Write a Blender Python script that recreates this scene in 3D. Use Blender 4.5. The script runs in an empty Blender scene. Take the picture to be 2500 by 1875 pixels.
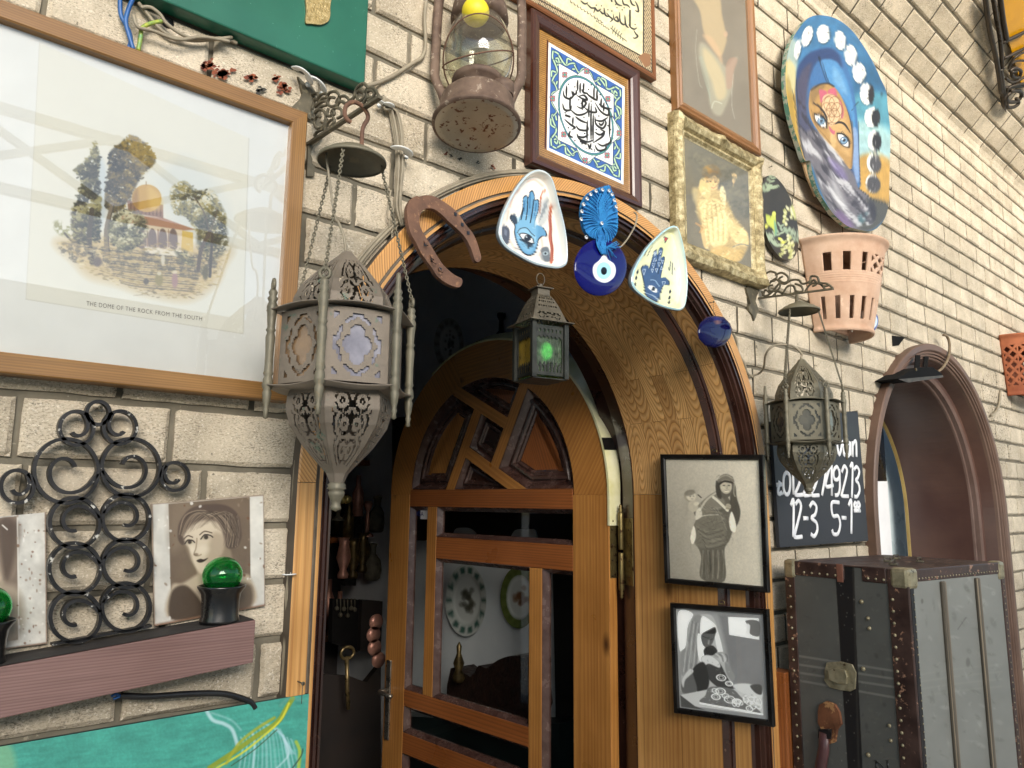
import bpy, math, random
import numpy as np
from mathutils import Vector, Matrix
random.seed(7); rng = np.random.default_rng(7)
SC = bpy.context.scene
# ------------------------------------------------------------------ camera
F, DIST, ZC = 1800.0, 1.2, 1.5            # focal length in px of the 2500 px wide photo; camera 1.2 m from the wall
_y, _p, _r = [math.radians(a) for a in (40.79, 9.11, 0.56)]
FWD = np.array([math.sin(_y)*math.cos(_p), math.cos(_y)*math.cos(_p), math.sin(_p)])
_r0 = np.array([math.cos(_y), -math.sin(_y), 0]); _u0 = np.cross(_r0, FWD)
RGT = math.cos(_r)*_r0 + math.sin(_r)*_u0; UPV = -math.sin(_r)*_r0 + math.cos(_r)*_u0
cam = bpy.data.objects.new('camera', bpy.data.cameras.new('camera')); SC.collection.objects.link(cam)
cam.matrix_world = Matrix(((RGT[0], UPV[0], -FWD[0], 0), (RGT[1], UPV[1], -FWD[1], -DIST), (RGT[2], UPV[2], -FWD[2], ZC), (0, 0, 0, 1)))
cam.data.sensor_width = 36; cam.data.lens = 36*F/2500; cam.data.clip_start = 0.02; cam.data.clip_end = 500
SC.camera = cam
# ------------------------------------------------------------------ sky, sun, exposure
SUN_EL, SUN_AZ = 16, -158                # azimuth of the sun seen from the scene, degrees from +Y clockwise
w = bpy.data.worlds.new('World'); SC.world = w; w.use_nodes = True
sky = w.node_tree.nodes.new('ShaderNodeTexSky'); sky.sky_type = 'NISHITA'; sky.sun_disc = False
sky.sun_elevation = math.radians(SUN_EL); sky.sun_rotation = math.radians(SUN_AZ)
bg = w.node_tree.nodes['Background']; bg.inputs[1].default_value = 0.15
w.node_tree.links.new(sky.outputs[0], bg.inputs[0])
sl = bpy.data.lights.new('sun', 'SUN'); sl.energy = 2.6; sl.angle = math.radians(34); sl.color = (1, 0.95, 0.88)
so = bpy.data.objects.new('sun', sl); SC.collection.objects.link(so)
_a, _e = math.radians(SUN_AZ), math.radians(SUN_EL)
_sd = Vector((math.sin(_a)*math.cos(_e), math.cos(_a)*math.cos(_e), math.sin(_e)))
so.rotation_euler = _sd.to_track_quat('Z', 'Y').to_euler(); so.location = (0, -6, 6)
vs = SC.view_settings; vs.view_transform = 'Standard'; vs.look = 'None'; vs.exposure = 1.18; vs.gamma = 1; vs.use_curve_mapping = False
# ------------------------------------------------------------------ measuring: photo pixel -> point on a plane
CAM = np.array([0, -DIST, ZC])
def ray(u, v): return (u-1250)/F*RGT - (v-937.5)/F*UPV + FWD
def at(u, v, Y=0.0):
    d = ray(u, v); d = d*((DIST+Y)/d[1]); return Vector((d[0], Y, d[2]+ZC))
def atp(u, v, P0, n):
    d = ray(u, v); n = np.array(n); k = ((np.array(P0)-CAM)@n)/(d@n); return Vector(CAM + k*d)
def K(ox, oy, s):                          # crop coordinates -> photo pixels
    def g(*p):
        if len(p) == 2 and not hasattr(p[0], '__len__'): return (ox+p[0]/s, oy+p[1]/s)
        q = p[0] if len(p) == 1 else p
        if not hasattr(q[0], '__len__'): return (ox+q[0]/s, oy+q[1]/s)
        return [(ox+a[0]/s, oy+a[1]/s) for a in q]
    return g
# ------------------------------------------------------------------ scene objects
def tag(o, label, cat, group=None, kind=None):
    if label: o['label'] = label
    if cat: o['category'] = cat
    if group: o['group'] = group
    if kind: o['kind'] = kind
    return o
def thing(name, loc, label, cat, group=None):
    o = bpy.data.objects.new(name, None); SC.collection.objects.link(o); o.location = loc; o.empty_display_size = .05
    return tag(o, label, cat, group)
def origin(p):
    v = Vector((0, 0, 0))
    while p is not None: v = v + p.location; p = p.parent
    return v
class MB:
    def __init__(s): s.v = []; s.f = []; s.uv = []; s.sm = []; s.col = None
    def add(s, vs, fs, uvs=None, smooth=False):
        b = len(s.v); s.v += [tuple(p) for p in vs]
        for i, f in enumerate(fs):
            s.f.append([b+k for k in f]); s.sm.append(smooth)
            s.uv.append(uvs[i] if uvs else [(0, 0)]*len(f))
        return s
    def box(s, c, d, R=None, seed=None):
        c = Vector(c); h = Vector(d)/2; R = R or Matrix.Identity(3)
        P = [Vector((x, y, z)) for x in (-1, 1) for y in (-1, 1) for z in (-1, 1)]
        vs = [c + R @ Vector((p.x*h.x, p.y*h.y, p.z*h.z)) for p in P]
        fs = [(0, 1, 3, 2), (4, 6, 7, 5), (0, 4, 5, 1), (2, 3, 7, 6), (0, 2, 6, 4), (1, 5, 7, 3)]
        g = max(range(3), key=lambda i: d[i]); o = [i for i in range(3) if i != g]; sd = random.random()*9 if seed is None else seed
        uvs = []
        for f in fs:
            uvs.append([(P[k][g]*h[g]+sd*3, P[k][o[0]]*h[o[0]]+P[k][o[1]]*h[o[1]]*1.3+sd) for k in f])
        return s.add(vs, fs, uvs)
    def bar(s, a, b, w, t, up=(0, 0, 1)):
        a, b = Vector(a), Vector(b); x = (b-a).normalized(); z = Vector(up); z = (z-x*z.dot(x)).normalized(); y = z.cross(x)
        return s.box((a+b)/2, ((b-a).length, w, t), Matrix((x, y, z)).transposed())
    def tube(s, pts, r, n=8, closed=False, flat=1.0, up=None):
        P = [Vector(p) for p in pts]; m = len(P); R = list(r) if hasattr(r, '__len__') else [r]*m
        T = []
        for i in range(m):
            a = P[(i-1) % m] if (closed or i > 0) else P[i]; b = P[(i+1) % m] if (closed or i < m-1) else P[i]
            t = b-a; T.append(t.normalized() if t.length > 1e-9 else Vector((0, 0, 1)))
        nrm = Vector(up) if up else (Vector((0, 0, 1)) if abs(T[0].z) < .9 else Vector((1, 0, 0)))
        vs = []; L = 0; us = []
        for i in range(m):
            if up: nrm = Vector(up)
            nrm = nrm - T[i]*nrm.dot(T[i]); nrm.normalize(); bi = T[i].cross(nrm)
            if i: L += (P[i]-P[i-1]).length
            us.append(L)
            for k in range(n):
                a = 2*math.pi*k/n; vs.append(P[i] + nrm*(math.cos(a)*R[i]*flat) + bi*(math.sin(a)*R[i]))
        fs = []; uvs = []
        for i in range(m if closed else m-1):
            j = (i+1) % m
            for k in range(n):
                l = (k+1) % n; fs.append((i*n+k, i*n+l, j*n+l, j*n+k))
                uvs.append([(us[i], k/n*.05), (us[i], (k+1)/n*.05), (us[j], (k+1)/n*.05), (us[j], k/n*.05)])
        if not closed:
            fs += [tuple(range(n-1, -1, -1)), tuple((m-1)*n+k for k in range(n))]; uvs += [[(0, 0)]*n, [(0, 0)]*n]
        return s.add(vs, fs, uvs, smooth=True)
    def lathe(s, prof, n=24, c=(0, 0, 0), R=None, cap=True, phase=0.0, smooth=True, arc=None):
        c = Vector(c); R = R or Matrix.Identity(3); m = len(prof); vs = []
        for r, z in prof:
            for k in range(n):
                a = 2*math.pi*k/n+phase; vs.append(c + R @ Vector((r*math.cos(a), r*math.sin(a), z)))
        fs = []
        for i in range(m-1):
            for k in range(n):
                l = (k+1) % n; fs.append((i*n+k, i*n+l, (i+1)*n+l, (i+1)*n+k))
        if cap and prof[0][0] > 1e-6: fs.append(tuple(range(n-1, -1, -1)))
        if cap and prof[-1][0] > 1e-6: fs.append(tuple((m-1)*n+k for k in range(n)))
        return s.add(vs, fs, None, smooth)
    def prism(s, pts, off, uvs=False):
        """pts: 3D outline of the front face; off: vector to the back face"""
        P = [Vector(p) for p in pts]; n = len(P); off = Vector(off)
        area = Vector((0, 0, 0))
        for i in range(n): area += P[i].cross(P[(i+1) % n])
        f = list(range(n)) if area.dot(off) < 0 else list(range(n-1, -1, -1))
        e = 1 if area.dot(off) < 0 else -1
        vs = P + [p+off for p in P]
        fs = [tuple(f), tuple(n+k for k in reversed(f))]
        for i in range(n):
            j = (i+1) % n; fs.append((i, n+i, n+j, j) if e == 1 else (i, j, n+j, n+i))
        us = [[(vs[k][2], vs[k][0]+vs[k][1]) for k in q] for q in fs]
        return s.add(vs, fs, us)
    def grid(s, G, uv=None, smooth=True, keep=None):
        """G: array (h,w,3)"""
        h, w_ = len(G), len(G[0]); vs = [tuple(p) for row in G for p in row]; fs = []; us = []
        for i in range(h-1):
            for j in range(w_-1):
                if keep is not None and not keep[i][j]: continue
                fs.append((i*w_+j, (i+1)*w_+j, (i+1)*w_+j+1, i*w_+j+1))
                if uv is not None: us.append([uv[a][b] for a, b in ((i, j), (i+1, j), (i+1, j+1), (i, j+1))])
        return s.add(vs, fs, us if uv is not None else None, smooth)
    def build(s, name, m, parent=None, bevel=0, solid=0, sub=0, at0=None):
        o0 = origin(parent) if parent is not None else Vector(at0 or (0, 0, 0))
        me = bpy.data.meshes.new(name); me.from_pydata([(p[0]-o0.x, p[1]-o0.y, p[2]-o0.z) for p in s.v], [], s.f)
        uvl = me.uv_layers.new(name='UVMap'); flat = np.array([c for f in s.uv for p in f for c in p], dtype=np.float32)
        if len(flat) == 2*len(uvl.data): uvl.data.foreach_set('uv', flat)
        me.polygons.foreach_set('use_smooth', s.sm)
        if s.col is not None:
            ca = me.color_attributes.new('Col', 'FLOAT_COLOR', 'POINT'); ca.data.foreach_set('color', np.asarray(s.col, dtype=np.float32).ravel())
        me.materials.append(m); me.update()
        o = bpy.data.objects.new(name, me); SC.collection.objects.link(o)
        if parent is not None: o.parent = parent
        else: o.location = o0
        if solid: md = o.modifiers.new('Solidify', 'SOLIDIFY'); md.thickness = solid; md.offset = 0
        if bevel: md = o.modifiers.new('Bevel', 'BEVEL'); md.width = bevel; md.segments = 2; md.limit_method = 'ANGLE'; md.angle_limit = .6
        if sub: md = o.modifiers.new('Subsurf', 'SUBSURF'); md.levels = md.render_levels = sub
        return o
def dup(o, loc=None, parent=None):
    c = o.copy(); SC.collection.objects.link(c)
    if parent is not None: c.parent = parent
    if loc is not None: c.location = loc
    for ch in [x for x in SC.objects if x.parent == o]: dup(ch, None, c)
    return c
def smooth_path(P, n=8, closed=False):
    P = [Vector((*p, 0)) if len(p) == 2 else Vector(p) for p in P]; m = len(P); out = []
    for i in range(m if closed else m-1):
        if closed: a, b, c, d = P[(i-1) % m], P[i], P[(i+1) % m], P[(i+2) % m]
        else: a, b, c, d = P[max(i-1, 0)], P[i], P[i+1], P[min(i+2, m-1)]
        for k in range(n):
            t = k/n; out.append(.5*((2*b)+(c-a)*t+(2*a-5*b+4*c-d)*t*t+(3*b-3*c+d-a)*t**3))
    if not closed: out.append(P[-1])
    return out
# ------------------------------------------------------------------ materials
def lin(c):
    if isinstance(c, str): c = tuple(int(c[i:i+2], 16)/255 for i in (0, 2, 4))
    return tuple(((x+.055)/1.055)**2.4 if x > .04045 else x/12.92 for x in c[:3])+(1,)
class N:
    def __init__(s, name):
        s.m = bpy.data.materials.new(name); s.m.use_nodes = True; s.t = s.m.node_tree; s.b = s.t.nodes['Principled BSDF']
    def n(s, ty, **kw):
        x = s.t.nodes.new('ShaderNode'+ty)
        for k, v in kw.items():
            if k in x.inputs: x.inputs[k].default_value = v
            else: setattr(x, k, v)
        return x
    def l(s, a, b): s.t.links.new(a, b)
    def coord(s, kind='Object', scale=(1, 1, 1), loc=(0, 0, 0), rot=(0, 0, 0)):
        c = s.n('TexCoord'); m = s.n('Mapping'); m.inputs['Scale'].default_value = scale; m.inputs['Location'].default_value = loc; m.inputs['Rotation'].default_value = rot
        s.l(c.outputs[kind], m.inputs[0]); return m.outputs[0]
    def noise(s, vec, scale, detail=4, rough=.55, dist=0):
        x = s.n('TexNoise', Scale=scale, Detail=detail, Roughness=rough, Distortion=dist); s.l(vec, x.inputs['Vector']); return x.outputs['Fac']
    def ramp(s, fac, stops, interp='LINEAR'):
        x = s.n('ValToRGB'); x.color_ramp.interpolation = interp; e = x.color_ramp.elements
        while len(e) < len(stops): e.new(.5)
        for i, (p, c) in enumerate(stops): e[i].position = p; e[i].color = c if len(c) == 4 else (*c, 1)
        s.l(fac, x.inputs[0]); return x.outputs[0]
    def mix(s, fac, a, b, mode='MIX'):
        x = s.n('Mix', data_type='RGBA', blend_type=mode)
        for i, v in ((0, fac), (6, a), (7, b)):
            if hasattr(v, 'links'): s.l(v, x.inputs[i])
            else: x.inputs[i].default_value = v
        return x.outputs[2]
    def math(s, op, a, b=0.0, clamp=False):
        x = s.n('Math', operation=op, use_clamp=clamp)
        for i, v in ((0, a), (1, b)):
            if hasattr(v, 'links'): s.l(v, x.inputs[i])
            else: x.inputs[i].default_value = v
        return x.outputs[0]
    def bump(s, h, strength=.3, dist=.002, prev=None):
        x = s.n('Bump', Strength=strength, Distance=dist); s.l(h, x.inputs['Height'])
        if prev: s.l(prev, x.inputs['Normal'])
        return x.outputs[0]
    def out(s, base=None, rough=None, normal=None, metal=None, **kw):
        for k, v in (('Base Color', base), ('Roughness', rough), ('Normal', normal), ('Metallic', metal)):
            if v is None: continue
            if hasattr(v, 'links'): s.l(v, s.b.inputs[k])
            else: s.b.inputs[k].default_value = v
        for k, v in kw.items(): s.b.inputs[k.replace('_', ' ')].default_value = v
        return s.m
def surf(name, c1, c2, scale=8, rough=.5, metal=0, bump=.2, bs=None, bd=.001, spot=None, spot_scale=30, spot_th=.62, fine=None, **kw):
    """two-tone noisy surface with optional spots (rust, dust, chips)"""
    g = N(name); v = g.coord(); a = g.noise(v, scale, 6, .6)
    col = g.ramp(a, [(.35, lin(c1)), (.65, lin(c2))])
    if spot:
        b = g.noise(v, spot_scale, 5, .65); k = g.ramp(b, [(spot_th, (0, 0, 0)), (spot_th+.04, (1, 1, 1))]); col = g.mix(k, col, lin(spot))
    h = g.noise(v, bs or scale*12, 5, .6); nr = g.bump(h, bump, bd)
    r = g.ramp(a, [(.3, (max(rough-.1, .02),)*3), (.7, (min(rough+.12, 1),)*3)])
    return g.out(col, r, nr, metal, **kw)
def wood(name, c1, c2, rings=60, dist=3.0, rough=.4, knots=True, stretch=.12, bump=.25, coat=.25, cdark=None, seg=None, ang=0.0, soft=.45, cath=False):
    """wood grain running along UV.x (metres); seg=(length,width) breaks it into laminated blocks"""
    g = N(name); c = g.n('TexCoord'); sp = g.n('SeparateXYZ'); g.l(c.outputs['UV'], sp.inputs[0]); U, V = sp.outputs[0], sp.outputs[1]
    tint = None
    if seg:
        br = g.n('TexBrick', offset=.37, **{'Scale': 1.0, 'Mortar Size': .0006, 'Mortar Smooth': .3, 'Brick Width': seg[0], 'Row Height': seg[1], 'Bias': 0.0})
        br.inputs['Color1'].default_value = (0, 0, 0, 1); br.inputs['Color2'].default_value = (1, 1, 1, 1); br.inputs['Mortar'].default_value = (.5, .5, .5, 1)
        g.l(c.outputs['UV'], br.inputs['Vector']); tint = br.outputs['Color']; seam = br.outputs['Fac']
        V = g.math('ADD', V, g.math('MULTIPLY', tint, 7.3)); U = g.math('ADD', U, g.math('MULTIPLY', tint, 3.1))
    if ang:
        ca, sa = math.cos(ang), math.sin(ang); U2 = g.math('ADD', g.math('MULTIPLY', U, ca), g.math('MULTIPLY', V, sa)); V = g.math('SUBTRACT', g.math('MULTIPLY', V, ca), g.math('MULTIPLY', U, sa)); U = U2
    cb = g.n('CombineXYZ'); g.l(g.math('MULTIPLY', U, stretch), cb.inputs[0]); g.l(V, cb.inputs[1])
    wv = g.n('TexWave', wave_type='BANDS', bands_direction='Y', wave_profile='SAW', **{'Scale': rings*.314, 'Distortion': dist, 'Detail': 2.0, 'Detail Scale': .35, 'Detail Roughness': .4}); g.l(cb.outputs[0], wv.inputs[0]) if not cath else None
    if cath:   # rings of cut growth round a different heart in every block
        U0, V0 = sp.outputs[0], sp.outputs[1]; wv.wave_type = 'RINGS'; wv.rings_direction = 'Z'
        uu = g.math('MULTIPLY', g.math('SUBTRACT', g.math('FRACT', g.math('DIVIDE', U0, seg[0])), .5), seg[0]*.20); uu = g.math('ADD', uu, g.math('MULTIPLY', g.math('SUBTRACT', g.math('FRACT', g.math('MULTIPLY', tint, 7.7)), .5), .07))
        vv = g.math('MULTIPLY', g.math('SUBTRACT', g.math('FRACT', g.math('DIVIDE', V0, seg[1])), .5), seg[1]); vv = g.math('ADD', vv, g.math('MULTIPLY', g.math('SUBTRACT', g.math('FRACT', g.math('MULTIPLY', tint, 13.1)), .5), .06))
        c9 = g.n('CombineXYZ'); g.l(uu, c9.inputs[0]); g.l(vv, c9.inputs[1]); g.l(c9.outputs[0], wv.inputs[0])
    ct = g.n('CombineXYZ'); g.l(g.math('MULTIPLY', U, .9), ct.inputs[0]); g.l(g.math('MULTIPLY', V, 9), ct.inputs[1]); tone = g.noise(ct.outputs[0], 1.0, 4, .6)
    col = g.ramp(wv.outputs['Fac'], [(0, lin(c1)), (.55, lin(c2)), (.92, lin(cdark or c2)), (1, lin(c1))]); col = g.mix(soft, col, g.ramp(tone, [(.3, lin(c1)), (.7, lin(c2))]))
    cb2 = g.n('CombineXYZ'); g.l(g.math('MULTIPLY', U, 6), cb2.inputs[0]); g.l(g.math('MULTIPLY', V, 260), cb2.inputs[1])
    fib = g.noise(cb2.outputs[0], 1.0, 3, .6); col = g.mix(.35, col, g.ramp(fib, [(.3, (.45, .42, .4)), (.7, (1.25, 1.25, 1.25))]), 'MULTIPLY')
    big = g.noise(c.outputs['UV'], 5, 3, .5); col = g.mix(.5, col, g.ramp(big, [(.3, (.72, .66, .6)), (.7, (1.15, 1.15, 1.15))]), 'MULTIPLY')
    if seg:
        col = g.mix(.55, col, g.ramp(tint, [(0, (.68, .6, .52)), (1, (1.22, 1.25, 1.25))]), 'MULTIPLY'); col = g.mix(seam, col, lin('4a2c14'))
    if knots:
        cb3 = g.n('CombineXYZ'); g.l(g.math('MULTIPLY', U, 2.6), cb3.inputs[0]); g.l(g.math('MULTIPLY', V, 5.5), cb3.inputs[1])
        vo = g.n('TexVoronoi', Scale=1.0); g.l(cb3.outputs[0], vo.inputs[0]); k = g.ramp(vo.outputs['Distance'], [(.035, (1, 1, 1)), (.075, (.45, .45, .45)), (.12, (0, 0, 0))]); col = g.mix(k, col, lin('3c1c0c'))
    nr = g.bump(wv.outputs['Fac'], bump*.5, .0008); nr = g.bump(fib, bump, .0006, nr)
    rr = g.ramp(big, [(.3, (rough-.1,)*3), (.7, (rough+.15,)*3)])
    return g.out(col, rr, nr, 0, Coat_Weight=coat, Coat_Roughness=.25)
def paintmat(name='painted_surface', rough=.5, bump=.1, bscale=120, coat=0.0, metal=0.0, alpha=False):
    g = N(name); a = g.n('VertexColor', layer_name='Col'); v = g.coord(); nr = g.bump(g.noise(v, bscale, 4, .6), bump, .001)
    g.out(a.outputs[0], rough, nr, metal, Coat_Weight=coat, Coat_Roughness=.08); return g.m
def glassmat(name, tint=(1, 1, 1), rough=.0, spec=.5, dust=0.0):
    """thin sheet glass: clear transmission plus a mirror reflection"""
    g = N(name); g.t.nodes.remove(g.b); tr = g.n('BsdfTransparent'); tr.inputs[0].default_value = (*tint, 1)
    gl = g.n('BsdfGlossy'); gl.inputs['Roughness'].default_value = rough; fr = g.n('Fresnel'); geo = g.n('NewGeometry'); g.l(g.math('SUBTRACT', 1.5, g.math('MULTIPLY', geo.outputs['Backfacing'], .83333)), fr.inputs['IOR']); mx = g.n('MixShader')
    k = g.math('MULTIPLY', fr.outputs[0], spec*2); g.l(k, mx.inputs[0]); g.l(tr.outputs[0], mx.inputs[1]); g.l(gl.outputs[0], mx.inputs[2]); last = mx
    if dust:
        d = g.n('BsdfDiffuse'); d.inputs[0].default_value = (.62, .55, .45, 1); m2 = g.n('MixShader'); nz = g.noise(g.coord(), 30, 6, .7)
        g.l(g.math('MULTIPLY', nz, dust), m2.inputs[0]); g.l(last.outputs[0], m2.inputs[1]); g.l(d.outputs[0], m2.inputs[2]); last = m2
    g.l(last.outputs[0], g.t.nodes['Material Output'].inputs[0]); return g.m
# ------------------------------------------------------------------ painting (vertex colours on a fine grid)
class Canvas:
    """a picture painted in photo-pixel coordinates; sc = samples per pixel"""
    def __init__(s, u0, v0, u1, v1, sc=.6, bg='808080'):
        s.u0, s.v0, s.sc = u0, v0, sc; s.W = int((u1-u0)*sc)+2; s.H = int((v1-v0)*sc)+2
        s.a = np.empty((s.H, s.W, 3)); s.a[:] = s.c(bg)[:3]; s.g = None
        s.X, s.Y = np.meshgrid(u0+np.arange(s.W)/sc, v0+np.arange(s.H)/sc)
    def c(s, c):
        if isinstance(c, str): return np.array([int(c[i:i+2], 16)/255 for i in (0, 2, 4)])
        return np.array(c, float)
    def use(s, g): s.g = g; s.k = 1/(g(1, 0)[0]-g(0, 0)[0]); return s
    def P(s, pts): return np.array([s.g(p[0], p[1]) for p in pts]) if s.g else np.array(pts, float)
    def L(s, d): return d/s.k if s.g else d
    def blend(s, A, c, sl=None):
        c = s.c(c); A = A[..., None]
        if sl is None: s.a = s.a*(1-A)+c*A
        else: s.a[sl] = s.a[sl]*(1-A)+c*A
    def win(s, x0, y0, x1, y1):
        i0 = max(int((y0-s.v0)*s.sc)-1, 0); i1 = min(int((y1-s.v0)*s.sc)+3, s.H); j0 = max(int((x0-s.u0)*s.sc)-1, 0); j1 = min(int((x1-s.u0)*s.sc)+3, s.W)
        return (slice(i0, max(i1, i0)), slice(j0, max(j1, j0)))
    def sd(s, P, closed, X, Y):
        d = np.full(X.shape, 1e9); ins = np.zeros(X.shape, bool); n = len(P)
        for i in range(n if closed else n-1):
            ax, ay = P[i]; bx, by = P[(i+1) % n]; ex, ey = bx-ax, by-ay; l2 = ex*ex+ey*ey+1e-12
            t = np.clip(((X-ax)*ex+(Y-ay)*ey)/l2, 0, 1); d = np.minimum(d, (X-ax-t*ex)**2+(Y-ay-t*ey)**2)
            if closed and ay != by and True:
                c = ((ay > Y) != (by > Y)) & (X < (bx-ax)*(Y-ay)/(by-ay)+ax); ins ^= c
        d = np.sqrt(d); return np.where(ins, -d, d)
    def poly(s, pts, c, a=1.0, soft=1.0, curve=False, tex=None):
        if curve: pts = [(q.x, q.y) for q in smooth_path(pts, 6, True)]
        P = s.P(pts); soft = max(s.L(soft), .6/s.sc); m = soft+1
        sl = s.win(P[:, 0].min()-m, P[:, 1].min()-m, P[:, 0].max()+m, P[:, 1].max()+m)
        X, Y = s.X[sl], s.Y[sl]
        if X.size == 0: return s
        A = np.clip(.5-s.sd(P, True, X, Y)/soft, 0, 1)*a
        if tex is not None: A = A*tex(X, Y)
        s.blend(A, c, sl); return s
    def line(s, pts, wd, c, a=1.0, soft=.8, curve=True, taper=False):
        if curve and len(pts) > 2: pts = [(q.x, q.y) for q in smooth_path(pts, 5)]
        P = s.P(pts); wd = s.L(wd); soft = max(s.L(soft), .7/s.sc); m = wd+soft+1
        sl = s.win(P[:, 0].min()-m, P[:, 1].min()-m, P[:, 0].max()+m, P[:, 1].max()+m)
        X, Y = s.X[sl], s.Y[sl]
        if X.size == 0: return s
        if taper:
            n = len(P); D = np.full(X.shape, 1e9)
            for i in range(n-1):
                t = (i+.5)/(n-1); ww = wd/2*(math.sin(math.pi*min(max(t, .04), .96))**.6); D = np.minimum(D, s.sd(P[i:i+2], False, X, Y)-ww)
        else: D = s.sd(P, False, X, Y)-wd/2
        s.blend(np.clip(.5-D/soft, 0, 1)*a, c, sl); return s
    def ell(s, x, y, rx, ry, c, a=1.0, rot=0, soft=1.0, ring=None):
        (x, y), = s.P([(x, y)]); rx, ry = s.L(rx), s.L(ry); m = max(rx, ry)*(1.6)+4; sl = s.win(x-m, y-m, x+m, y+m); X, Y = s.X[sl]-x, s.Y[sl]-y
        if X.size == 0: return s
        t = math.radians(rot); u = X*math.cos(t)+Y*math.sin(t); v = -X*math.sin(t)+Y*math.cos(t)
        q = np.sqrt((u/rx)**2+(v/ry)**2); mr = min(rx, ry); D = (q-1)*mr
        if ring: D = np.abs(D)-s.L(ring)/2
        s.blend(np.clip(.5-D/max(s.L(soft), .6/s.sc), 0, 1)*a, c, sl); return s
    def dabs(s, pts, n, size, cols, a=.8, asp=.5, rot=None, light=(-.5, -.8), seed=3):
        """many small brush dabs inside an outline, lighter towards the light side of each clump"""
        r = np.random.default_rng(seed); P = s.P(pts); x0, y0 = P.min(0); x1, y1 = P.max(0); X = r.uniform(x0, x1, n*3); Y = r.uniform(y0, y1, n*3); D = s.sd(P, True, X, Y); k = (D < s.L(size)*r.uniform(-.6, 1.2, n*3)); X, Y = X[k][:n], Y[k][:n]
        cx, cy = r.uniform(x0, x1, 14), r.uniform(y0, y1, 14); g0, s.g = s.g, None
        for x, y in zip(X, Y):
            j = np.argmin((cx-x)**2+(cy-y)**2); R = max((x1-x0)*.16, 1); t = ((x-cx[j])*light[0]+(y-cy[j])*light[1])/R+r.normal(0, .35)
            c = cols[int(np.clip((t*.5+.5)*len(cols), 0, len(cols)-1))]; sz = size/(s.k)*r.uniform(.5, 1.25); s.ell(x, y, sz, sz*asp, c, a, (rot if rot is not None else 0)+r.uniform(-60, 60) if rot is None else rot+r.uniform(-14, 14), .8)
        s.g = g0; return s
    def noise(s, scale, seed=0, octv=4, ax=1.0, ay=1.0, rot=0):
        """value noise field in 0..1; scale in photo px"""
        r = np.random.default_rng(seed); out = np.zeros(s.X.shape); amp = 1; tot = 0
        t = math.radians(rot); U = (s.X*math.cos(t)+s.Y*math.sin(t))/ax; V = (-s.X*math.sin(t)+s.Y*math.cos(t))/ay
        U = U-U.min(); V = V-V.min()
        for o in range(octv):
            x = U/scale*2**o; y = V/scale*2**o; G = r.random((int(y.max())+3, int(x.max())+3)); i = y.astype(int); j = x.astype(int); fx = x-j; fy = y-i
            fx = fx*fx*(3-2*fx); fy = fy*fy*(3-2*fy)
            out += amp*((G[i, j]*(1-fx)+G[i, j+1]*fx)*(1-fy)+(G[i+1, j]*(1-fx)+G[i+1, j+1]*fx)*fy); tot += amp; amp *= .55
        return out/tot
    def mottle(s, amt, scale=20, seed=1, **k):
        s.a = s.a*(1+(s.noise(scale, seed, **k)-.5)[..., None]*2*amt); return s
    def sample(s, U, V):
        x = np.clip((U-s.u0)*s.sc, 0, s.W-1.001); y = np.clip((V-s.v0)*s.sc, 0, s.H-1.001); j = x.astype(int); i = y.astype(int); fx = (x-j)[..., None]; fy = (y-i)[..., None]
        return (s.a[i, j]*(1-fx)+s.a[i, j+1]*fx)*(1-fy)+(s.a[i+1, j]*(1-fx)+s.a[i+1, j+1]*fx)*fy
def tolin(a):
    a = np.clip(a, 0, 1); return np.where(a > .04045, ((a+.055)/1.055)**2.4, a/12.92)
def rgba(a, gain=1.0):
    a = tolin(a.reshape(-1, 3))*gain; return np.c_[a, np.ones(len(a))]
def mapY(Y): return lambda U, V: np.array([at(u, v, Y) for u, v in zip(U.ravel(), V.ravel())]).reshape(U.shape+(3,))
def plane_map(P0, n):
    P0 = np.array(P0, float); n = np.array(n, float)
    def f(U, V):
        d = (U[..., None]-1250)/F*RGT-(V[..., None]-937.5)/F*UPV+FWD; k = ((P0-CAM)@n)/(d@n); return CAM+k[..., None]*d
    return f
def quad_paint(cv, quad, fmap, gain=1.0, inset=0):
    """grid mesh over a traced quad (TL,TR,BR,BL in photo px) coloured from the canvas"""
    q = np.array(quad, float); w_ = max(np.hypot(*(q[1]-q[0])), np.hypot(*(q[2]-q[3]))); h = max(np.hypot(*(q[3]-q[0])), np.hypot(*(q[2]-q[1])))
    nw, nh = int(w_*cv.sc)+2, int(h*cv.sc)+2; S, T = np.meshgrid(np.linspace(0, 1, nw), np.linspace(0, 1, nh)); S = S[..., None]; T = T[..., None]
    UV = (q[0]*(1-S)+q[1]*S)*(1-T)+(q[3]*(1-S)+q[2]*S)*T; U, V = UV[..., 0], UV[..., 1]
    m = MB(); m.grid(fmap(U, V)); m.col = rgba(cv.sample(U, V), gain); return m
def fan_paint(cv, outline, fmap, gain=1.0, nr=None, dome=None):
    """polar grid over a star-shaped traced outline; dome(t)->offset along -Y at radius fraction t"""
    P = np.array(outline, float); c = P.mean(0); R = np.abs(P-c).max(); nr = nr or int(R*cv.sc)+2; t = np.linspace(0, 1, nr)[:, None, None]
    UV = c+(np.r_[P, P[:1]]-c)[None]*t; U, V = UV[..., 0], UV[..., 1]; G = fmap(U, V)
    if dome is not None: G = G+np.array([0, -1, 0])*np.array([dome(x) for x in np.linspace(0, 1, nr)])[:, None, None]
    m = MB(); m.grid(G); m.col = rgba(cv.sample(U, V), gain); return m
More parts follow.
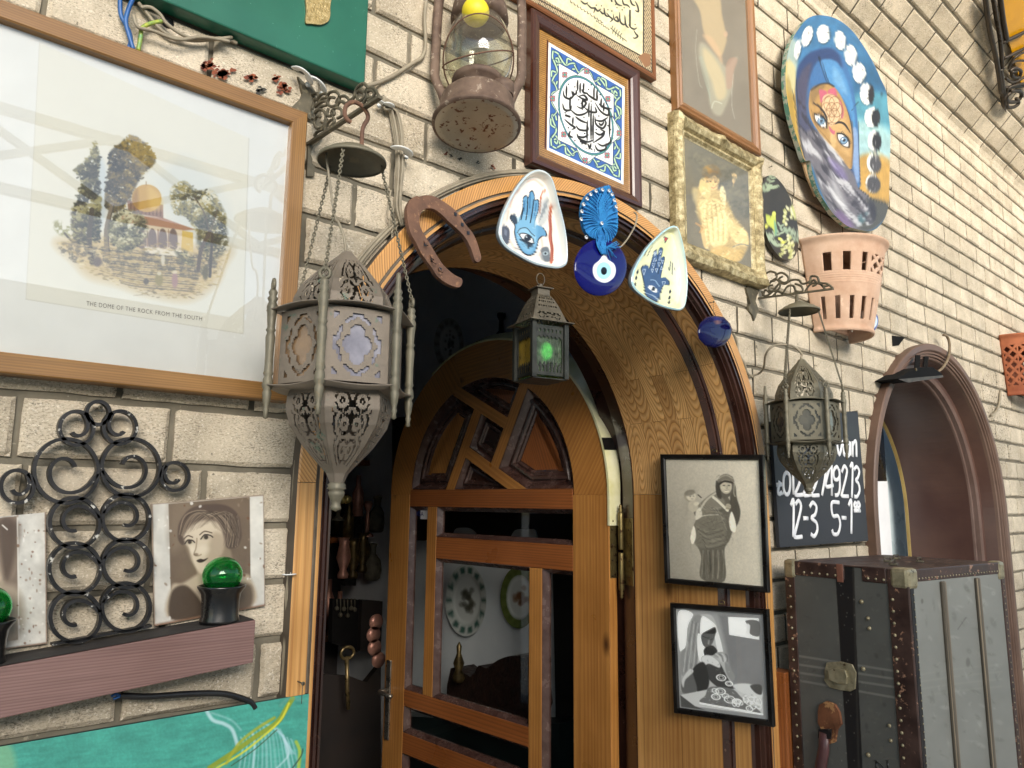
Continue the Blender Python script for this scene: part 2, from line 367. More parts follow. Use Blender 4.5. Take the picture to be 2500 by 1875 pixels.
def frame_mb(corners, prof, n, sub=1, wob=None):
    """mitred picture frame: corners TL,TR,BR,BL (3D, at the outer edge on the wall), prof=[(inset, height)], n = outward normal"""
    C = [Vector(c) for c in corners]; n = Vector(n).normalized(); m = MB(); N4 = 4
    ctr = sum(C, Vector())/4; rings = []
    for d, hgt in prof:
        r = []
        for i in range(4):
            e1 = (C[(i+1) % 4]-C[i]).normalized(); e0 = (C[(i-1) % 4]-C[i]).normalized(); s_ = max(e1.cross(e0).length, .2)
            r.append(C[i]+(e1+e0)*(d/s_)+n*hgt)
        rings.append(r)
    acc = 0
    for a in range(len(prof)-1):
        w_ = math.hypot(prof[a+1][0]-prof[a][0], prof[a+1][1]-prof[a][1])
        for i in range(4):
            j = (i+1) % 4; A, B, D, E = rings[a][i], rings[a][j], rings[a+1][j], rings[a+1][i]; L = (B-A).length; G = []; U = []
            for k in range(2):
                row = []; ur = []
                for q in range(sub+1):
                    t = q/sub; p0 = A.lerp(B, t); p1 = E.lerp(D, t); p = p0 if k == 0 else p1
                    if wob: p = p + n*wob(i, t, a+k)
                    row.append(p); ur.append((t*L+i*1.7, acc+k*w_+i*.31))
                G.append(row); U.append(ur)
            m.grid(G, U, smooth=False)
        acc += w_
    return m
# ================================================================== materials of the setting
def brickmat():
    g = N('split_face_block'); v = g.coord(); geo = g.n('NewGeometry'); rnd = geo.outputs['Random Per Island']; sx = g.n('SeparateXYZ'); g.l(v, sx.inputs[0])
    a = g.noise(v, 7, 6, .65); col = g.ramp(a, [(.3, lin('aea18c')), (.5, lin('c9bca6')), (.7, lin('dccfba'))])
    col = g.mix(.6, col, g.ramp(rnd, [(0, (.84, .81, .77)), (.5, (1, .99, .97)), (1, (1.1, 1.1, 1.09))]), 'MULTIPLY')
    left = g.ramp(sx.outputs[0], [(.25, (1, 1, 1)), (.62, (0, 0, 0))])            # older, dirtier stones towards the left
    g2 = g.noise(v, 3.2, 5, .6); k0 = g.math('MULTIPLY', g.ramp(g2, [(.42, (0, 0, 0)), (.62, (1, 1, 1))]), .42); col = g.mix(k0, col, lin('8f8674'))
    mp = g.n('Mapping'); mp.inputs['Rotation'].default_value = (0, .6, 0); mp.inputs['Scale'].default_value = (1, 1, 2.2); g.l(v, mp.inputs[0])
    sp = g.noise(mp.outputs[0], 210, 3, .8); k = g.ramp(sp, [(.50, (0, 0, 0)), (.60, (1, 1, 1))]); dens = g.ramp(g.noise(v, 16, 4, .6), [(.35, (.18, .18, .18)), (.65, (.85, .85, .85))]); col = g.mix(g.math('MULTIPLY', k, dens), col, lin('5e5547'))
    hi = g.noise(v, 240, 2, .6); k4 = g.ramp(hi, [(.58, (0, 0, 0)), (.68, (1, 1, 1))]); col = g.mix(g.math('MULTIPLY', k4, .5), col, lin('f3ead8'))
    s2 = g.noise(v, 60, 6, .7); k2 = g.ramp(s2, [(.63, (0, 0, 0)), (.67, (1, 1, 1))]); col = g.mix(g.math('MULTIPLY', k2, .85), col, lin('4f4a3d'))
    s3 = g.noise(v, 90, 4, .7); k3 = g.ramp(s3, [(.57, (0, 0, 0)), (.60, (1, 1, 1))]); dx = g.math('SUBTRACT', sx.outputs[0], 2.25); dz = g.math('SUBTRACT', sx.outputs[2], 1.93)
    dd = g.math('ADD', g.math('MULTIPLY', dx, dx), g.math('MULTIPLY', dz, dz)); msk = g.math('LESS_THAN', g.math('ADD', dd, g.math('MULTIPLY', s2, .05)), .085); col = g.mix(g.math('MULTIPLY', k3, msk), col, lin('25221e'))
    nr = g.bump(g.noise(v, 130, 8, .8), .55, .003); nr = g.bump(g.noise(v, 26, 5, .6), .22, .006, nr)
    return g.out(col, .92, nr)
M_brick = brickmat()
M_mortar = surf('mortar', '635d50', '7d7666', 14, .95, 0, .6, 90, .003, spot='9a927f', spot_scale=50, spot_th=.64)
M_plaster = surf('white_plaster', 'c9ccd0', 'd9dbdd', 3, .8, 0, .2, 40)
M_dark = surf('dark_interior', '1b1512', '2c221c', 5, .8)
M_pine_hatch = wood('pine_hatched', 'c08a48', 'dca866', 190, 1.0, .42, False, .5, .4, ang=-.75, cdark='84501f', soft=.2)
M_pine = wood('pine_board', 'bd8a4c', 'd8a666', 75, 16, .42, True, .05, .3, cdark='9a6430')
M_lam = wood('laminated_pine', 'a57743', 'e0b57c', 165, 6, .38, False, .14, .3, seg=(.42, .045), cdark='dcab6a', soft=.12, cath=True)
M_reveal = wood('pine_lining', 'b07e48', 'd8a868', 62, 20, .38, True, .04, .25, seg=(3.0, .135), cdark='9a6834', soft=.55)
M_leaf = wood('door_pine', 'a06a33', 'c28a48', 60, 18, .36, True, .05, .2, coat=.35, cdark='8a572a', soft=.55)
M_leafr = wood('door_pine_red', '844c26', 'a26232', 90, 14, .36, False, .05, .25, coat=.35, cdark='62341a')
M_brown = surf('dark_brown_varnish', '2a1712', '3e241b', 10, .3, 0, .25, 60, .001, spot='6b5347', spot_scale=45, spot_th=.66, Coat_Weight=.5, Coat_Roughness=.2)
M_groove = surf('grey_groove', '5c5145', '7a6e5e', 16, .6)
M_edge = surf('weathered_edge', '4b4238', '5d5347', 12, .7)
M_brown2 = surf('brown_paint', '4c332c', '614539', 3, .38, 0, .15, 50, .001, Coat_Weight=.25, Coat_Roughness=.3)
M_brown3 = surf('faded_brown_paint', '5c463b', '70584a', 4, .55, 0, .2, 60)
M_glass = glassmat('window_glass', (.93, .95, .94), .02, .5)
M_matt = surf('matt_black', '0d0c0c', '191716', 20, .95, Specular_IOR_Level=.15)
M_black = surf('black_lacquer', '0c0b0b', '171514', 12, .3, 0, .1, 80, Coat_Weight=.4, Coat_Roughness=.15)
# ================================================================== ground, masonry, vault
m = MB(); m.grid([[(-60, -60, 0), (60, -60, 0)], [(-60, 60, 0), (60, 60, 0)]], smooth=False)
tag(m.build('ground', surf('stone_paving', 'c2baaa', 'd2cab8', 2, .8, 0, .3)), 'pale stone paving below the wall', 'ground', kind='structure')
DC, DZ = 1.279, 1.53                       # centre of the door arch
NC, NZ = 3.45, 1.46                        # centre of the niche arch
HC, TH = .0918, math.radians(44); ZK = 1.6416+.0918*19.5
def bend(x, y, z):
    if z <= ZK: return (x, y, z)
    s = z-ZK; return (x, y*math.cos(TH)-s*math.sin(TH), ZK+s*math.cos(TH)+y*math.sin(TH)*.5)
wall = thing('brick_wall', (2, 0, 0), 'cream split-face block wall with grey mortar, leaning outward at its top right', 'wall')
def hole(x, z, e=0):
    if abs(x-DC) < .70-e and z < DZ: return True
    if z >= DZ and math.hypot(x-DC, z-DZ) < .70-e: return True
    if abs(x-NC) < .70-e and z < NZ: return True
    return z >= NZ and math.hypot(x-NC, z-NZ) < .70-e
m = MB(); jn = MB(); G = .0055
for k in range(-16, 34):
    z0, z1 = 1.6416+HC*k-HC+G, 1.6416+HC*k-G; x = -1.0-random.random()*.2
    if z1 > 4.6: break
    fixed = {0: [.33, .735]}.get(k)
    while x < 7.2:
        L = random.choice((.17, .2, .22, .24, .2)); gx_ = G*(.85 if x < .9 else .60); xa, xb = x+gx_, x+L-gx_; x += L
        cor = [hole(a, b) for a in (xa, xb) for b in (z0, z1)]
        if all(cor): continue
        cross = any(cor) or any(hole(xa+(xb-xa)*t, z0) for t in (.25, .5, .75))
        nx, nz = (16, 7) if cross else (6, 3); e = .006; jy = random.uniform(-.002, .002); zz0, zz1 = z0+random.uniform(-.001, .001), z1+random.uniform(-.001, .001)
        xs = [xa, xa+e]+[xa+(xb-xa)*i/nx for i in range(1, nx)]+[xb-e, xb]; zs = [zz0, zz0+e]+[zz0+(zz1-zz0)*i/nz for i in range(1, nz)]+[zz1-e, zz1]
        Gd = []
        for j, z in enumerate(zs):
            row = []
            for i, xx in enumerate(xs):
                bd = i in (0, len(xs)-1) or j in (0, len(zs)-1); y = (.005 if bd else jy*.5+random.uniform(-.0010, .0007))
                if bd: xx += random.uniform(-.0012, .0012); zj = z+random.uniform(-.0012, .0012)
                else: zj = z
                row.append(bend(xx, y, zj))
            Gd.append(row)
        if x > .9 and not hole(xb+.004, (z0+z1)/2, -.02):   # dark strip painting the shade inside an open vertical joint, a little crooked
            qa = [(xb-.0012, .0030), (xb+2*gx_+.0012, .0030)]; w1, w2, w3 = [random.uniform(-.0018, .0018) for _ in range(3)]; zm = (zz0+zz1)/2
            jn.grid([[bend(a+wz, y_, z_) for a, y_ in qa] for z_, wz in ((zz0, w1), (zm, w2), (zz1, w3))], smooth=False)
        # skirt behind the border
        ring = [[(p[0], p[1]+.016, p[2]) for p in r] for r in (Gd[0], Gd[-1])]
        keep = None
        if cross: keep = [[not hole((Gd[j][i][0]+Gd[j+1][i+1][0])/2, (Gd[j][i][2]+Gd[j+1][i+1][2])/2) for i in range(len(xs)-1)] for j in range(len(zs)-1)]
        m.grid(Gd, smooth=False, keep=keep)
        if not cross:
            m.grid([ring[0], Gd[0]], smooth=False); m.grid([Gd[-1], ring[1]], smooth=False)
            for c in (0, -1): m.grid([[Gd[j][c] for j in range(len(zs))], [(Gd[j][c][0], Gd[j][c][1]+.016, Gd[j][c][2]) for j in range(len(zs))]], smooth=False)
m.build('masonry', M_brick, wall); jn.build('vertical_joint_shade', surf('joint_shade', '3f392e', '5d5546', 40, .95, 0, .5, 120, .002), wall)
def arcpts(cx, cz, r, a0=180, a1=0, n=40): return [(cx+r*math.cos(math.radians(a0+(a1-a0)*i/n)), cz+r*math.sin(math.radians(a0+(a1-a0)*i/n))) for i in range(n+1)]
out = [(-1.2, 0), (DC-.69, 0)]+arcpts(DC, DZ, .69)+[(DC+.69, 0), (NC-.69, 0)]+arcpts(NC, NZ, .69)+[(NC+.69, 0), (7.3, 0), (7.3, ZK), (-1.2, ZK)]
m = MB(); m.prism([(x, .0095, z) for x, z in out], (0, .05, 0)); m.build('mortar_bed', M_mortar, wall)
m = MB(); zt = ZK+1.4; m.prism([bend(x, .0095, z) for x, z in ((-1.2, ZK+.001), (7.3, ZK+.001), (7.3, zt), (-1.2, zt))], (0, .05*math.cos(TH), .05*math.sin(TH))); m.build('upper_mortar_bed', M_mortar, wall)
m = MB(); m.prism([(x, .0615, z) for x, z in out], (0, .25, 0)); m.build('wall_core', M_plaster, wall)
# canopy roof and the building across the passage: seen only as reflections and as shade
can = thing('canopy_roof', (2, -4.4, 7.5), 'pale arched canopy over the passage, mirrored in the picture glass', 'roof')
m = MB(); m.box((2.5, -4.4, 7.5), (18, 5.8, .06)); m.build('roof_panel', surf('canopy_paint', 'cfc8ba', 'dcd6ca', 2, .7), can)
opp = thing('opposite_building', (0, -7.5, 0), 'white rendered building with gridded windows across the passage, mirrored in the picture glass', 'building')
m = MB(); m.box((0, -7.5, 1.8), (26, .3, 3.6)); m.build('wall', surf('white_render', 'c9cbcb', 'dcdcda', 1.2, .8), opp)
for cx in (-4.6, -2.2, .4, 3.0):
    f_ = MB()
    for dx in (-.75, 0, .75): f_.box((cx+dx, -7.33, 1.7), (.06, .05, 2.0))
    for dz in (-1, -.33, .33, 1): f_.box((cx, -7.327, 1.7+dz), (1.56, .05, .06))
    fo = f_.build('window', surf('white_window_frame', 'e6e6e2', 'f0f0ee', 3, .5), opp)
    MB().box((cx, -7.34, 1.7), (1.5, .012, 2.0)).build('pane', surf('curtained_glass', '8f969b', 'a6adb2', 2, .2), fo)
m = MB()
for i in range(14):
    x = -8+i*1.15; m.bar((x, -5, 3.7), (x+1.15, -5, 4.3), .05, .05); m.bar((x+1.15, -5, 3.7), (x, -5.02, 4.3), .05, .05); m.bar((x, -4.96, 3.7), (x, -4.96, 4.3), .05, .05)
m.bar((-9, -5.08, 3.7), (9, -5.08, 3.7), .07, .07); m.bar((-9, -5.08, 4.3), (9, -5.08, 4.3), .07, .07)
tag(m.build('roof_truss', surf('white_steel', '9a9a98', 'b0b0ae', 3, .5), None, at0=(0, -5, 3.7)), 'white lattice truss over the passage, mirrored in the picture glass', 'truss')
# ================================================================== door surround
def sweep(prof, cx, cz, z0=0.0, n=56, part='all', cap=False):
    """prof=[(radius, Y)]; left jamb up, round the arch, right jamb down"""
    st = []
    if part in ('all', 'jamb_l'): st += [('l', z0+(cz-z0)*i/6) for i in range(6 if part == 'all' else 7)]
    if part in ('all', 'arch'): st += [('a', 180-180*i/n) for i in range(n+1)]
    if part in ('all', 'jamb_r'): st += [('r', cz-(cz-z0)*i/6) for i in range(1 if part == 'all' else 0, 7)]
    m = MB()
    for q in range(len(prof)-1):
        (ra, ya), (rb, yb) = prof[q], prof[q+1]; Gd = [[], []]; U = [[], []]; v0 = sum(math.hypot(prof[i+1][0]-prof[i][0], prof[i+1][1]-prof[i][1]) for i in range(q)); v1 = v0+math.hypot(rb-ra, yb-ya)
        for k, val in st:
            for i, (r, y) in enumerate(((ra, ya), (rb, yb))):
                if k == 'l': p = (cx-r, y, val); u = val
                elif k == 'r': p = (cx+r, y, val); u = cz+math.pi*.66+(cz-val)
                else: p = (cx+r*math.cos(math.radians(val)), y, cz+r*math.sin(math.radians(val))); u = cz+math.radians(180-val)*.66
                Gd[i].append(p); U[i].append((u, (v0, v1)[i]))
        m.grid(Gd, U, smooth=False)
    return m
sur = thing('door_surround', (DC, 0, 0), 'arched pine door surround with dark grooved mouldings and a deep laminated reveal', 'door frame')
sweep([(.737, .008), (.738, -.028)], DC, DZ).build('side_edge', M_edge, sur)
hz = sweep([(.738, -.028), (.735, -.030), (.706, -.030)], DC, DZ, part='arch'); hz.build('arch_trim', M_pine_hatch, sur)
for pt in ('jamb_l', 'jamb_r'): sweep([(.738, -.028), (.735, -.030), (.706, -.030)], DC, DZ-.001, part=pt).build('jamb_trim', M_pine, sur)
sweep([(.706, -.030), (.705, -.026), (.701, -.026), (.700, -.031)], DC, DZ).build('groove', M_groove, sur)
sweep([(.700, -.031), (.694, -.031)], DC, DZ).build('bead', M_pine, sur)
sweep([(.694, -.031), (.693, -.024), (.688, -.024), (.687, -.029), (.682, -.029), (.681, -.021), (.677, -.020), (.676, -.024), (.671, -.022), (.669, -.012), (.666, -.011), (.665, .004), (.662, .013)], DC, DZ).build('dark_moulding', M_brown, sur)
sweep([(.662, .013), (.655, .060)], DC, DZ, part='arch').build('inner_trim', M_lam, sur)
for pt in ('jamb_l', 'jamb_r'): sweep([(.662, .013), (.655, .060)], DC, DZ-.001, part=pt).build('inner_trim', M_reveal, sur)
sweep([(.655, .060), (.652, .064), (.650, .066), (.650, .071), (.645, .073), (.638, .090)], DC, DZ).build('dark_bead', M_brown, sur)
sweep([(.638, .090), (.620, .385)], DC, DZ, part='arch').build('laminated_reveal', M_lam, sur)
for pt in ('jamb_l', 'jamb_r'): sweep([(.638, .090), (.620, .385)], DC, DZ-.001, part=pt).build('reveal_lining', M_reveal, sur)
sweep([(.620, .385), (.619, .389), (.641, .450), (.660, .462), (.660, .52)], DC, DZ).build('door_stop', M_brown, sur)
# ================================================================== door leaf (opened inward)
LA = math.radians(3.9); LH = Vector((1.87, .47, 0)); LD = Vector((-math.sin(LA), math.cos(LA), 0)); LN = Vector((-math.cos(LA), -math.sin(LA), 0)); LW, LC, LZ = 1.23, .615, 1.527
def L3(s, z, o=0.0): return LH+LD*s+LN*o+Vector((0, 0, z))
leaf = thing('door_leaf', tuple(LH), 'arched pine door leaf standing open inward, glazed below and pinwheel-panelled above', 'door')
def lbox(mb, s0, s1, z0, z1, o0=0.0, o1=-.042):
    vert = (z1-z0) > (s1-s0); P = [L3(s, z, o) for s in (s0, s1) for z in (z0, z1) for o in (o1, o0)]; sd = random.random()*9
    fs = [(0, 1, 3, 2), (4, 6, 7, 5), (0, 4, 5, 1), (2, 3, 7, 6), (0, 2, 6, 4), (1, 5, 7, 3)]; q = [(s, z, o) for s in (s0, s1) for z in (z0, z1) for o in (o1, o0)]
    return mb.add(P, fs, [[((q[k][1] if vert else q[k][0])+sd, (q[k][0] if vert else q[k][1])+q[k][2]+sd) for k in f] for f in fs])
lbox(MB(), 0, .156, .002, LZ).build('hinge_stile', M_leaf, leaf, bevel=.002); lbox(MB(), 1.09, LW, .002, LZ).build('latch_stile', M_leaf, leaf, bevel=.002)
lbox(MB(), .157, 1.089, 1.478, 1.549).build('rail', M_leafr, leaf, bevel=.002)
lbox(MB(), .902, .963, .722, 1.477, .0005).build('muntin', M_leaf, leaf, bevel=.002)
lbox(MB(), .157, .901, 1.268, 1.355).build('rail', M_leafr, leaf, bevel=.002)
lbox(MB(), .301, .363, .002, 1.267, .0005).build('muntin', M_leaf, leaf, bevel=.002)
lbox(MB(), .364, 1.089, .655, .721).build('rail', M_leafr, leaf, bevel=.002); lbox(MB(), .364, 1.089, .47, .55).build('rail', M_leafr, leaf, bevel=.002)
lbox(MB(), .364, 1.089, .1, .2).build('rail', M_leafr, leaf, bevel=.002)
for a0, a1 in ((0, 62), (62.2, 108), (108.2, 180)):   # head of the leaf in three curved segments
    m = MB(); n = 20; Gs = []
    pf = [(.465, 0), (.615, 0), (.615, -.042), (.465, -.042), (.465, 0)]
    rows = [[L3(LC-r*math.cos(math.radians(a0+(a1-a0)*i/n)), LZ+.0005+r*math.sin(math.radians(a0+(a1-a0)*i/n)), o) for i in range(n+1)] for r, o in pf]
    am = math.radians((a0+a1)/2)
    us = [[((LC-r*math.cos(t))*math.sin(am)*-1+(r*math.sin(t))*math.cos(am)+a0, (LC-r*math.cos(t))*math.cos(am)+r*math.sin(t)*math.sin(am)) for t in [math.radians(a0+(a1-a0)*i/n) for i in range(n+1)]] for r, o in pf]
    m.grid(rows, us, smooth=False); m.build('head_segment', M_leaf, leaf)
M_mould = surf('purple_brown_moulding', '3d2823', '55403a', 20, .22, 0, .3, 70, .001, spot='8d7c72', spot_scale=150, spot_th=.70, Coat_Weight=.8, Coat_Roughness=.15)
M_panelD = surf('dark_panel', '2c1812', '3c2218', 12, .3, 0, .2, 60, Coat_Weight=.4)
def clip(P, a, b, c):    # keep a*x+b*y<=c
    out = []
    for i in range(len(P)):
        p, q = P[i], P[(i+1) % len(P)]; dp, dq = a*p[0]+b*p[1]-c, a*q[0]+b*q[1]-c
        if dp <= 0: out.append(p)
        if dp*dq < 0: t = dp/(dp-dq); out.append((p[0]+(q[0]-p[0])*t, p[1]+(q[1]-p[1])*t))
    return out
def clean(P):
    o = []
    for p in P:
        if not o or math.hypot(p[0]-o[-1][0], p[1]-o[-1][1]) > .004: o.append(p)
    if math.hypot(o[0][0]-o[-1][0], o[0][1]-o[-1][1]) < .004: o.pop()
    return o
def inset(P, d):
    n = len(P); A = sum(P[i][0]*P[(i+1) % n][1]-P[(i+1) % n][0]*P[i][1] for i in range(n)); sg = 1 if A > 0 else -1; out = []
    for i in range(n):
        p0, p, p1 = [Vector((*P[j % n], 0)) for j in (i-1, i, i+1)]; e0 = (p-p0).normalized(); e1 = (p1-p).normalized()
        n0 = Vector((-e0.y, e0.x, 0))*sg; n1 = Vector((-e1.y, e1.x, 0))*sg; b = (n0+n1); b.normalize(); k = d/max(b.dot(n1), .35); out.append((p.x+b.x*k, p.y+b.y*k))
    return out
def ring(mb, P, prof, m3):
    for (d0, o0), (d1, o1) in zip(prof, prof[1:]):
        A, B = inset(P, d0), inset(P, d1); n = len(P); vs = [m3(*p, o0) for p in A]+[m3(*p, o1) for p in B]
        mb.add(vs, [(i, (i+1) % n, n+(i+1) % n, n+i) for i in range(n)])
    return mb
E1, E2 = (.888, .459), (-.459, .888); PC = (.605, 1.75); HH = .0975; BW = .023
half = [(LC-.4645*math.cos(math.radians(a)), LZ+.4645*math.sin(math.radians(a))) for a in range(2, 179, 5)]; half = clip(half, 0, -1, -1.5495)
def cl(P, e, sgn, v): return clip(P, sgn*e[0], sgn*e[1], sgn*(PC[0]*e[0]+PC[1]*e[1])+v)
regs = [(cl(cl(half, E1, -1, HH-BW), E2, -1, -HH-BW), M_panelD, 'small'), (cl(cl(half, E1, 1, -HH-BW), E2, -1, HH-BW), M_leafr, 'big'),
        (cl(cl(half, E2, 1, -HH-BW), E1, 1, HH-BW), M_panelD, 'none'), (cl(cl(half, E1, -1, -HH-BW), E2, 1, HH-BW), M_leaf, 'big'),
        ([(PC[0]+a*(HH-BW)*E1[0]+b*(HH-BW)*E2[0], PC[1]+a*(HH-BW)*E1[1]+b*(HH-BW)*E2[1]) for a, b in ((-1, -1), (1, -1), (1, 1), (-1, 1))], M_panelD, 'sq')]
for P, pm, kd in regs:
    P = clean(P); s_ = .62 if kd in ('small', 'none', 'sq') else 1.0
    prof = [(0, 0), (.004, -.002), (.022*s_, -.024), (.03*s_, -.026), (.036*s_, -.018), (.044*s_, -.018), (.050*s_, -.025), (.058*s_, -.024), (.064*s_, -.030), (.07*s_, -.031)]
    mo = ring(MB(), P, prof, L3).build('panel_moulding', M_mould, leaf)
    Q = inset(P, .0695*s_) if kd != 'none' else inset(P, .04)
    m = MB(); m.add([L3(*q, -.0295) for q in Q], [tuple(range(len(Q)))], [[(q[1]*.9+q[0]*.4, q[0]-q[1]*.4) for q in Q]]); m.build('panel', M_leafr if kd == 'small' else pm, mo)
def lbar(a, b):
    a, b = np.array(a), np.array(b); d = (b-a)/np.hypot(*(b-a)); n = np.array([-d[1], d[0]])*BW; P = [a+n, b+n, b-n, a-n]
    P = clean(clip([tuple(p) for p in P], 0, -1, -1.5495)); m = MB(); vs = [L3(*p, .0008) for p in P]+[L3(*p, -.04) for p in P]; k = len(P); L = np.hypot(*(b-a)); sd = random.random()*5
    uv = lambda p: ((np.array(p)-a)@d+sd, (np.array(p)-a)@n/BW+sd); fs = [tuple(range(k))]+[(i, (i+1) % k, k+(i+1) % k, k+i) for i in range(k)]
    m.add(vs, fs, [[uv(P[j % k]) for j in f] for f in fs]); m.build('muntin', M_leaf, leaf)
def e_(a, b): return (PC[0]+a*E1[0]+b*E2[0], PC[1]+a*E1[1]+b*E2[1])
def tocirc(a, b, da, db):
    t = 0
    while math.hypot(e_(a+da*t, b+db*t)[0]-LC, e_(a+da*t, b+db*t)[1]-LZ) < .468 and e_(a+da*t, b+db*t)[1] > 1.53 and t < 1: t += .004
    return e_(a+da*t, b+db*t)
lbar(e_(-HH+BW, HH), tocirc(0, HH, 1, 0)); lbar(e_(-HH, -HH+BW), tocirc(-HH, 0, 0, 1)); lbar(e_(HH-BW, -HH), tocirc(0, -HH, -1, 0)); lbar(e_(HH, HH-BW), tocirc(HH, 0, 0, -1))
# glazing with splayed dark beads
for (s0, s1, z0, z1) in ((.156, .9015, 1.356, 1.4775), (.9635, 1.0895, .722, 1.4775), (.3635, .9015, .722, 1.2675), (.156, .3005, .002, 1.2675), (.3635, 1.0895, .551, .6545), (.3635, 1.0895, .2, .469)):
    P = [(s0, z0), (s1, z0), (s1, z1), (s0, z1)]
    bd = ring(MB(), P, [(0, -.001), (.002, -.002), (.016, -.022), (.017, -.030)], L3).build('glazing_bead', M_mould, leaf)
    m = MB(); m.add([L3(*p, -.027) for p in inset(P, .0165)], [(0, 1, 2, 3)]); m.build('glass_pane', M_glass, bd)
# pale weather strip screwed round the hinge-side edge of the leaf
cs = surf('cream_strip', 'c8c37e', 'e3dfc0', 6, .3, 0, .1, 40, Coat_Weight=.5)
m = MB(); rows = []
for r, o in ((.614, .004), (.622, .004), (.622, -.056), (.614, -.056)):
    rows.append([L3(LC-(r+(.034*math.sin(math.radians(a)) if o < 0 else 0))*math.cos(math.radians(a)), LZ+(r+(.034*math.sin(math.radians(a)) if o < 0 else 0))*math.sin(math.radians(a)), o) for a in range(0, 125, 3)])
for i, (r, o) in enumerate(((.614, .004), (.622, .004), (.622, -.056), (.614, -.056))): rows[i].insert(0, L3(LC-r, LZ-.10, o))
m.grid(rows, smooth=False); ws = m.build('weather_strip', cs, leaf)
m = MB(); m.grid([[L3(LC-(.6235+(.034*math.sin(math.radians(a)) if o < 0 else 0))*math.cos(math.radians(a)), LZ+(.6235+(.034*math.sin(math.radians(a)) if o < 0 else 0))*math.sin(math.radians(a)), o) for a in (14, 16, 18)] for o in (.005, -.057)]); m.build('black_tape', M_black, ws)
m = MB()
for o in (-.012, -.042): m.lathe([(0, .0), (.0035, .0), (.003, .0015), (0, .0018)], 10, L3(-.0085, LZ-.085, o), Matrix(((0, 1, 0), (0, 0, -1), (1, 0, 0))).transposed())
m.build('screw', surf('old_screw', '6d6040', '8a7d58', 50, .4, .8), ws)
M_brass = surf('old_brass', '8a7c52', '6c5c3c', 30, .42, .85, .3, 90, .001, spot='4a3422', spot_scale=40, spot_th=.58)
hg = MB(); hc = Vector((1.905, .448, 0)); z0, z1 = 1.16, 1.455
zz = [at(1514, v, .44).z for v in (1442, 1252)]; z0, z1 = zz
for (a, b) in ((0, .48), (.52, 1)): hg.lathe([(.009, 0), (.0095, .002), (.0095, (b-a)*(z1-z0)*.98), (.009, (b-a)*(z1-z0))], 16, (hc.x, hc.y, z0+a*(z1-z0)))
hg.lathe([(.0085, 0), (.004, .004), (.008, .010), (.004, .016), (.006, .022), (.0, .030)], 12, (hc.x, hc.y, z1)); hg.lathe([(.0085, 0), (.004, -.004), (.008, -.010), (.004, -.016), (.006, -.022), (.0, -.030)], 12, (hc.x, hc.y, z0))
hgo = hg.build('hinge', M_brass, leaf)
m = MB(); zc = (z0+z1)/2
m.box(tuple(LH+LD*(-.001)+LN*(-.022)+Vector((0, 0, zc+.02))), (.034, .003, .215)); m.bar((1.8975, .391, zc), (1.9165, .447, zc), .003, .215, (0, 0, 1)); m.build('hinge_plate', M_brass, hgo, bevel=.001)
m = MB()
for i in range(4):
    for x, y in ((1.884, .4665), (1.9045, .412)): m.lathe([(0, .001), (.0035, .001), (.0035, -.002)], 10, (x, y, zc-.08+i*.05), Matrix(((1, 0, 0), (0, 0, 1), (0, -1, 0))))
m.build('screw', surf('dark_screw', '3a2f20', '554630', 50, .5, .6), hgo)
M_steel = surf('satin_steel', '8d8579', 'a39c90', 20, .28, .9)
m = MB(); lbox(m, 1.178, 1.208, .50, .822, .009, .0005); hp = m.build('handle_plate', M_steel, leaf, bevel=.002)
m = MB(); m.tube([L3(1.195, .70, .006), L3(1.195, .70, .045), L3(1.19, .70, .055), L3(1.10, .698, .056)], [.009, .009, .0095, .009], 12); m.build('lever', M_steel, hp)
# ================================================================== crops used for tracing (offset and zoom of each)
C1, C2, C3, C4 = K(0, 0, 1.659), K(600, 0, 2.37), K(600, 600, 2.37), K(0, 900, 1.7013)
C5, C6, C7, C8 = K(1150, 350, 2.7657), K(1600, 0, 1.8433), K(1550, 1050, 2.0105), K(700, 750, 1.4744)
C9, C10, C11, C12, C13 = K(2000, 0, 3.318), K(2000, 450, 3.318), K(700, 200, 2.765), K(1700, 500, 3.318), K(1500, 850, 3.318)
C14, C15, C16, C17, C18 = K(2050, 780, 2.7645), K(1000, 0, 3.16), K(650, 1150, 2.2875), K(1300, 900, 2.764), K(1850, 900, 3.318)
C19, C20, C21, C22, C23 = K(1550, 600, 3.191), K(850, 430, 4.1475), K(900, 780, 3.016), K(1580, 1340, 3.1), K(690, 130, 5.53)
C24, C25, C26 = K(2380, 0, 5.53), K(1600, 0, 5.53), K(1880, 20, 2.9625)
def px(P):
    d = np.array(P, float)-CAM; w_ = d@FWD; return (1250+F*(d@RGT)/w_, 937.5-F*(d@UPV)/w_)
def wmap(Y): return plane_map((0, Y, 0), (0, 1, 0))
def on(pts, Y): return [at(u, v, Y) for u, v in pts]
WN = (0, -1, 0)
M_paper = paintmat('printed_paper', .6, .05)
M_paint = paintmat('painted_wood', .45, .35, 200)
M_enamel = paintmat('glazed_paint', .16, .06, 60, .6)
M_canvasp = paintmat('rough_painted_board', .5, .7, 260)
M_gl = glassmat('picture_glass', (.97, .98, .97), .015, .85, .03)
M_gl2 = glassmat('dusty_picture_glass', (.96, .96, .93), .03, .42, .12)
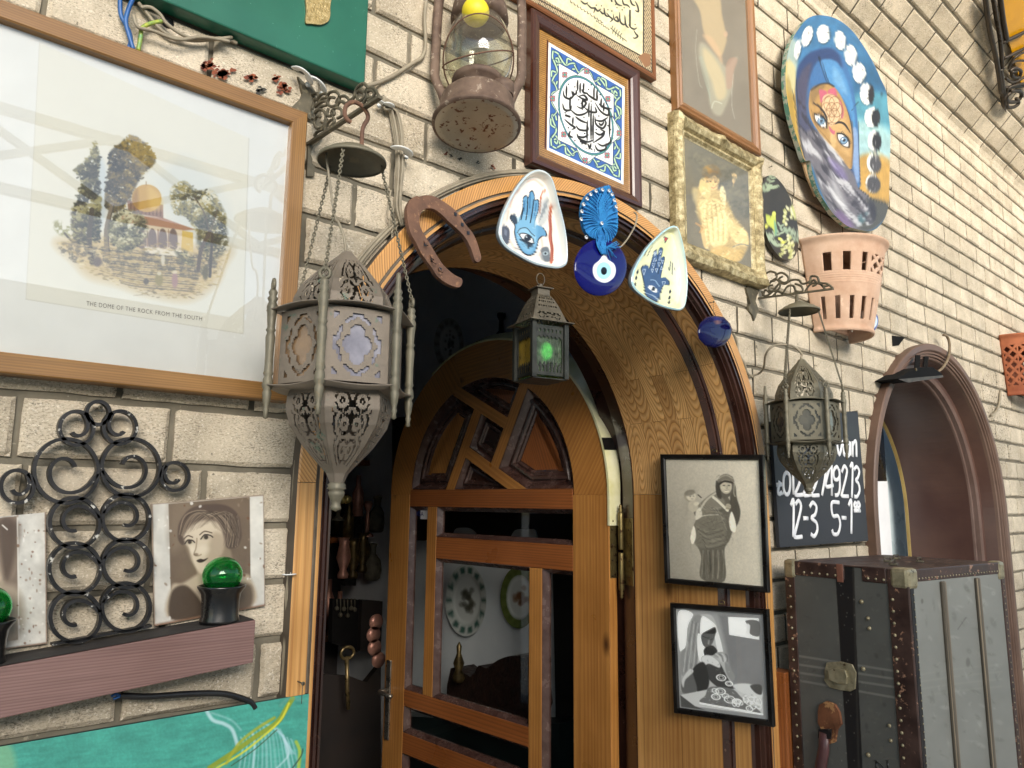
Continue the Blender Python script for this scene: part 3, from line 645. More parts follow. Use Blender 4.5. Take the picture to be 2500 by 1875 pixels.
def text_mesh(s, quad, fmap, off=(0, 0, 0), wt=0.0, space=1.0, res=4):
    """lettering laid into a traced quad (BL,BR,TR,TL in photo px)"""
    cu = bpy.data.curves.new('t', 'FONT'); cu.body = s; cu.resolution_u = res; cu.offset = wt; cu.space_character = space; ob = bpy.data.objects.new('t', cu); SC.collection.objects.link(ob)
    bpy.context.view_layer.update(); me = ob.to_mesh(); V = np.array([v.co[:2] for v in me.vertices]); Fs = [tuple(p.vertices) for p in me.polygons]; ob.to_mesh_clear(); bpy.data.objects.remove(ob); bpy.data.curves.remove(cu)
    a, b = V.min(0), V.max(0); T = (V-a)/(b-a); q = np.array(quad, float); S, R = T[:, :1], T[:, 1:]; P = (q[0]*(1-S)+q[1]*S)*(1-R)+(q[3]*(1-S)+q[2]*S)*R
    W = fmap(P[:, 0], P[:, 1])+np.array(off); return MB().add([tuple(p) for p in W], Fs)
def picture(name, base, label, cat, corners, prof, fmat, cv, Yp, gain=1.0, glass=None, pmat=None, pname='print', sub=1, wob=None, group=None, gY=None, inner=None):
    """framed picture on the wall: corners TL,TR,BR,BL (3D on the wall plane), inner = (inset) of the print edge"""
    t = thing(name, base, label, cat, group); fr = frame_mb(corners, prof, WN, sub, wob).build('frame', fmat, t)
    C = [Vector(c) for c in corners]; ins = inner if inner is not None else prof[-1][0]-.002; I = []
    for i in range(4):
        e1 = (C[(i+1) % 4]-C[i]).normalized(); e0 = (C[(i-1) % 4]-C[i]).normalized(); I.append(C[i]+(e1+e0)*ins)
    Q = [px((p.x, Yp, p.z)) for p in I]
    pr = quad_paint(cv, Q, wmap(Yp), gain).build(pname, pmat or M_paper, t)
    if glass:
        g = gY if gY is not None else Yp-.006; MB().add([(p.x, g, p.z) for p in I], [(0, 1, 2, 3)]).build('glass', glass, t)
    return t, pr
# ================================================================== large landscape print
def dome_canvas():
    c = Canvas(-160, 0, 720, 960, .62, 'e2e2df').use(C1); c.mottle(.03, 120, 3)
    c.poly([(160, 172), (1008, 560), (985, 1352), (105, 1212)], 'e0ddd0', .75)
    c.line([(105, 1212), (985, 1352), (1008, 560)], 2.5, 'b9b5a8', .8, curve=False); c.line([(160, 172), (105, 1212)], 2.5, 'c5c1b5', .6, curve=False)
    n1 = c.noise(9, 5, 5); n2 = c.noise(5, 8, 4); n3 = c.noise(30, 9, 4)
    def tx(lo, hi, nn=n1):
        def f(X, Y):
            j = ((X-c.u0)*c.sc).round().astype(int).clip(0, c.W-1); i = ((Y-c.v0)*c.sc).round().astype(int).clip(0, c.H-1); return np.clip((nn[i, j]-lo)/(hi-lo), 0, 1)
        return f
    c.poly([(225, 975), (300, 1060), (360, 1120), (470, 1150), (590, 1190), (760, 1215), (870, 1150), (905, 1080), (930, 1000), (700, 990), (420, 960)], 'c8a970', .75, 50, True)
    c.poly([(240, 985), (400, 1000), (640, 1020), (860, 1040), (880, 1110), (700, 1120), (420, 1080), (280, 1050)], '5d5548', .8, 16, True, tx(.42, .55))
    for i in range(16): y = 1010+i*9; c.line([(400+i*6, y), (560, y+16), (830-i*3, y+36)], 5, ['4a4238', 'b39a66', '6d6250'][i % 3], .7)
    c.poly([(640, 700), (760, 640), (900, 780), (940, 1000), (820, 980), (700, 900), (600, 700)], 'c9d0d2', .5, 60, True)
    c.poly([(385, 640), (430, 680), (430, 860), (400, 930), (380, 850)], 'bcc8d2', .7, 20, True)
    # far trees
    for (P, a_, b_) in (([(385, 572), (404, 640), (398, 720), (410, 800), (404, 900), (400, 970), (350, 990), (300, 970), (292, 860), (318, 800), (330, 730), (302, 690), (340, 655), (368, 625)], '57543a', '8c8450'),
                        ([(530, 548), (598, 590), (628, 655), (580, 700), (545, 765), (520, 805), (480, 860), (430, 840), (428, 760), (440, 700), (444, 620), (485, 585)], '453d28', '8d7636')):
        c.poly(P, a_, .9, 9, True, tx(.3, .45)); c.poly(P, b_, .8, 12, True, tx(.52, .6, n2)); c.poly(P, '2e2a1e', .6, 14, True, tx(.55, .65))
    c.poly([(560, 600), (628, 655), (560, 720), (540, 680)], 'a3863a', .5, 14, True, tx(.4, .6)); c.poly([(215, 905), (250, 895), (300, 930), (300, 960), (240, 950)], '7e7c45', .7, 12, True, tx(.4, .55))
    c.line([(262, 945), (290, 975), (320, 985)], 8, '4a4034'); c.poly([(290, 850), (340, 830), (345, 970), (300, 970)], '3d3224', .75, 16, True, tx(.4, .5))
    c.dabs([(385, 572), (404, 640), (398, 720), (410, 800), (404, 900), (400, 970), (350, 990), (300, 970), (292, 860), (318, 800), (330, 730), (302, 690), (340, 655), (368, 625)], 620, 8, ['22211a', '36341f', '4a472d', '645f3d', '827a4c', 'a29a6c'], .75, seed=5)
    c.dabs([(530, 548), (598, 590), (628, 655), (580, 700), (545, 765), (520, 805), (480, 860), (430, 840), (428, 760), (440, 700), (444, 620), (485, 585)], 760, 8, ['1e190f', '2f2817', '453a22', '5d4e2b', '7d6a34', '9c8238'], .75, light=(.6, -.6), seed=6)
    c.line([(372, 850), (362, 960), (372, 1062)], 20, '41362a', .95); c.line([(455, 830), (430, 930), (432, 1045)], 17, '7b6c59', .95); c.line([(462, 830), (440, 930), (444, 1045)], 5, '3c3227', .8)
    # domed building in a garden
    c.poly([(515, 812), (660, 830), (662, 888), (640, 880), (520, 862)], '8a634d', .95, 4); [c.line([(530+i*15, 822+i*2), (530+i*15, 858+i*2)], 4, '54392f', .8) for i in range(9)]
    c.ell(594, 803, 60, 56, 'c39a48', 1, 6, 3); c.poly([(600, 757), (636, 775), (655, 815), (650, 850), (610, 845)], 'e0bc66', .6, 22, True); c.poly([(536, 800), (556, 765), (560, 840), (538, 830)], '8b6228', .6, 14, True); c.line([(592, 750), (592, 735)], 3, '8a6a3a')
    c.poly([(500, 865), (665, 884), (792, 930), (740, 934), (560, 906), (470, 900)], 'a9795a', .95, 4); c.poly([(545, 905), (738, 932), (734, 1012), (560, 1000)], 'dccab0', .95, 4)
    for i in range(4):
        x = 575+i*42; c.poly([(x-14, 1000), (x-15, 945), (x, 925), (x+16, 948), (x+16, 1004)], '6d5a55', .9, 4, True); c.line([(x-19, 930), (x-19, 1000)], 4, '8a6a56')
    c.poly([(738, 934), (782, 942), (782, 1020), (734, 1012)], 'd7b454', .95, 3); c.poly([(585, 998), (738, 1015), (720, 1040), (590, 1024)], 'e6dccb', .9, 3)
    for P in ([(500, 850), (580, 870), (600, 940), (560, 1000), (500, 1020), (450, 980), (440, 900)], [(705, 1010), (760, 1020), (790, 1075), (750, 1070)]): c.poly(P, '5a5740', .9, 14, True, tx(.35, .5)); c.poly(P, 'b9b48a', .6, 14, True, tx(.56, .62, n2))
    RT = [(700, 760), (745, 735), (800, 775), (860, 775), (895, 830), (915, 880), (908, 960), (880, 1010), (840, 985), (790, 930), (760, 880), (712, 862), (690, 810)]
    c.poly(RT, '62603f', .9, 14, True, tx(.44, .52)); c.poly(RT, '9a8a48', .8, 14, True, tx(.56, .62, n2)); c.poly([(820, 870), (900, 880), (920, 1000), (850, 1060), (800, 1000)], '4d4a34', .85, 18, True, tx(.42, .52))
    c.dabs(RT, 700, 7, ['3b3826', '57523a', '77704a', '9a8c52', 'b8ab78', 'dcd5ba'], .72, seed=8); c.dabs([(820, 870), (900, 880), (920, 1000), (850, 1060), (800, 1000)], 300, 7, ['2f2d20', '4a4630', '6b6546'], .75, seed=9)
    c.dabs([(225, 975), (420, 960), (700, 990), (930, 1000), (905, 1080), (870, 1150), (760, 1215), (590, 1190), (470, 1150), (300, 1060)], 900, 9, ['4b4232', '6e6042', '94804e', 'b8a068', 'd2bd88', 'e4d7b0'], .5, .3, 6, seed=10)
    c.dabs([(440, 900), (500, 850), (580, 870), (600, 940), (560, 1000), (500, 1020), (450, 980)], 340, 7, ['2c2a20', '4b4833', '6c6848', '9c9670', 'cfc9a8'], .75, seed=11)
    c.line([(850, 940), (815, 1010), (803, 1092)], 15, '5b4a3c'); c.line([(860, 950), (855, 1040), (850, 1120)], 11, '463a30'); c.line([(850, 960), (830, 870), (790, 800)], 4, '5b4a3c'); c.line([(850, 950), (880, 850)], 4, '5b4a3c')
    c.ell(644, 1132, 16, 26, '8d8048', .95, 0, 6); c.ell(645, 1108, 9, 8, 'cbbfa0', 1, 0, 3); c.ell(708, 1135, 12, 32, 'a27c7c', .95, 0, 6); c.ell(708, 1102, 10, 7, 'd6c7a8', 1, 0, 3); c.ell(592, 1140, 11, 12, '4b4034', .9, 0, 4); c.ell(660, 1052, 8, 22, 'd5cdbb', .9, 0, 5); c.ell(395, 1060, 18, 20, '5b4a44', .9, 0, 8); c.ell(832, 1105, 12, 30, '5d5330', .9, 0, 6)
    for i in range(26): x = 540+random.random()*260; y = 1150+random.random()*55; c.line([(x, y), (x+random.uniform(10, 50), y+random.uniform(-6, 8))], 2, '7d6a4c', .5)
    return c
XZ = lambda x0, x1, z0, z1: [(x0, 0, z1), (x1, 0, z1), (x1, 0, z0), (x0, 0, z0)]
t, pr = picture('framed_print', (.26, 0, 1.655), 'large captioned print of a domed shrine among trees, in a plain pine frame', 'picture',
    XZ(-.03, .519, 1.662, 2.181), [(0, 0), (0, .034), (.002, .036), (.026, .036), (.028, .034), (.028, .018)], wood('frame_pine', '7f5a33', '99733f', 260, 2, .38, True, .1, .3, cdark='6d4725'), dome_canvas(), -.020, .8, glassmat('picture_glass_clear', (.97, .98, .97), .01, 1.3, .04))
for o in SC.objects:
    if o.parent == t and o.name.startswith('frame'): o.modifiers.new('Bevel', 'BEVEL').width = .0015
text_mesh('THE DOME OF THE ROCK FROM THE SOUTH', [C1(350, 1237), C1(818, 1299), C1(819, 1283), C1(351, 1219)], wmap(-.0206), wt=-.006, space=1.12).build('caption', surf('print_ink', '4b4440', '575049', 9, .7), pr)
# ================================================================== tile panel in a dark frame with woven mount
M_fdark = wood('dark_frame_wood', '3a1c12', '532a1a', 200, 4, .3, False, .1, .3, coat=.5, cdark='200d08')
def tile_canvas():
    c = Canvas(1290, 20, 1570, 530, 1.1, 'a5793f').use(C15)
    U, V = c.X, c.Y; hs = .5+.5*np.sign(np.sin(U*1.05)*np.sin(V*1.25+U*.55)); c.a = c.a*(.62+.5*hs[..., None]); c.mottle(.12, 14, 4)
    TL, TR, BR, BL = np.array((1072, 325)), np.array((1660, 670)), np.array((1650, 1425)), np.array((1058, 1155))
    def q(s, t): s, t = np.array(s), np.array(t); return tuple((TL*(1-s)+TR*s)*(1-t)+(BL*(1-s)+BR*s)*t)
    Q = lambda *p: [q(*a) for a in p]
    c.poly(Q((-.022, -.018), (-.003, -.012), (-.006, 1.0), (-.03, .99)), '4a1e0e', 1, 3)
    c.poly(Q((0, 0), (1, 0), (1, 1), (0, 1)), 'edeff0'); c.poly(Q((.03, .028), (.97, .028), (.97, .972), (.03, .972)), '3a62a8')
    c.mottle(.06, 9, 6)
    # corner scrolls
    for (cx, cy, fx, fy) in ((0, 0, 1, 1), (1, 0, -1, 1), (1, 1, -1, -1), (0, 1, 1, -1)):
        for sw in (0, 1):
            def m_(a, b): a, b = (b, a) if sw else (a, b); return q(cx+fx*a, cy+fy*b)
            def sc(pts, w_=13):
                P = [m_(*p) for p in pts]; c.line(P, w_+9, '1d3258', .9); c.line(P, w_, '8fb59c'); c.line(P, w_*.4, 'c9dcb4')
            sc([(.06, .06), (.12, .055), (.17, .09), (.15, .14), (.1, .13), (.11, .1)]); sc([(.14, .07), (.22, .12), (.29, .08), (.34, .06), (.36, .1), (.32, .12)]); sc([(.24, .1), (.25, .05), (.3, .045)]); sc([(.34, .075), (.4, .12), (.44, .07), (.47, .05)], 10)
    # eight-pointed star
    import itertools
    sq1 = [(.14, .14), (.86, .14), (.86, .86), (.14, .86)]; d = .51; sq2 = [(.5, .5-d+.035), (.5+d-.035, .5), (.5, .5+d-.035), (.5-d+.035, .5)]
    for S in (sq1, sq2):
        P = Q(*S); c.poly(P, 'f1f1ee', 1); cc = np.mean(P, 0); c.line(P+[P[0]], 4, '26344c', 1, curve=False); P2 = [tuple(cc+(np.array(p)-cc)*.93) for p in P]; c.line(P2+[P2[0]], 3, '3e8f83', 1, curve=False)
    for a in range(8):
        r = .40 if a % 2 else .435; x, y = .5+r*math.cos(a*math.pi/4), .5+r*math.sin(a*math.pi/4); X, Y = q(x, y)
        for k in range(4): c.ell(X+13*math.cos(k*1.57+.8), Y+15*math.sin(k*1.57+.8), 9, 10, 'b9605a', .9, 0, 3, None); c.ell(X+13*math.cos(k*1.57+.8), Y+15*math.sin(k*1.57+.8), 11, 12, '22406a', .9, 0, 2, 3)
        c.ell(X, Y, 9, 10, '4a9a86', 1)
    circ = Q(*[(.5+.365*math.cos(i*math.pi/24), .5+.365*math.sin(i*math.pi/24)) for i in range(48)])
    c.poly(circ, '1f2f4c'); cc = np.mean(circ, 0); c.poly([tuple(cc+(np.array(p)-cc)*.985) for p in circ], '4d9485'); c.poly([tuple(cc+(np.array(p)-cc)*.955) for p in circ], '20447c'); c.poly([tuple(cc+(np.array(p)-cc)*.935) for p in circ], 'f4f4f1')
    # dense calligraphy: tall stems, bowls, loops, dots, traced from the panel
    W = lambda pts, w_=13: c.line(pts, w_, '17171a', 1, .8, True, True)
    for x, y0, y1 in ((1213, 660, 745), (1298, 615, 700), (1345, 640, 700), (1318, 640, 720), (1425, 668, 760), (1448, 690, 780), (1240, 745, 850), (1385, 790, 905), (1402, 800, 1090), (1418, 880, 1100), (1545, 880, 1060), (1372, 930, 1090), (1335, 760, 850), (1262, 905, 960), (1480, 760, 830), (1500, 790, 860)): W([(x, y0), (x-3, (y0+y1)/2), (x-2, y1)], 15)
    for P in ([(1185, 700), (1195, 745), (1235, 762), (1265, 735), (1262, 705)], [(1250, 700), (1262, 730), (1285, 720), (1285, 695)], [(1290, 735), (1330, 760), (1370, 770), (1345, 735), (1300, 745)], [(1365, 720), (1395, 745), (1440, 770), (1452, 740)], [(1330, 690), (1345, 715), (1375, 720)],
              [(1180, 800), (1195, 845), (1235, 850), (1250, 815)], [(1240, 845), (1290, 885), (1345, 880), (1385, 850)], [(1290, 820), (1330, 835), (1360, 800), (1345, 780), (1320, 800)], [(1350, 830), (1390, 860), (1440, 865), (1430, 825)], [(1430, 790), (1475, 860), (1530, 890), (1535, 850), (1510, 840)], [(1460, 800), (1500, 830), (1560, 840)],
              [(1195, 920), (1240, 960), (1275, 985), (1250, 1000)], [(1205, 890), (1235, 900)], [(1280, 900), (1320, 930), (1370, 950)], [(1285, 970), (1310, 1000), (1370, 1005), (1375, 975)], [(1430, 900), (1440, 960), (1490, 990), (1515, 950), (1500, 920)], [(1435, 925), (1480, 935), (1530, 905)], [(1460, 950), (1480, 965), (1500, 940)],
              [(1240, 1010), (1230, 1045), (1260, 1060)], [(1290, 1030), (1310, 1070), (1370, 1095), (1420, 1080)], [(1300, 1050), (1340, 1060), (1380, 1040)], [(1420, 1100), (1450, 1080), (1490, 1050), (1500, 1015), (1470, 1000)], [(1430, 1020), (1470, 1040), (1510, 1010)], [(1430, 1120), (1455, 1160), (1510, 1150), (1515, 1105)], [(1450, 1105), (1490, 1125), (1545, 1100), (1550, 1060)], [(1375, 1110), (1390, 1140), (1400, 1105)], [(1320, 1090), (1360, 1110)]): W(P, 17)
    for x, y in ((1225, 650), (1275, 670), (1380, 690), (1400, 655), (1470, 730), (1210, 860), (1305, 770), (1400, 780), (1520, 800), (1560, 900), (1225, 985), (1345, 905), (1460, 895), (1530, 970), (1550, 1000), (1275, 1085), (1350, 1030), (1470, 1070), (1330, 1110), (1405, 1150), (1200, 870), (1440, 1000)): c.ell(x, y, 6, 6, '17171a', 1, 45)
    c.line([(1355, 1140), (1375, 1150), (1400, 1150), (1410, 1160)], 4, '17171a'); c.line([(1425, 1150), (1428, 1170)], 6, '17171a')
    return c
t, pr = picture('tile_picture', (1.26, 0, 2.275), 'blue and white calligraphy tile on a woven mount inside a dark brown wooden frame', 'picture', XZ(1.066, 1.463, 2.268, 2.661),
    [(0, 0), (0, .020), (.003, .026), (.012, .026), (.026, .021), (.031, .017), (.033, .010)], M_fdark, tile_canvas(), -.0105, 1.0, None, M_enamel, 'tile_and_mount')
# ================================================================== inlaid calligraphy frame above it (cut by the top edge of the photo)
def upper_canvas():
    c = Canvas(1170, -130, 1620, 210, 1.0, 'cfc5a0').use(C15); c.mottle(.14, 22, 14)
    st = .5+.5*np.sin((c.X-c.Y*.7)*.2+c.noise(30, 3)*9); c.a = c.a*(1+.05*st[..., None])
    # inlay border following the lower and right sides
    P0, P1, P2, P3 = (470, -120), (1800, 437), (1805, -150), (1880, 560)
    bord = [(700, -160), (1010, -20), (1800, 440), (1812, -160), (1880, -160), (1884, 590), (1000, 60), (640, -120)]
    n = c.noise(4.2, 21, 2); k = (n > .5)
    U = c.X+c.Y*.0; hexp = (np.sin(c.X*1.15+c.Y*.6)*np.sin(c.Y*1.25-c.X*.2) > -.1)
    sl = c.a.copy(); c.poly(bord, '2a241c', 1); msk = (np.abs(c.a-c.c('2a241c')).sum(-1) < .01); c.a[msk & hexp] = c.c('cbb48c'); c.mottle(.1, 6, 31)
    c.line([(700, -136), (1018, 8), (1803, 440), (1806, -150)], 9, '2b221a', 1, curve=False); c.line([(990, 28), (1870, 560), (1880, -150)], 7, '2b221a', 1, curve=False)
    c.poly([(1765, 440), (1808, 405), (1858, 420), (1860, 500), (1820, 520)], '8a6242')
    W = lambda pts, w_=9: c.line(pts, w_, '23211e', 1, .8, True, True)
    for P in ([(1730, 235), (1745, 260), (1760, 280), (1740, 295), (1722, 290)], [(1690, 190), (1710, 215), (1735, 225), (1752, 215)], [(1700, 80), (1700, 200)], [(1660, 120), (1668, 190), (1690, 215)], [(1620, 95), (1625, 165), (1650, 190), (1670, 180)], [(1570, 110), (1580, 150), (1610, 165), (1600, 130), (1585, 140)], [(1520, 100), (1545, 130), (1565, 150), (1545, 170)], [(1500, 60), (1510, 115), (1540, 130)], [(1470, 85), (1490, 105), (1510, 100)], [(1430, 55), (1450, 85), (1475, 70)], [(1370, 30), (1400, 60), (1430, 65), (1420, 100)], [(1320, 5), (1350, 30), (1375, 20)],
              [(1740, 10), (1760, 50), (1765, 90), (1740, 80)], [(1700, -10), (1715, 30), (1740, 45)], [(1640, -20), (1650, 30), (1680, 40), (1700, 60)], [(1580, -15), (1600, 30), (1640, 45)], [(1550, -30), (1560, 10)]): W(P, 13)
    for x, y in ((1700, 160), (1640, 75), (1560, 85), (1530, 75), (1480, 45), (1655, 60), (1600, 60), (1740, 190), (1440, 40), (1590, 35)): c.ell(x, y, 5, 5, '23211e')
    for i in range(10): x = 1240+i*26; y = 10+i*17; W([(x, y-10), (x+6, y+10), (x+20, y+12)], 6)
    for i in range(6): x = 1440+i*18; y = 160+i*12; W([(x, y-8), (x+4, y+8), (x+15, y+6)], 5)
    c.line([(1550, 215), (1600, 260), (1675, 318)], 5, '2e3226'); [c.line([(1560+i*16, 222+i*14), (1568+i*17, 200+i*14)], 5, '2e3226') for i in range(5)]; [c.line([(1570+i*18, 236+i*15), (1566+i*20, 258+i*14)], 5, '2e3226') for i in range(5)]
    return c
M_fin = wood('carved_brown_frame', '6b3f1c', '8c5426', 200, 6, .45, False, .3, .8, cdark='3c200d')
t, pr = picture('inlaid_calligraphy_panel', (1.2, 0, 2.68), 'cream calligraphy sheet in a geometric inlaid frame directly above the blue tile picture', 'picture', [(.70, 0, 3.23), (1.54, 0, 3.23), (1.54, 0, 2.668), (.70, 0, 2.668)],
    [(0, 0), (0, .020), (.004, .022), (.013, .021), (.014, .018)], M_fin, upper_canvas(), -.018, 1.0, None, M_paper, 'inlaid_sheet')
# ================================================================== tall pale portrait behind glass
def portrait_canvas():
    c = Canvas(1640, -230, 1870, 400, .62, '7d7469').use(C25); c.mottle(.12, 70, 2)
    c.poly([(500, -300), (800, -300), (880, 0), (900, 200), (960, 480), (950, 600), (880, 760), (760, 640), (650, 420), (600, 150), (470, -100)], 'c2ab86', .85, 30, True)
    c.poly([(560, -1100), (900, -1050), (980, -700), (900, -300), (500, -300), (430, -750)], '8b6a50', .7, 60, True); c.ell(700, -560, 180, 300, 'c9ad8a', .9, 0, 50)
    c.poly([(600, 590), (680, 600), (860, 800), (960, 900), (1040, 800), (1110, 780), (1060, 950), (1040, 1180), (960, 1420), (880, 1560), (780, 1520), (730, 1380), (720, 1200), (640, 950), (590, 760)], 'b9b8a4', .6, 40, True)
    c.poly([(650, 650), (780, 760), (900, 960), (960, 1200), (930, 1330), (830, 1330), (760, 1100), (660, 850)], 'd3bf96', .7, 50, True)
    c.poly([(960, 860), (1020, 780), (1110, 800), (1060, 960), (1045, 1150), (970, 1200), (950, 1000)], 'b08676', .6, 24, True)
    c.poly([(640, 480), (760, 500), (880, 700), (900, 860), (800, 700)], 'cfab88', .7, 40, True)
    for i in range(5): c.line([(590+i*10, 760), (640+i*16, 1000), (720+i*8, 1250+i*40)], 6, '9fb0a4', .6)
    c.line([(560, 400), (545, 700), (590, 1100), (630, 1180)], 7, 'b9c0b4', .7); c.line([(1050, 1000), (1030, 1380), (1070, 1600)], 7, 'c6ccc4', .7); c.ell(950, 460, 28, 40, 'c9a58c', .8, 0, 14); c.line([(760, 1460), (800, 1370), (900, 1400)], 10, 'e2e4d4', .8)
    c.a = c.a*.9+.06; return c
t, pr = picture('portrait_picture', (1.87, 0, 2.6), 'tall faded portrait of a pale draped figure in a thin worn brown frame', 'picture', [(1.632, 0, 3.34), (2.075, 0, 3.34), (2.075, 0, 2.618), (1.632, 0, 2.618)],
    [(0, 0), (0, .022), (.004, .026), (.012, .024), (.018, .027), (.026, .022), (.034, .018), (.036, .012)], wood('worn_gilt_brown', '6f4222', '8d5c33', 260, 2, .35, False, .08, .5, coat=.3, cdark='a58a4a'), portrait_canvas(), -.012, 1.0, M_gl2)
# ================================================================== gilded picture of a child
def cherub_canvas():
    c = Canvas(1660, 330, 1860, 670, .8, '6c6554').use(C5); c.mottle(.12, 60, 12)
    c.poly([(1470, 0), (1750, 0), (1900, 200), (1890, 500), (1700, 420), (1500, 250)], '5d6060', .5, 80, True)
    for P, col, so_ in (([(1500, 300), (1560, 330), (1540, 420), (1500, 380)], 'b0a078', 24), ([(1540, 290), (1600, 300), (1700, 330), (1780, 500), (1860, 600), (1870, 700), (1800, 790), (1660, 770), (1600, 700), (1560, 560), (1520, 450)], 'b9a06c', 22),
        ([(1550, 240), (1590, 225), (1610, 260), (1620, 330), (1600, 370), (1560, 350), (1540, 300)], 'd9bf86', 10), ([(1540, 400), (1620, 370), (1700, 400), (1720, 480), (1740, 600), (1720, 680), (1640, 700), (1590, 620), (1560, 540), (1550, 470)], 'e2cd96', 12), ([(1720, 480), (1780, 540), (1860, 600), (1870, 690), (1800, 680), (1740, 600)], 'ddc58e', 14),
        ([(1550, 560), (1600, 560), (1610, 640), (1600, 710), (1570, 690)], 'd6b980', 8), ([(1620, 720), (1700, 690), (1780, 720), (1840, 720), (1820, 790), (1740, 800), (1640, 770)], 'c7a768', 16)): c.poly(P, col, .9, so_, True)
    c.ell(1630, 250, 44, 56, 'd9b987', 1, -20, 14); c.ell(1620, 195, 56, 48, '7e5d30', .9, -20, 22); c.ell(1600, 170, 30, 22, 'a07c40', .8, 0, 16); c.ell(1660, 200, 28, 34, '6f5029', .8, -30, 16)
    c.poly([(1600, 240), (1640, 215), (1670, 250), (1665, 300), (1630, 318), (1600, 290)], 'e0bd8b', .9, 10, True); c.ell(1618, 258, 7, 4, '4a3420', .9, 20, 3); c.ell(1650, 262, 7, 4, '4a3420', .9, 0, 3); c.line([(1622, 296), (1636, 302), (1650, 295)], 5, '9a5d46', .8); c.ell(1636, 280, 5, 6, 'c0926a', .6, 0, 4)
    c.line([(1570, 330), (1600, 345), (1610, 390)], 20, 'd2b27c', .8); c.poly([(1690, 280), (1720, 330), (1715, 420), (1680, 360)], 'efe0b4', .85, 10, True)
    for i in range(9): c.line([(1580+i*14, 410), (1575+i*18, 520), (1590+i*16, 660)], 5, ['f0deb0', '9e8654'][i % 2], .6)
    c.ell(1776, 245, 12, 22, 'd8b98a', .9, 10, 5); [c.line([(1768+i*8, 235), (1762+i*9, 195+abs(i-1)*8)], 7, 'd8b98a', .9) for i in range(4)]; c.line([(1776, 250), (1770, 290)], 9, 'c9aa7c', .6)
    c.line([(1520, 540), (1560, 570), (1545, 600)], 14, 'bb8c54', .7); c.line([(1770, 700), (1820, 680), (1870, 690)], 9, '5d6668', .7); c.dabs([(1540, 290), (1600, 300), (1700, 330), (1780, 500), (1860, 600), (1870, 700), (1800, 790), (1660, 770), (1600, 700), (1560, 560), (1520, 450)], 500, 13, ['8c7444', 'b39a64', 'd0b67c', 'e6d09a', 'f2e4b8'], .28, .35, seed=4); c.dabs([(1480, 60), (1880, 200), (1890, 500), (1760, 420), (1690, 280), (1560, 220)], 260, 22, ['4c4c44', '6c685a', '7d7865'], .3, .5, seed=7); c.mottle(.06, 10, 9); return c
def giltmat():
    g = N('cracked_gilt'); v = g.coord(); a = g.noise(v, 40, 6, .7); col = g.ramp(a, [(.35, lin('786a48')), (.5, lin('ab9b72')), (.62, lin('d2c59d'))]); b = g.noise(v, 260, 4, .7); k = g.ramp(b, [(.6, (0, 0, 0)), (.66, (1, 1, 1))])
    col = g.mix(k, col, lin('4b3a20')); nr = g.bump(g.noise(v, 150, 6, .7), .9, .003); return g.out(col, .5, nr, .35)
M_gilt = giltmat()
def gw(i, t, a):
    if a in (2, 3): return .002*math.sin(t*22+i)*math.cos(t*57)+(.009*math.exp(-((t-.5)/.05)**2) if i in (0, 2) else 0)+.010*(math.exp(-(t/.06)**2)+math.exp(-((1-t)/.06)**2))
    return 0
t, pr = picture('gilded_picture', (1.86, 0, 2.17), 'old painting of a curly-haired child in white in an ornate cracked gilt frame', 'picture', [(1.612, 0, 2.604), (2.068, 0, 2.604), (2.062, 0, 2.170), (1.612, 0, 2.170)],
    [(0, 0), (0, .022), (.004, .030), (.020, .036), (.034, .030), (.040, .020), (.048, .022), (.054, .014), (.058, .012)], M_gilt, cherub_canvas(), -.011, 1.2, M_gl2, None, 'painting', 40, gw)
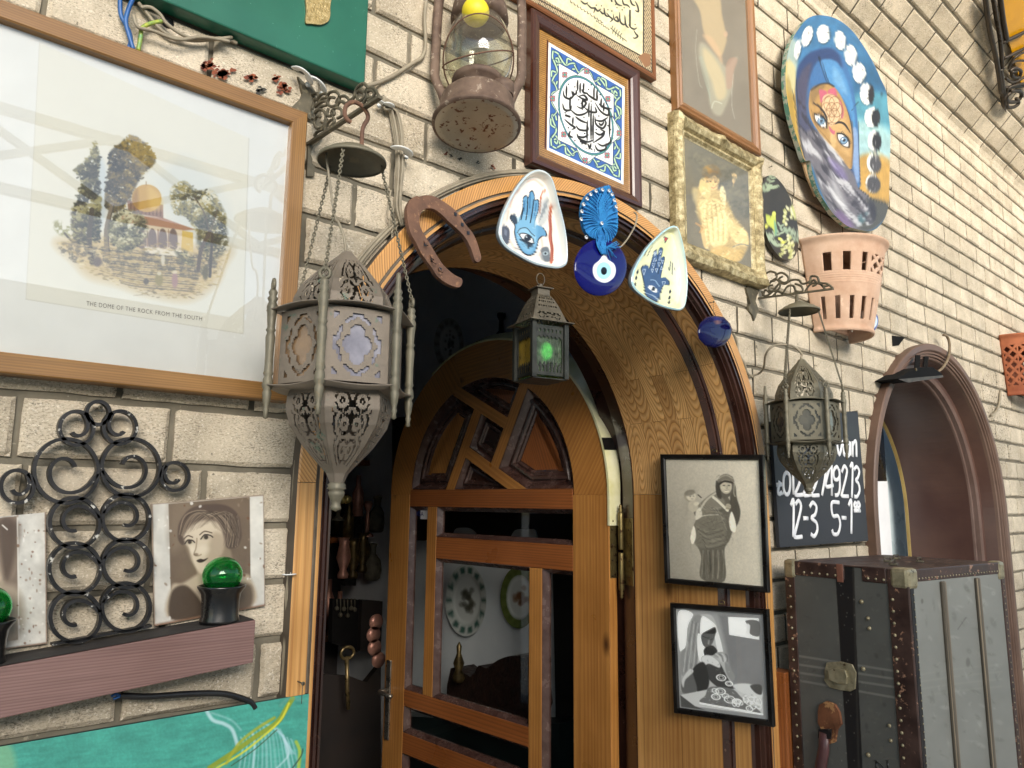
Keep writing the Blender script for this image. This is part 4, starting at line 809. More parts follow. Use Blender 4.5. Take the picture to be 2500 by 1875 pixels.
# ================================================================== two black-framed monochrome photographs on the reveal
RP = Vector((1.913, -.077, 0)); RQ = Vector((1.865, .25, 0)); RD = (RP-RQ).normalized(); RN = Vector((RD.y, -RD.x, 0)); RN = RN if RN.x < 0 else -RN
rmap = plane_map(RP, RN)
def woman_canvas():
    c = Canvas(1600, 1090, 1890, 1460, .75, 'b7afa0').use(C7)
    g = np.clip((c.X-1600)/290, 0, 1)[..., None]; gy = np.clip((c.Y-1110)/330, 0, 1)[..., None]; c.a = c.a*(.86+.28*g-.22*gy*(1-g)); c.mottle(.05, 60, 8)
    c.poly([(220, 560), (300, 300), (260, 300), (240, 420), (230, 740), (300, 740)], '8c8578', .5, 40, True)
    robe = [(400, 300), (440, 310), (470, 350), (500, 400), (512, 440), (490, 470), (465, 540), (440, 590), (440, 740), (325, 728), (325, 620), (300, 560), (270, 520), (300, 440), (290, 400), (330, 350)]
    c.poly(robe, '5e594f', 1, 4, True); c.poly([(470, 260), (492, 270), (500, 330), (518, 400), (505, 460), (480, 480), (468, 380)], '4a463e', 1, 5, True)
    c.poly([(330, 350), (395, 305), (430, 330), (440, 370), (380, 410), (310, 440), (300, 400)], '7b7569', .9, 8, True); c.poly([(310, 430), (420, 400), (450, 470), (430, 560), (350, 580), (290, 550)], '6f6a5e', .9, 10, True)
    for i in range(9): c.line([(320+i*8, 360+i*3), (350+i*7, 390), (420+i*4, 380+i*14)], 3, ['9a9486', '433f38'][i % 2], .7)
    for i in range(8): c.line([(300+i*6, 470+i*13), (360, 500+i*12), (430+i*2, 480+i*12)], 3, ['8b8577', '3f3b34'][i % 2], .65)
    for i in range(9): c.line([(335+i*12, 590), (332+i*13, 660), (328+i*13, 730)], 4, ['8d8779', '48443c'][i % 2], .7)
    c.line([(385, 330), (410, 350), (455, 395)], 13, 'c9c2b2'); c.line([(300, 440), (340, 420), (410, 415)], 4, 'd0c9ba', .8); c.line([(395, 310), (350, 345), (318, 395)], 10, 'b9b2a3', .8)
    c.poly([(290, 470), (300, 520), (285, 560), (272, 540), (276, 500)], 'd6cfc0', 1, 4, True); c.poly([(476, 400), (496, 460), (492, 500), (470, 490), (462, 440)], 'd9d3c5', 1, 4, True); c.line([(272, 540), (276, 600)], 4, '8d8779'); c.line([(365, 600), (372, 680), (366, 700)], 6, '3f3b34')
    # head
    c.ell(440, 280, 44, 54, '57524a', 1, 0, 5); c.poly([(398, 250), (402, 320), (425, 335), (415, 270)], '3e3a33', 1, 5, True); c.ell(447, 276, 29, 37, 'b3aa98', 1, -6, 4); c.poly([(405, 255), (420, 225), (450, 215), (478, 228), (488, 255), (470, 248), (440, 244), (415, 252)], '6f695e', 1, 4, True); c.poly([(412, 262), (440, 246), (478, 254), (478, 262), (440, 256), (416, 270)], '2e2a25', 1, 3, True); c.line([(412, 238), (445, 222), (480, 238)], 5, '9b9486', .9)
    c.ell(437, 272, 6, 2.5, '37322b', .9, 0, 2); c.ell(461, 272, 6, 2.5, '37322b', .9, 0, 2); c.line([(452, 274), (454, 286), (448, 288)], 3, '857c6c', .8); c.line([(440, 298), (450, 301), (461, 297)], 3.5, 'e2dbcd', 1); c.line([(438, 295), (450, 297), (462, 294)], 2, '5c5247', .9); c.ell(434, 286, 8, 10, 'c4bba9', .5, 0, 6); c.line([(488, 262), (486, 310), (492, 325)], 6, '8f887a'); c.ell(458, 376, 14, 15, 'a89f8d', 1, 0, 3); [c.line([(450, 370+i*7), (470, 368+i*7)], 2, '6c6557', .8) for i in range(3)]
    # baby
    c.ell(270, 322, 30, 29, '8f8778', 1, 0, 4); c.ell(277, 326, 24, 22, 'bab2a2', 1, 0, 5); c.ell(270, 308, 26, 14, '6d675c', .8, -15, 6); c.ell(286, 374, 25, 28, 'aba393', 1, 0, 5); c.ell(302, 362, 14, 9, 'beb6a5', 1, -20, 4); c.ell(272, 326, 4, 2, '4a453c', .8); c.ell(288, 324, 4, 2, '4a453c', .8); c.line([(276, 338), (286, 337)], 2, '5e574c', .8); c.poly([(300, 400), (320, 380), (330, 420), (300, 440)], 'c9c2b3', .9, 4, True); c.line([(310, 318), (326, 332)], 5, '37332c'); 
    for i in range(70):
        t = random.random(); x0 = 300+t*170; y0 = random.uniform(400, 560); c.line([(x0, y0), (x0+random.uniform(10, 40), y0+random.uniform(-25, 25)), (x0+random.uniform(30, 70), y0+random.uniform(-20, 40))], random.uniform(1, 3), random.choice(('9c9585', '7d7668', '37332b', '4b463c')), random.uniform(.2, .5), 1.5) if x0 < 440 else None
    for i in range(40): x0 = random.uniform(330, 436); c.line([(x0, random.uniform(585, 640)), (x0+random.uniform(-4, 5), 680), (x0+random.uniform(-6, 6), 728)], random.uniform(1, 3), random.choice(('958e7f', '37332b', '4b463c')), .4, 1.5)
    for i in range(20): a = random.uniform(-1.5, 1.5); c.line([(440+36*math.sin(a), 232-14*math.cos(a)), (440+40*math.sin(a), 226-14*math.cos(a)+6)], 3, random.choice(('bcb5a6', '4c473d')), .5, 1.5)
    c.mottle(.07, 3, 17); return c
def seam_canvas():
    c = Canvas(1625, 1480, 1890, 1780, .8, '8b8b8c').use(C22)
    c.poly([(220, 470), (560, 490), (620, 700), (640, 1000), (400, 1050), (240, 900)], '9b9b9c', 1, 40); c.poly([(540, 500), (850, 520), (880, 1040), (650, 1010), (600, 760)], '7c7c7e', 1, 30); c.mottle(.06, 40, 3)
    c.poly([(235, 480), (345, 490), (310, 580), (290, 740), (245, 760)], 'efefef', 1, 10, True); c.poly([(612, 515), (845, 525), (848, 688), (620, 650)], 'f0f0f0', 1, 4); c.poly([(745, 543), (845, 550), (848, 658), (780, 645), (770, 590)], '6a6a6a', 1, 8, True); c.poly([(760, 560), (780, 580), (775, 640), (750, 640)], 'dcdcdc', 1, 5)
    c.poly([(400, 498), (480, 500), (520, 560), (545, 640), (575, 780), (600, 900), (640, 1000), (560, 1080), (420, 1080), (260, 1080), (260, 950), (250, 790), (300, 730), (310, 600), (345, 520)], 'b2b2b2', 1, 7, True)
    c.poly([(400, 500), (430, 560), (400, 640), (380, 860), (330, 900), (265, 960), (250, 800), (300, 730), (312, 600), (350, 515)], '8b8b8b', 1, 12, True)
    for i in range(7): c.line([(330+i*14, 540+i*6), (305+i*16, 700), (275+i*18, 930)], 7, ['cfcfcf', '6a6a6a'][i % 2], .55)
    c.poly([(420, 510), (500, 560), (520, 600), (470, 620), (410, 660), (400, 590)], 'f1f1f1', 1, 9, True); c.poly([(500, 560), (540, 640), (575, 790), (540, 790), (510, 660)], 'e4e4e4', 1, 9, True); c.poly([(385, 640), (430, 700), (432, 830), (400, 850), (380, 760)], 'ededed', 1, 7, True)
    c.poly([(410, 650), (470, 610), (515, 592), (518, 640), (490, 720), (450, 745), (420, 720)], '5c5c5c', 1, 6, True); c.poly([(425, 645), (480, 615), (515, 600), (516, 640), (440, 640)], '262626', 1, 6, True); c.line([(418, 660), (455, 675), (470, 672)], 4, '2a2a2a'); c.line([(478, 690), (496, 680)], 4, '2a2a2a'); c.poly([(460, 690), (475, 690), (470, 725), (458, 722)], '8c8c8c', 1, 5)
    c.poly([(430, 760), (490, 730), (530, 770), (510, 800), (470, 810), (440, 820)], '333333', 1, 5, True); [c.line([(445+i*16, 745+i*4), (460+i*17, 800)], 5, '1b1b1b') for i in range(4)]
    c.ell(548, 802, 44, 22, '9d9d9d', 1, -8, 5); c.ell(570, 835, 34, 22, 'b5b5b5', 1, 10, 5); [c.line([(520+i*24, 795), (545+i*20, 815), (560+i*15, 850)], 9, ['c8c8c8', '6e6e6e'][i % 2], .8) for i in range(4)]; c.poly([(590, 860), (640, 920), (665, 970), (640, 1000), (600, 940)], '8c8c8c', 1, 6, True)
    c.poly([(410, 820), (470, 808), (540, 850), (600, 960), (660, 1080), (560, 1060), (470, 990), (430, 900)], '3f3f3f', 1, 5, True); c.poly([(410, 820), (470, 805), (540, 850), (548, 900), (470, 870), (430, 880)], 'd9d9d9', .95, 8, True)
    c.poly([(350, 900), (430, 860), (470, 1000), (440, 1080), (380, 1080), (345, 980)], '2d2d2d', 1, 9, True); c.poly([(262, 990), (330, 905), (350, 960), (375, 1080), (270, 1090)], '5f5f5f', 1, 10, True); c.poly([(262, 990), (320, 910), (350, 930), (290, 990), (275, 1050)], 'cacaca', .95, 8, True)
    c.poly([(250, 1105), (480, 1060), (870, 1060), (880, 1260), (420, 1200), (330, 1190)], 'c3c3c3', 1, 5); c.poly([(250, 1105), (360, 1190), (440, 1220), (258, 1195)], '4b4b4b', 1, 5)
    c.poly([(480, 1045), (640, 1060), (720, 1130), (860, 1240), (700, 1210), (410, 1165), (440, 1110)], '6b6b6b', 1, 5, True); c.poly([(650, 1030), (760, 1020), (865, 1060), (868, 1130), (820, 1130), (700, 1080)], 'cfcfcf', 1, 8, True); c.poly([(780, 1035), (860, 1030), (866, 1100), (820, 1090)], '4a4a4a', 1, 8, True)
    for i in range(20):
        x, y = 440+random.random()*420, 1060+random.random()*150
        if y < 1050+(x-440)*.15 or y > 1160+(x-440)*.2: continue
        c.ell(x, y, 26, 17, 'e6e6e6', .95, random.random()*90, 3, 6); c.ell(x, y, 11, 8, 'bfbfbf', .9, 0, 3, 5)
    for x, y, r in ((555, 1078, 36), (520, 1120, 32), (625, 1140, 40), (560, 975, 34), (620, 1020, 26), (680, 1155, 30)): c.ell(x, y, r, r*.65, 'f0f0f0', .95, 10, 3, 7); c.ell(x, y, r*.5, r*.35, 'd0d0d0', .9, 10, 3, 5)
    for i in range(60): y = random.uniform(520, 900); x = 300+random.random()*90-(y-520)*.1; c.line([(x, y), (x-random.uniform(0, 10), y+random.uniform(30, 90))], random.uniform(1.5, 5), random.choice(('d9d9d9', '5f5f5f', 'a0a0a0')), .3, 3)
    for i in range(80): x, y = random.uniform(430, 860), random.uniform(1060, 1200); c.line([(x, y), (x+random.uniform(-14, 14), y+random.uniform(-8, 8)), (x+random.uniform(-20, 20), y+random.uniform(-12, 12))], 2, random.choice(('f0f0f0', '3a3a3a', '9a9a9a')), .5, 1.5) if 1055+(x-440)*.12 < y < 1165+(x-440)*.18 else None
    for i in range(50): x, y = random.uniform(430, 640), random.uniform(830, 1060); c.line([(x, y), (x+random.uniform(-12, 12), y+random.uniform(-14, 14))], 2.5, random.choice(('e8e8e8', '2a2a2a', 'bdbdbd')), .45, 2) if abs(x-(430+(y-830)*.85+40)) < 70 else None
    for i in range(60): t = i/59; c.ell(405+t*465, 1168+t*85, 9, 6, 'f4f4f4', .9, 0, 3)
    return c
def reveal_photo(name, label, quad, cv, gain, bw=.0165):
    C = [Vector(p) for p in rmap(np.array([q[0] for q in quad]), np.array([q[1] for q in quad]))]; C = [Vector((float(c.x), float(c.y), float(c.z)))-RN*.016 for c in C]
    t = thing(name, tuple((C[2]+C[3])/2), label, 'photograph', 'black-framed photographs hung on the door reveal')
    fr = frame_mb(C, [(0, 0), (0, .014), (.002, .017), (bw-.004, .016), (bw-.001, .012), (bw, .007)], RN).build('frame', M_black, t, bevel=.0008)
    I = []
    for i in range(4):
        e1 = (C[(i+1) % 4]-C[i]).normalized(); e0 = (C[(i-1) % 4]-C[i]).normalized(); I.append(C[i]+(e1+e0)*(bw-.001)+RN*.0075)
    Q = [px(p) for p in I]; pr = quad_paint(cv, Q, plane_map(I[0], RN), gain).build('print', M_paper, t)
    MB().add([tuple(p+RN*.003) for p in I], [(0, 1, 2, 3)]).build('glass', M_gl, t)
    u = (C[0]+C[1])/2+RD*.012+Vector((0, 0, .004))+RN*.003; rg = [u+RD*(.008*math.cos(a))+Vector((0, 0, .008*math.sin(a)+.004)) for a in np.linspace(-.3, math.pi+.3, 12)]
    m = MB().tube(rg, .0013, 6, closed=True); m.build('hanging_ring', M_brass, t); return t
reveal_photo('framed_photograph', 'upper black-framed sepia photograph, of a woman carrying a baby on her back', [C7(122, 118), C7(628, 120), C7(655, 800), C7(145, 752)], woman_canvas(), 1.75)
reveal_photo('framed_photograph', 'lower black-framed monochrome photograph, of a veiled woman bent over embroidery', [C7(170, 848), C7(650, 880), C7(680, 1460), C7(190, 1390)], seam_canvas(), 1.6)
# ================================================================== pierced metal lanterns
def metalmat(name, c1, c2, spot, rough=.55, metal=.35, dust=None):
    g = surf(name, c1, c2, 9, rough, metal, .35, 120, .0015, spot=spot, spot_scale=34, spot_th=.62); return g
M_pewter = metalmat('dusty_pewter', '6b6257', '877c6f', '5c6a5c'); M_pewterD = metalmat('patinated_bronze', '5f5a4b', '7e7866', '7b705a'); M_iron = surf('dusty_iron', '4c473a', '6b6453', 30, .6, .3, .3, 120, .001, spot='7f765f', spot_scale=60, spot_th=.6)
M_irond = surf('black_iron', '1c1b1c', '2c2b2c', 20, .4, .3, .2, 90, .001, spot='c6c2b8', spot_scale=80, spot_th=.63)
M_rustp = surf('rust_brown', '5d4336', '7a5a48', 35, .8, .1, .6, 160, .001, spot='8f6a50', spot_scale=90, spot_th=.6)
def pierce(u, v, kind, sv=1.0):
    """ornament of cut-out scrolls; True = metal stays. u across -1..1, v 0..1"""
    a = abs(u)
    if kind == 'dome':
        if a > .72 or v < .06 or v > .80: return True
        v = v*sv
        w1 = math.sin(30*math.hypot(a-.36, (v-.22)*1.7)); w2 = math.sin(30*math.hypot(a-.24, (v-.58)*1.6)+1); w3 = math.sin(34*v+3*math.cos(16*a))*math.cos(24*a+2.5*math.sin(22*v))
        k = w1 if v < .42 else (w2 if v < .78 else math.sin(30*math.hypot(a-.22, (v-.98)*1.6))); return not (k > .05 and w3 > -.45) and not (a < .09 and .1 < v < .7 and math.sin(v*30) > .0)
    return True
def hexface(mb, lower, upper, nseg=1):
    pass
def pierced_shell(prof, H, R0, phase, n6=6, nu=46, nv=66, pierced=True, flip=False, z0=0.0):
    """six-sided shell; prof=[(h fraction, radius fraction)]; returns metal cells with holes cut out"""
    mb = MB(); hs = [p[0] for p in prof]; rs = [p[1] for p in prof]
    for k in range(n6):
        a0, a1 = phase+k*math.pi/3, phase+(k+1)*math.pi/3; G = []; 
        for j in range(nv+1):
            t = j/nv; r = float(np.interp(t, hs, rs))*R0; A = Vector((r*math.cos(a0), r*math.sin(a0), z0+t*H)); B = Vector((r*math.cos(a1), r*math.sin(a1), z0+t*H))
            bulge = 1+.0*t; G.append([A.lerp(B, i/nu) for i in range(nu+1)])
        keep = [[(not pierced) or pierce((i+.5)/nu*2-1, ((j+.5)/nv if not flip else 1-(j+.5)/nv), 'dome', 1.5 if flip else 1.0) for i in range(nu)] for j in range(nv)]
        mb.grid(G, smooth=False, keep=keep)
    return mb
def panel_cut(u, v):
    """square window panel: quatrefoil glass opening and corner slots; True = metal"""
    a, b = abs(u), abs(v)
    q = min(math.hypot(a-.22, b), math.hypot(a, b-.30)); 
    if q < .27 or (a < .25 and b < .3): return False
    if a > .80 or b > .86: return True
    rr = math.hypot(u*1.15, v); th = math.atan2(v, u*1.15)
    if .70 < rr < .82 and abs(math.sin(th*4)) > .35: return False
    if a > .62 and b > .66 and (a+b) > 1.42 and (a > .72 or b > .76): return False
    if a > .72 and b < .22: return False
    if b > .78 and a < .16: return False
    return True
def chain_mb(a, b, link=.0062, wr=.0009, sag=0.0):
    a, b = Vector(a), Vector(b); L = (b-a).length; n = max(int(L/(link*.72)), 2); d = (b-a).normalized(); s1 = d.cross(Vector((.3, .9, .1))).normalized(); s2 = d.cross(s1); mb = MB()
    for i in range(n+1):
        c = a.lerp(b, i/n)+Vector((0, 0, -sag*math.sin(math.pi*i/n))); s = s1 if i % 2 else s2
        mb.tube([c+d*(link*.5*math.cos(t))+s*(link*.30*math.sin(t)) for t in np.linspace(0, 2*math.pi, 10, endpoint=False)], wr, 5, closed=True)
    return mb
def lantern(name, label, base, Z, phase, mats, rp=.115, glass=('7c86a8', 'a37b3c'), chains=(2, 0, 3), cap=None, ringed=(0, 2, 3), lit=False):
    """Z = dict of heights: cap, apex, p1, p2, bulb, fin"""
    t = thing(name, base, label, 'lantern'); cx, cy = base[0], base[1]; C = Vector((cx, cy, 0)); mt, md = mats
    H = Z['apex']-Z['p1']
    m = pierced_shell([(0, 1), (.18, .99), (.4, .86), (.7, .50), (.92, .19), (1, .10)], H, .078, phase, z0=Z['p1']); m.v = [(x+cx, y+cy, z) for x, y, z in m.v]; m.build('dome', mt, t, solid=.0012)
    Hb = Z['p2']-Z['bulb']
    m = pierced_shell([(0, .11), (.12, .20), (.4, .66), (.62, .92), (.78, 1.0), (.92, .99), (1, .94)], Hb, .079, phase, z0=Z['bulb'], flip=True); m.v = [(x+cx, y+cy, z) for x, y, z in m.v]
    m.build('bulb', mt, t, solid=.0012)
    for zc, up in ((Z['p1'], .004), (Z['p2'], -.004)):     # scalloped hexagonal eave plates with drawn-out points
        P = []
        for k in range(6):
            for q in range(8):
                f = q/8; r = rp*(1-.17*math.sin(math.pi*f)**.8) if q else rp; a0 = phase+k*math.pi/3; A = Vector((math.cos(a0), math.sin(a0), 0)); B = Vector((math.cos(a0+math.pi/3), math.sin(a0+math.pi/3), 0)); d = A.lerp(B, f); P.append(C+d.normalized()*r+Vector((0, 0, zc-(.006 if up > 0 else .0)*(1-math.sin(math.pi*f))+(.004 if up < 0 else 0)*(1-math.sin(math.pi*f)))))
        ctr = C+Vector((0, 0, zc+.008*(1 if up > 0 else -1))); m = MB(); m.add([ctr]+P, [(0, 1+i, 1+(i+1) % len(P)) for i in range(len(P))], smooth=True); m.build('eave_plate', mt, t, solid=.0018)
    rb = .092; hb = Z['p1']-Z['p2']-.012; zb = Z['p2']+.006
    for k in range(6):
        a0, a1 = phase+k*math.pi/3, phase+(k+1)*math.pi/3; A = C+Vector((rb*math.cos(a0), rb*math.sin(a0), 0)); B = C+Vector((rb*math.cos(a1), rb*math.sin(a1), 0)); nu, nv = 34, 40
        G = [[A.lerp(B, i/nu)+Vector((0, 0, zb+hb*j/nv)) for i in range(nu+1)] for j in range(nv+1)]
        keep = [[panel_cut(((i+.5)/nu*2-1)*1.08, ((j+.5)/nv*2-1)*1.02) for i in range(nu)] for j in range(nv)]
        pn = MB().grid(G, smooth=False, keep=keep).build('side_panel', mt, t, solid=.0014)
        A2, B2 = C+(A-C)*.965, C+(B-C)*.965; MB().add([A2+Vector((0, 0, zb)), B2+Vector((0, 0, zb)), B2+Vector((0, 0, zb+hb)), A2+Vector((0, 0, zb+hb))], [(0, 1, 2, 3)]).build('coloured_glass', glass[(k+1) % 2] if not isinstance(glass[0], str) else M_lg[glass[k % 2]], pn)
    for k in range(6):
        a = phase+k*math.pi/3; p = C+Vector((rp*.93*math.cos(a), rp*.93*math.sin(a), 0)); z0, z1 = Z['p2'], Z['p1']; h = z1-z0
        pr = [(0, z0-.046), (.0038, z0-.044), (.0030, z0-.038), (.0045, z0-.033), (.0032, z0-.029), (.0052, z0-.021), (.0066, z0-.008), (.0052, z0-.004), (.0078, z0+.001), (.0068, z0+.012), (.0052, z0+.016), (.0072, z0+.020), (.0060, z0+.024), (.0058, z0+h*.4), (.0070, z0+h*.62), (.0052, z0+h*.68), (.0074, z0+h*.71), (.0055, z0+h*.74), (.0068, z0+h*.9), (.0080, z1), (.0070, z1+.004), (.0055, z1+.008), (.0078, z1+.013), (.0050, z1+.017), (.0068, z1+.022), (.0042, z1+.027)]
        rg = k in ringed; pr += [(0, z1+.029)] if rg else [(.0038, z1+.045), (.0030, z1+.050), (0, z1+.052)]
        m = MB().lathe(pr, 12, p, cap=False)
        if rg: m.tube([p+Vector((.0075*math.cos(q)*-math.sin(a), .0075*math.cos(q)*math.cos(a), z1+.034+.0075*math.sin(q))) for q in np.linspace(0, 2*math.pi, 14, endpoint=False)], .0028, 7, closed=True)
        m.build('baluster', md, t)
    zf = Z['bulb']; f_ = Z['bulb']-Z['fin']
    MB().lathe([(.009, zf+.004), (.0135, zf), (.0125, zf-f_*.08), (.0145, zf-f_*.14), (.0100, zf-f_*.2), (.0125, zf-f_*.3), (.0110, zf-f_*.42), (.0075, zf-f_*.6), (.0060, zf-f_*.72), (.0075, zf-f_*.8), (.0082, zf-f_*.9), (0, zf-f_)], 18, C, cap=False).build('finial', md, t)
    cr, cz = cap; MB().lathe([(cr*.97, cz-.004), (cr, cz-.002), (cr*.985, cz+.001), (cr*.80, cz+.006), (cr*.78, cz+.009), (cr*.55, cz+.014), (cr*.52, cz+.017), (cr*.28, cz+.020), (cr*.18, cz+.026), (.004, cz+.028)], 36, C, cap=False).build('ceiling_cap', md, t, solid=.0015)
    for n_, k in enumerate(chains):
        a = phase+k*math.pi/3; p = C+Vector((rp*.93*math.cos(a), rp*.93*math.sin(a), Z['p1']+.040)); q = C+Vector((cr*.9*math.cos(a), cr*.9*math.sin(a), cz-.001)); chain_mb(q, p, .0072, .0011).build('chain', md, t)
    return t
M_lg = {}
for k, (a, b) in {'blue': ('646370', '9a98a2'), 'amber': ('5e4a36', '8a7054'), 'smoke': ('3a3832', '5a564a')}.items(): M_lg[k] = surf('marbled_glass_'+k, a, b, 14, .15, 0, .2, 30, .002, Coat_Weight=.5)
PH = math.radians(-13.6)
L1 = lantern('hanging_lantern', 'large dusty pewter lantern with pierced panels hanging at the left of the doorway', (.523, -.2, 1.48), dict(apex=1.880, p1=1.779, p2=1.660, bulb=1.523, fin=1.484), PH, (M_pewter, M_pewterD), glass=('blue', 'amber'), cap=(.054, 2.032), chains=(4, 0, 2), ringed=(0, 2, 3, 4))
L2 = lantern('hanging_lantern', 'smaller dark bronze lantern of pierced panels hanging in front of the chalked opening-hours board', (2.005, -.16, 1.53), dict(apex=1.916, p1=1.792, p2=1.672, bulb=1.545, fin=1.53), math.radians(1), (M_pewterD, M_pewterD), rp=.112, glass=('smoke', 'smoke'), cap=(.058, 2.062), chains=(3, 5, 1), ringed=(1, 3, 4, 5))
def wire(pts, r, m, name='cable', label=None, cat='cable', group=None, n=6, parent=None, sm=6):
    P = smooth_path(pts, sm); o = MB().tube(P, r, n).build(name, m, parent, at0=tuple(P[-1]) if parent is None else None)
    if parent is None: tag(o, label, cat, group)
    return o
M_cableb = surf('beige_cable', '857b68', '9b917d', 30, .6, 0, .1, 80); M_cablek = surf('black_cable', '121213', '1d1d1e', 30, .4)
# lamp flex inside lantern tops
wire([at(*C11(265, 480), -.185), at(*C11(320, 890), -.19), at(*C11(350, 950), -.19), at(*C11(385, 1040), -.195), at(*C11(400, 1150), -.2)], .0022, M_cableb, 'flex', None, None, None, 6, L1)
wire([at(*C12(420, 1390), -.01), at(*C12(500, 1370), -.02), at(*C12(545, 1320), -.05), at(*C12(560, 1220), -.08), at(*C12(600, 1160), -.1), at(*C12(660, 1135), -.11), at(*C12(770, 1140), -.13), at(*C12(830, 1180), -.14), at(*C12(855, 1215), -.15), at(*C12(850, 1245), -.16), at(*C12(885, 1270), -.16)], .0035, M_cableb, 'flex', None, None, None, 6, L2)
# ================================================================== scrolled wall brackets
def xplane(X): return lambda pts: [atp(u, v, (X, 0, 0), (1, 0, 0)) for u, v in pts]
def bracket(label, X, plate, bars, scrolls, tr, hook=None, plate_mat=None, r=.0028, bar=.006):
    f = xplane(X); b0 = f(tr([bars[0]]))[0]; t = thing('wall_bracket', (X, 0, b0.z), label, 'bracket', 'scrolled brackets holding the hanging lanterns')
    m = MB()
    for P in plate: m.prism(on(tr(P), -.006), (0, .009, 0))
    m.build('wall_plate', M_iron, t)
    P = f(tr(bars)); m = MB(); 
    for a, b in zip(P, P[1:]): m.bar(a, b, .008, .005, (0, 0, 1))
    m.build('arm', M_iron, t)
    m = MB()
    for s in scrolls: m.tube(smooth_path(f(tr(s)), 5), r, 6, flat=1.0)
    m.build('scrollwork', M_iron, t)
    return t
def g_(*a): return list(a)
bracket('scrolled iron bracket above the large pewter lantern, beside the big print', .538,
    [[(205, 310), (240, 340), (300, 400), (360, 360), (400, 330), (390, 430), (470, 560), (400, 620), (385, 900), (350, 880), (330, 840), (110, 740), (250, 600), (270, 540), (250, 470), (240, 410)], [(345, 1230), (470, 1200), (540, 1120), (540, 1160), (420, 1260), (385, 1330), (380, 1370), (405, 1430), (400, 1480), (435, 1540), (430, 1659), (330, 1659)]],
    [(345, 1230), (1320, 590)], [
    [(400, 560), (470, 540), (480, 610), (430, 640), (400, 760)], [(460, 640), (520, 560), (590, 550), (600, 600), (540, 610), (480, 680), (440, 700)], [(590, 600), (640, 530), (720, 520), (770, 590), (740, 690), (660, 720), (610, 680), (640, 600), (700, 600)], [(440, 730), (520, 660), (590, 650), (600, 700), (530, 720), (430, 820)],
    [(420, 900), (450, 780), (540, 770), (580, 850), (550, 980), (470, 1020), (430, 950), (460, 860), (510, 860)], [(620, 740), (600, 830), (640, 850), (700, 820), (680, 760)], [(700, 900), (660, 800), (720, 740), (790, 760), (800, 840), (740, 880)], [(720, 680), (760, 600), (840, 580), (900, 640), (850, 680), (780, 650), (730, 720)], [(900, 640), (960, 600), (1000, 480), (1080, 410), (1140, 450), (1160, 520)],
    [(1000, 560), (1020, 640), (1080, 620), (1100, 540), (1040, 500), (1000, 540)], [(1090, 560), (1150, 480), (1230, 480), (1290, 560), (1310, 600)], [(1150, 600), (1140, 530), (1190, 500), (1240, 540), (1200, 620), (1150, 640)], [(1060, 740), (1100, 660), (1150, 600), (1220, 600)], [(560, 1080), (600, 960), (660, 900), (700, 920), (640, 1010)], [(430, 1120), (470, 1060), (560, 1010), (600, 880)]],
    lambda P: C23(P) if isinstance(P, list) else P)
bracket('small scrolled iron bracket over the dark bronze lantern, fixed below the gilt picture corner', 2.057,
    [[(405, 670), (515, 670), (510, 700), (490, 740), (480, 780), (495, 820), (505, 850), (490, 890), (470, 940), (455, 890), (430, 860), (425, 830), (440, 800), (430, 760), (412, 710)]],
    [(505, 758), (1110, 680)], [
    [(560, 560), (600, 540), (650, 560), (640, 610), (600, 620)], [(590, 640), (640, 600), (680, 640), (660, 690), (600, 700), (590, 660), (620, 650)], [(640, 570), (690, 550), (740, 580), (740, 620), (700, 630), (670, 600), (700, 580)], [(530, 700), (560, 740), (620, 700), (670, 640), (720, 640), (770, 610), (830, 610), (860, 640), (920, 620), (930, 580), (980, 585), (1000, 630), (1060, 640), (1105, 675)],
    [(700, 720), (740, 660), (790, 660), (800, 710), (760, 720)], [(800, 640), (850, 660), (860, 700), (810, 700), (790, 660)], [(910, 640), (950, 610), (975, 640), (940, 660)], [(880, 700), (930, 640), (1000, 640), (1040, 680)], [(620, 740), (660, 700), (700, 720)], [(540, 740), (560, 690), (600, 720)], [(1010, 640), (1030, 660), (1080, 650)]],
    lambda P: C12(P) if isinstance(P, list) else P, r=.0035)
hk = thing('hook', at(*C23(1060, 1250), -.2), 'rusty S-shaped hook holding the large pewter lantern on its bracket', 'hook')
m = MB(); m.tube(smooth_path([at(*C23(p), -.205) for p in ((920, 935), (860, 880), (838, 800), (860, 710), (940, 662), (1010, 672), (1090, 730), (1145, 820), (1148, 890), (1100, 970), (1075, 1060), (1065, 1290))], 6), .0036, 8)
m.build('hook_rod', M_rustp, hk)
wire([at(*C12(815, 735), -.15), at(*C12(812, 815), -.155)], .005, M_iron, 'hook', 'short iron hook holding the dark bronze lantern under its bracket', 'hook', None, 8)
# ================================================================== hurricane lamp
hl = thing('hurricane_lamp', (.848, -.1, 2.245), 'rusty hurricane lamp with a clouded glass globe and yellow ball hanging on the wall', 'oil lamp'); HC_ = Vector((.848, -.1, 0)); zb = 2.246
M_rustl = surf('rusted_tin', '56443a', '786456', 30, .7, .25, .5, 130, .001, spot='9a8a7a', spot_scale=55, spot_th=.6); M_tin = surf('scratched_tin_base', 'aaa090', 'bdb3a2', 12, .45, .5, .4, 90, .001, spot='6a4028', spot_scale=80, spot_th=.58)
MB().lathe([(0, zb+.004), (.066, zb+.0035), (.070, zb+.001), (.078, zb), (.084, zb+.001)], 48, HC_, cap=False).build('base_plate', M_tin, hl)
MB().lathe([(.084, zb+.001), (.090, zb+.003), (.0905, zb+.007), (.082, zb+.012), (.079, zb+.018), (.0785, zb+.024), (.076, zb+.030), (.0765, zb+.052), (.0745, zb+.060), (.066, zb+.070), (.050, zb+.078), (.046, zb+.084)], 48, HC_, cap=False).build('fuel_tank', M_rustl, hl)
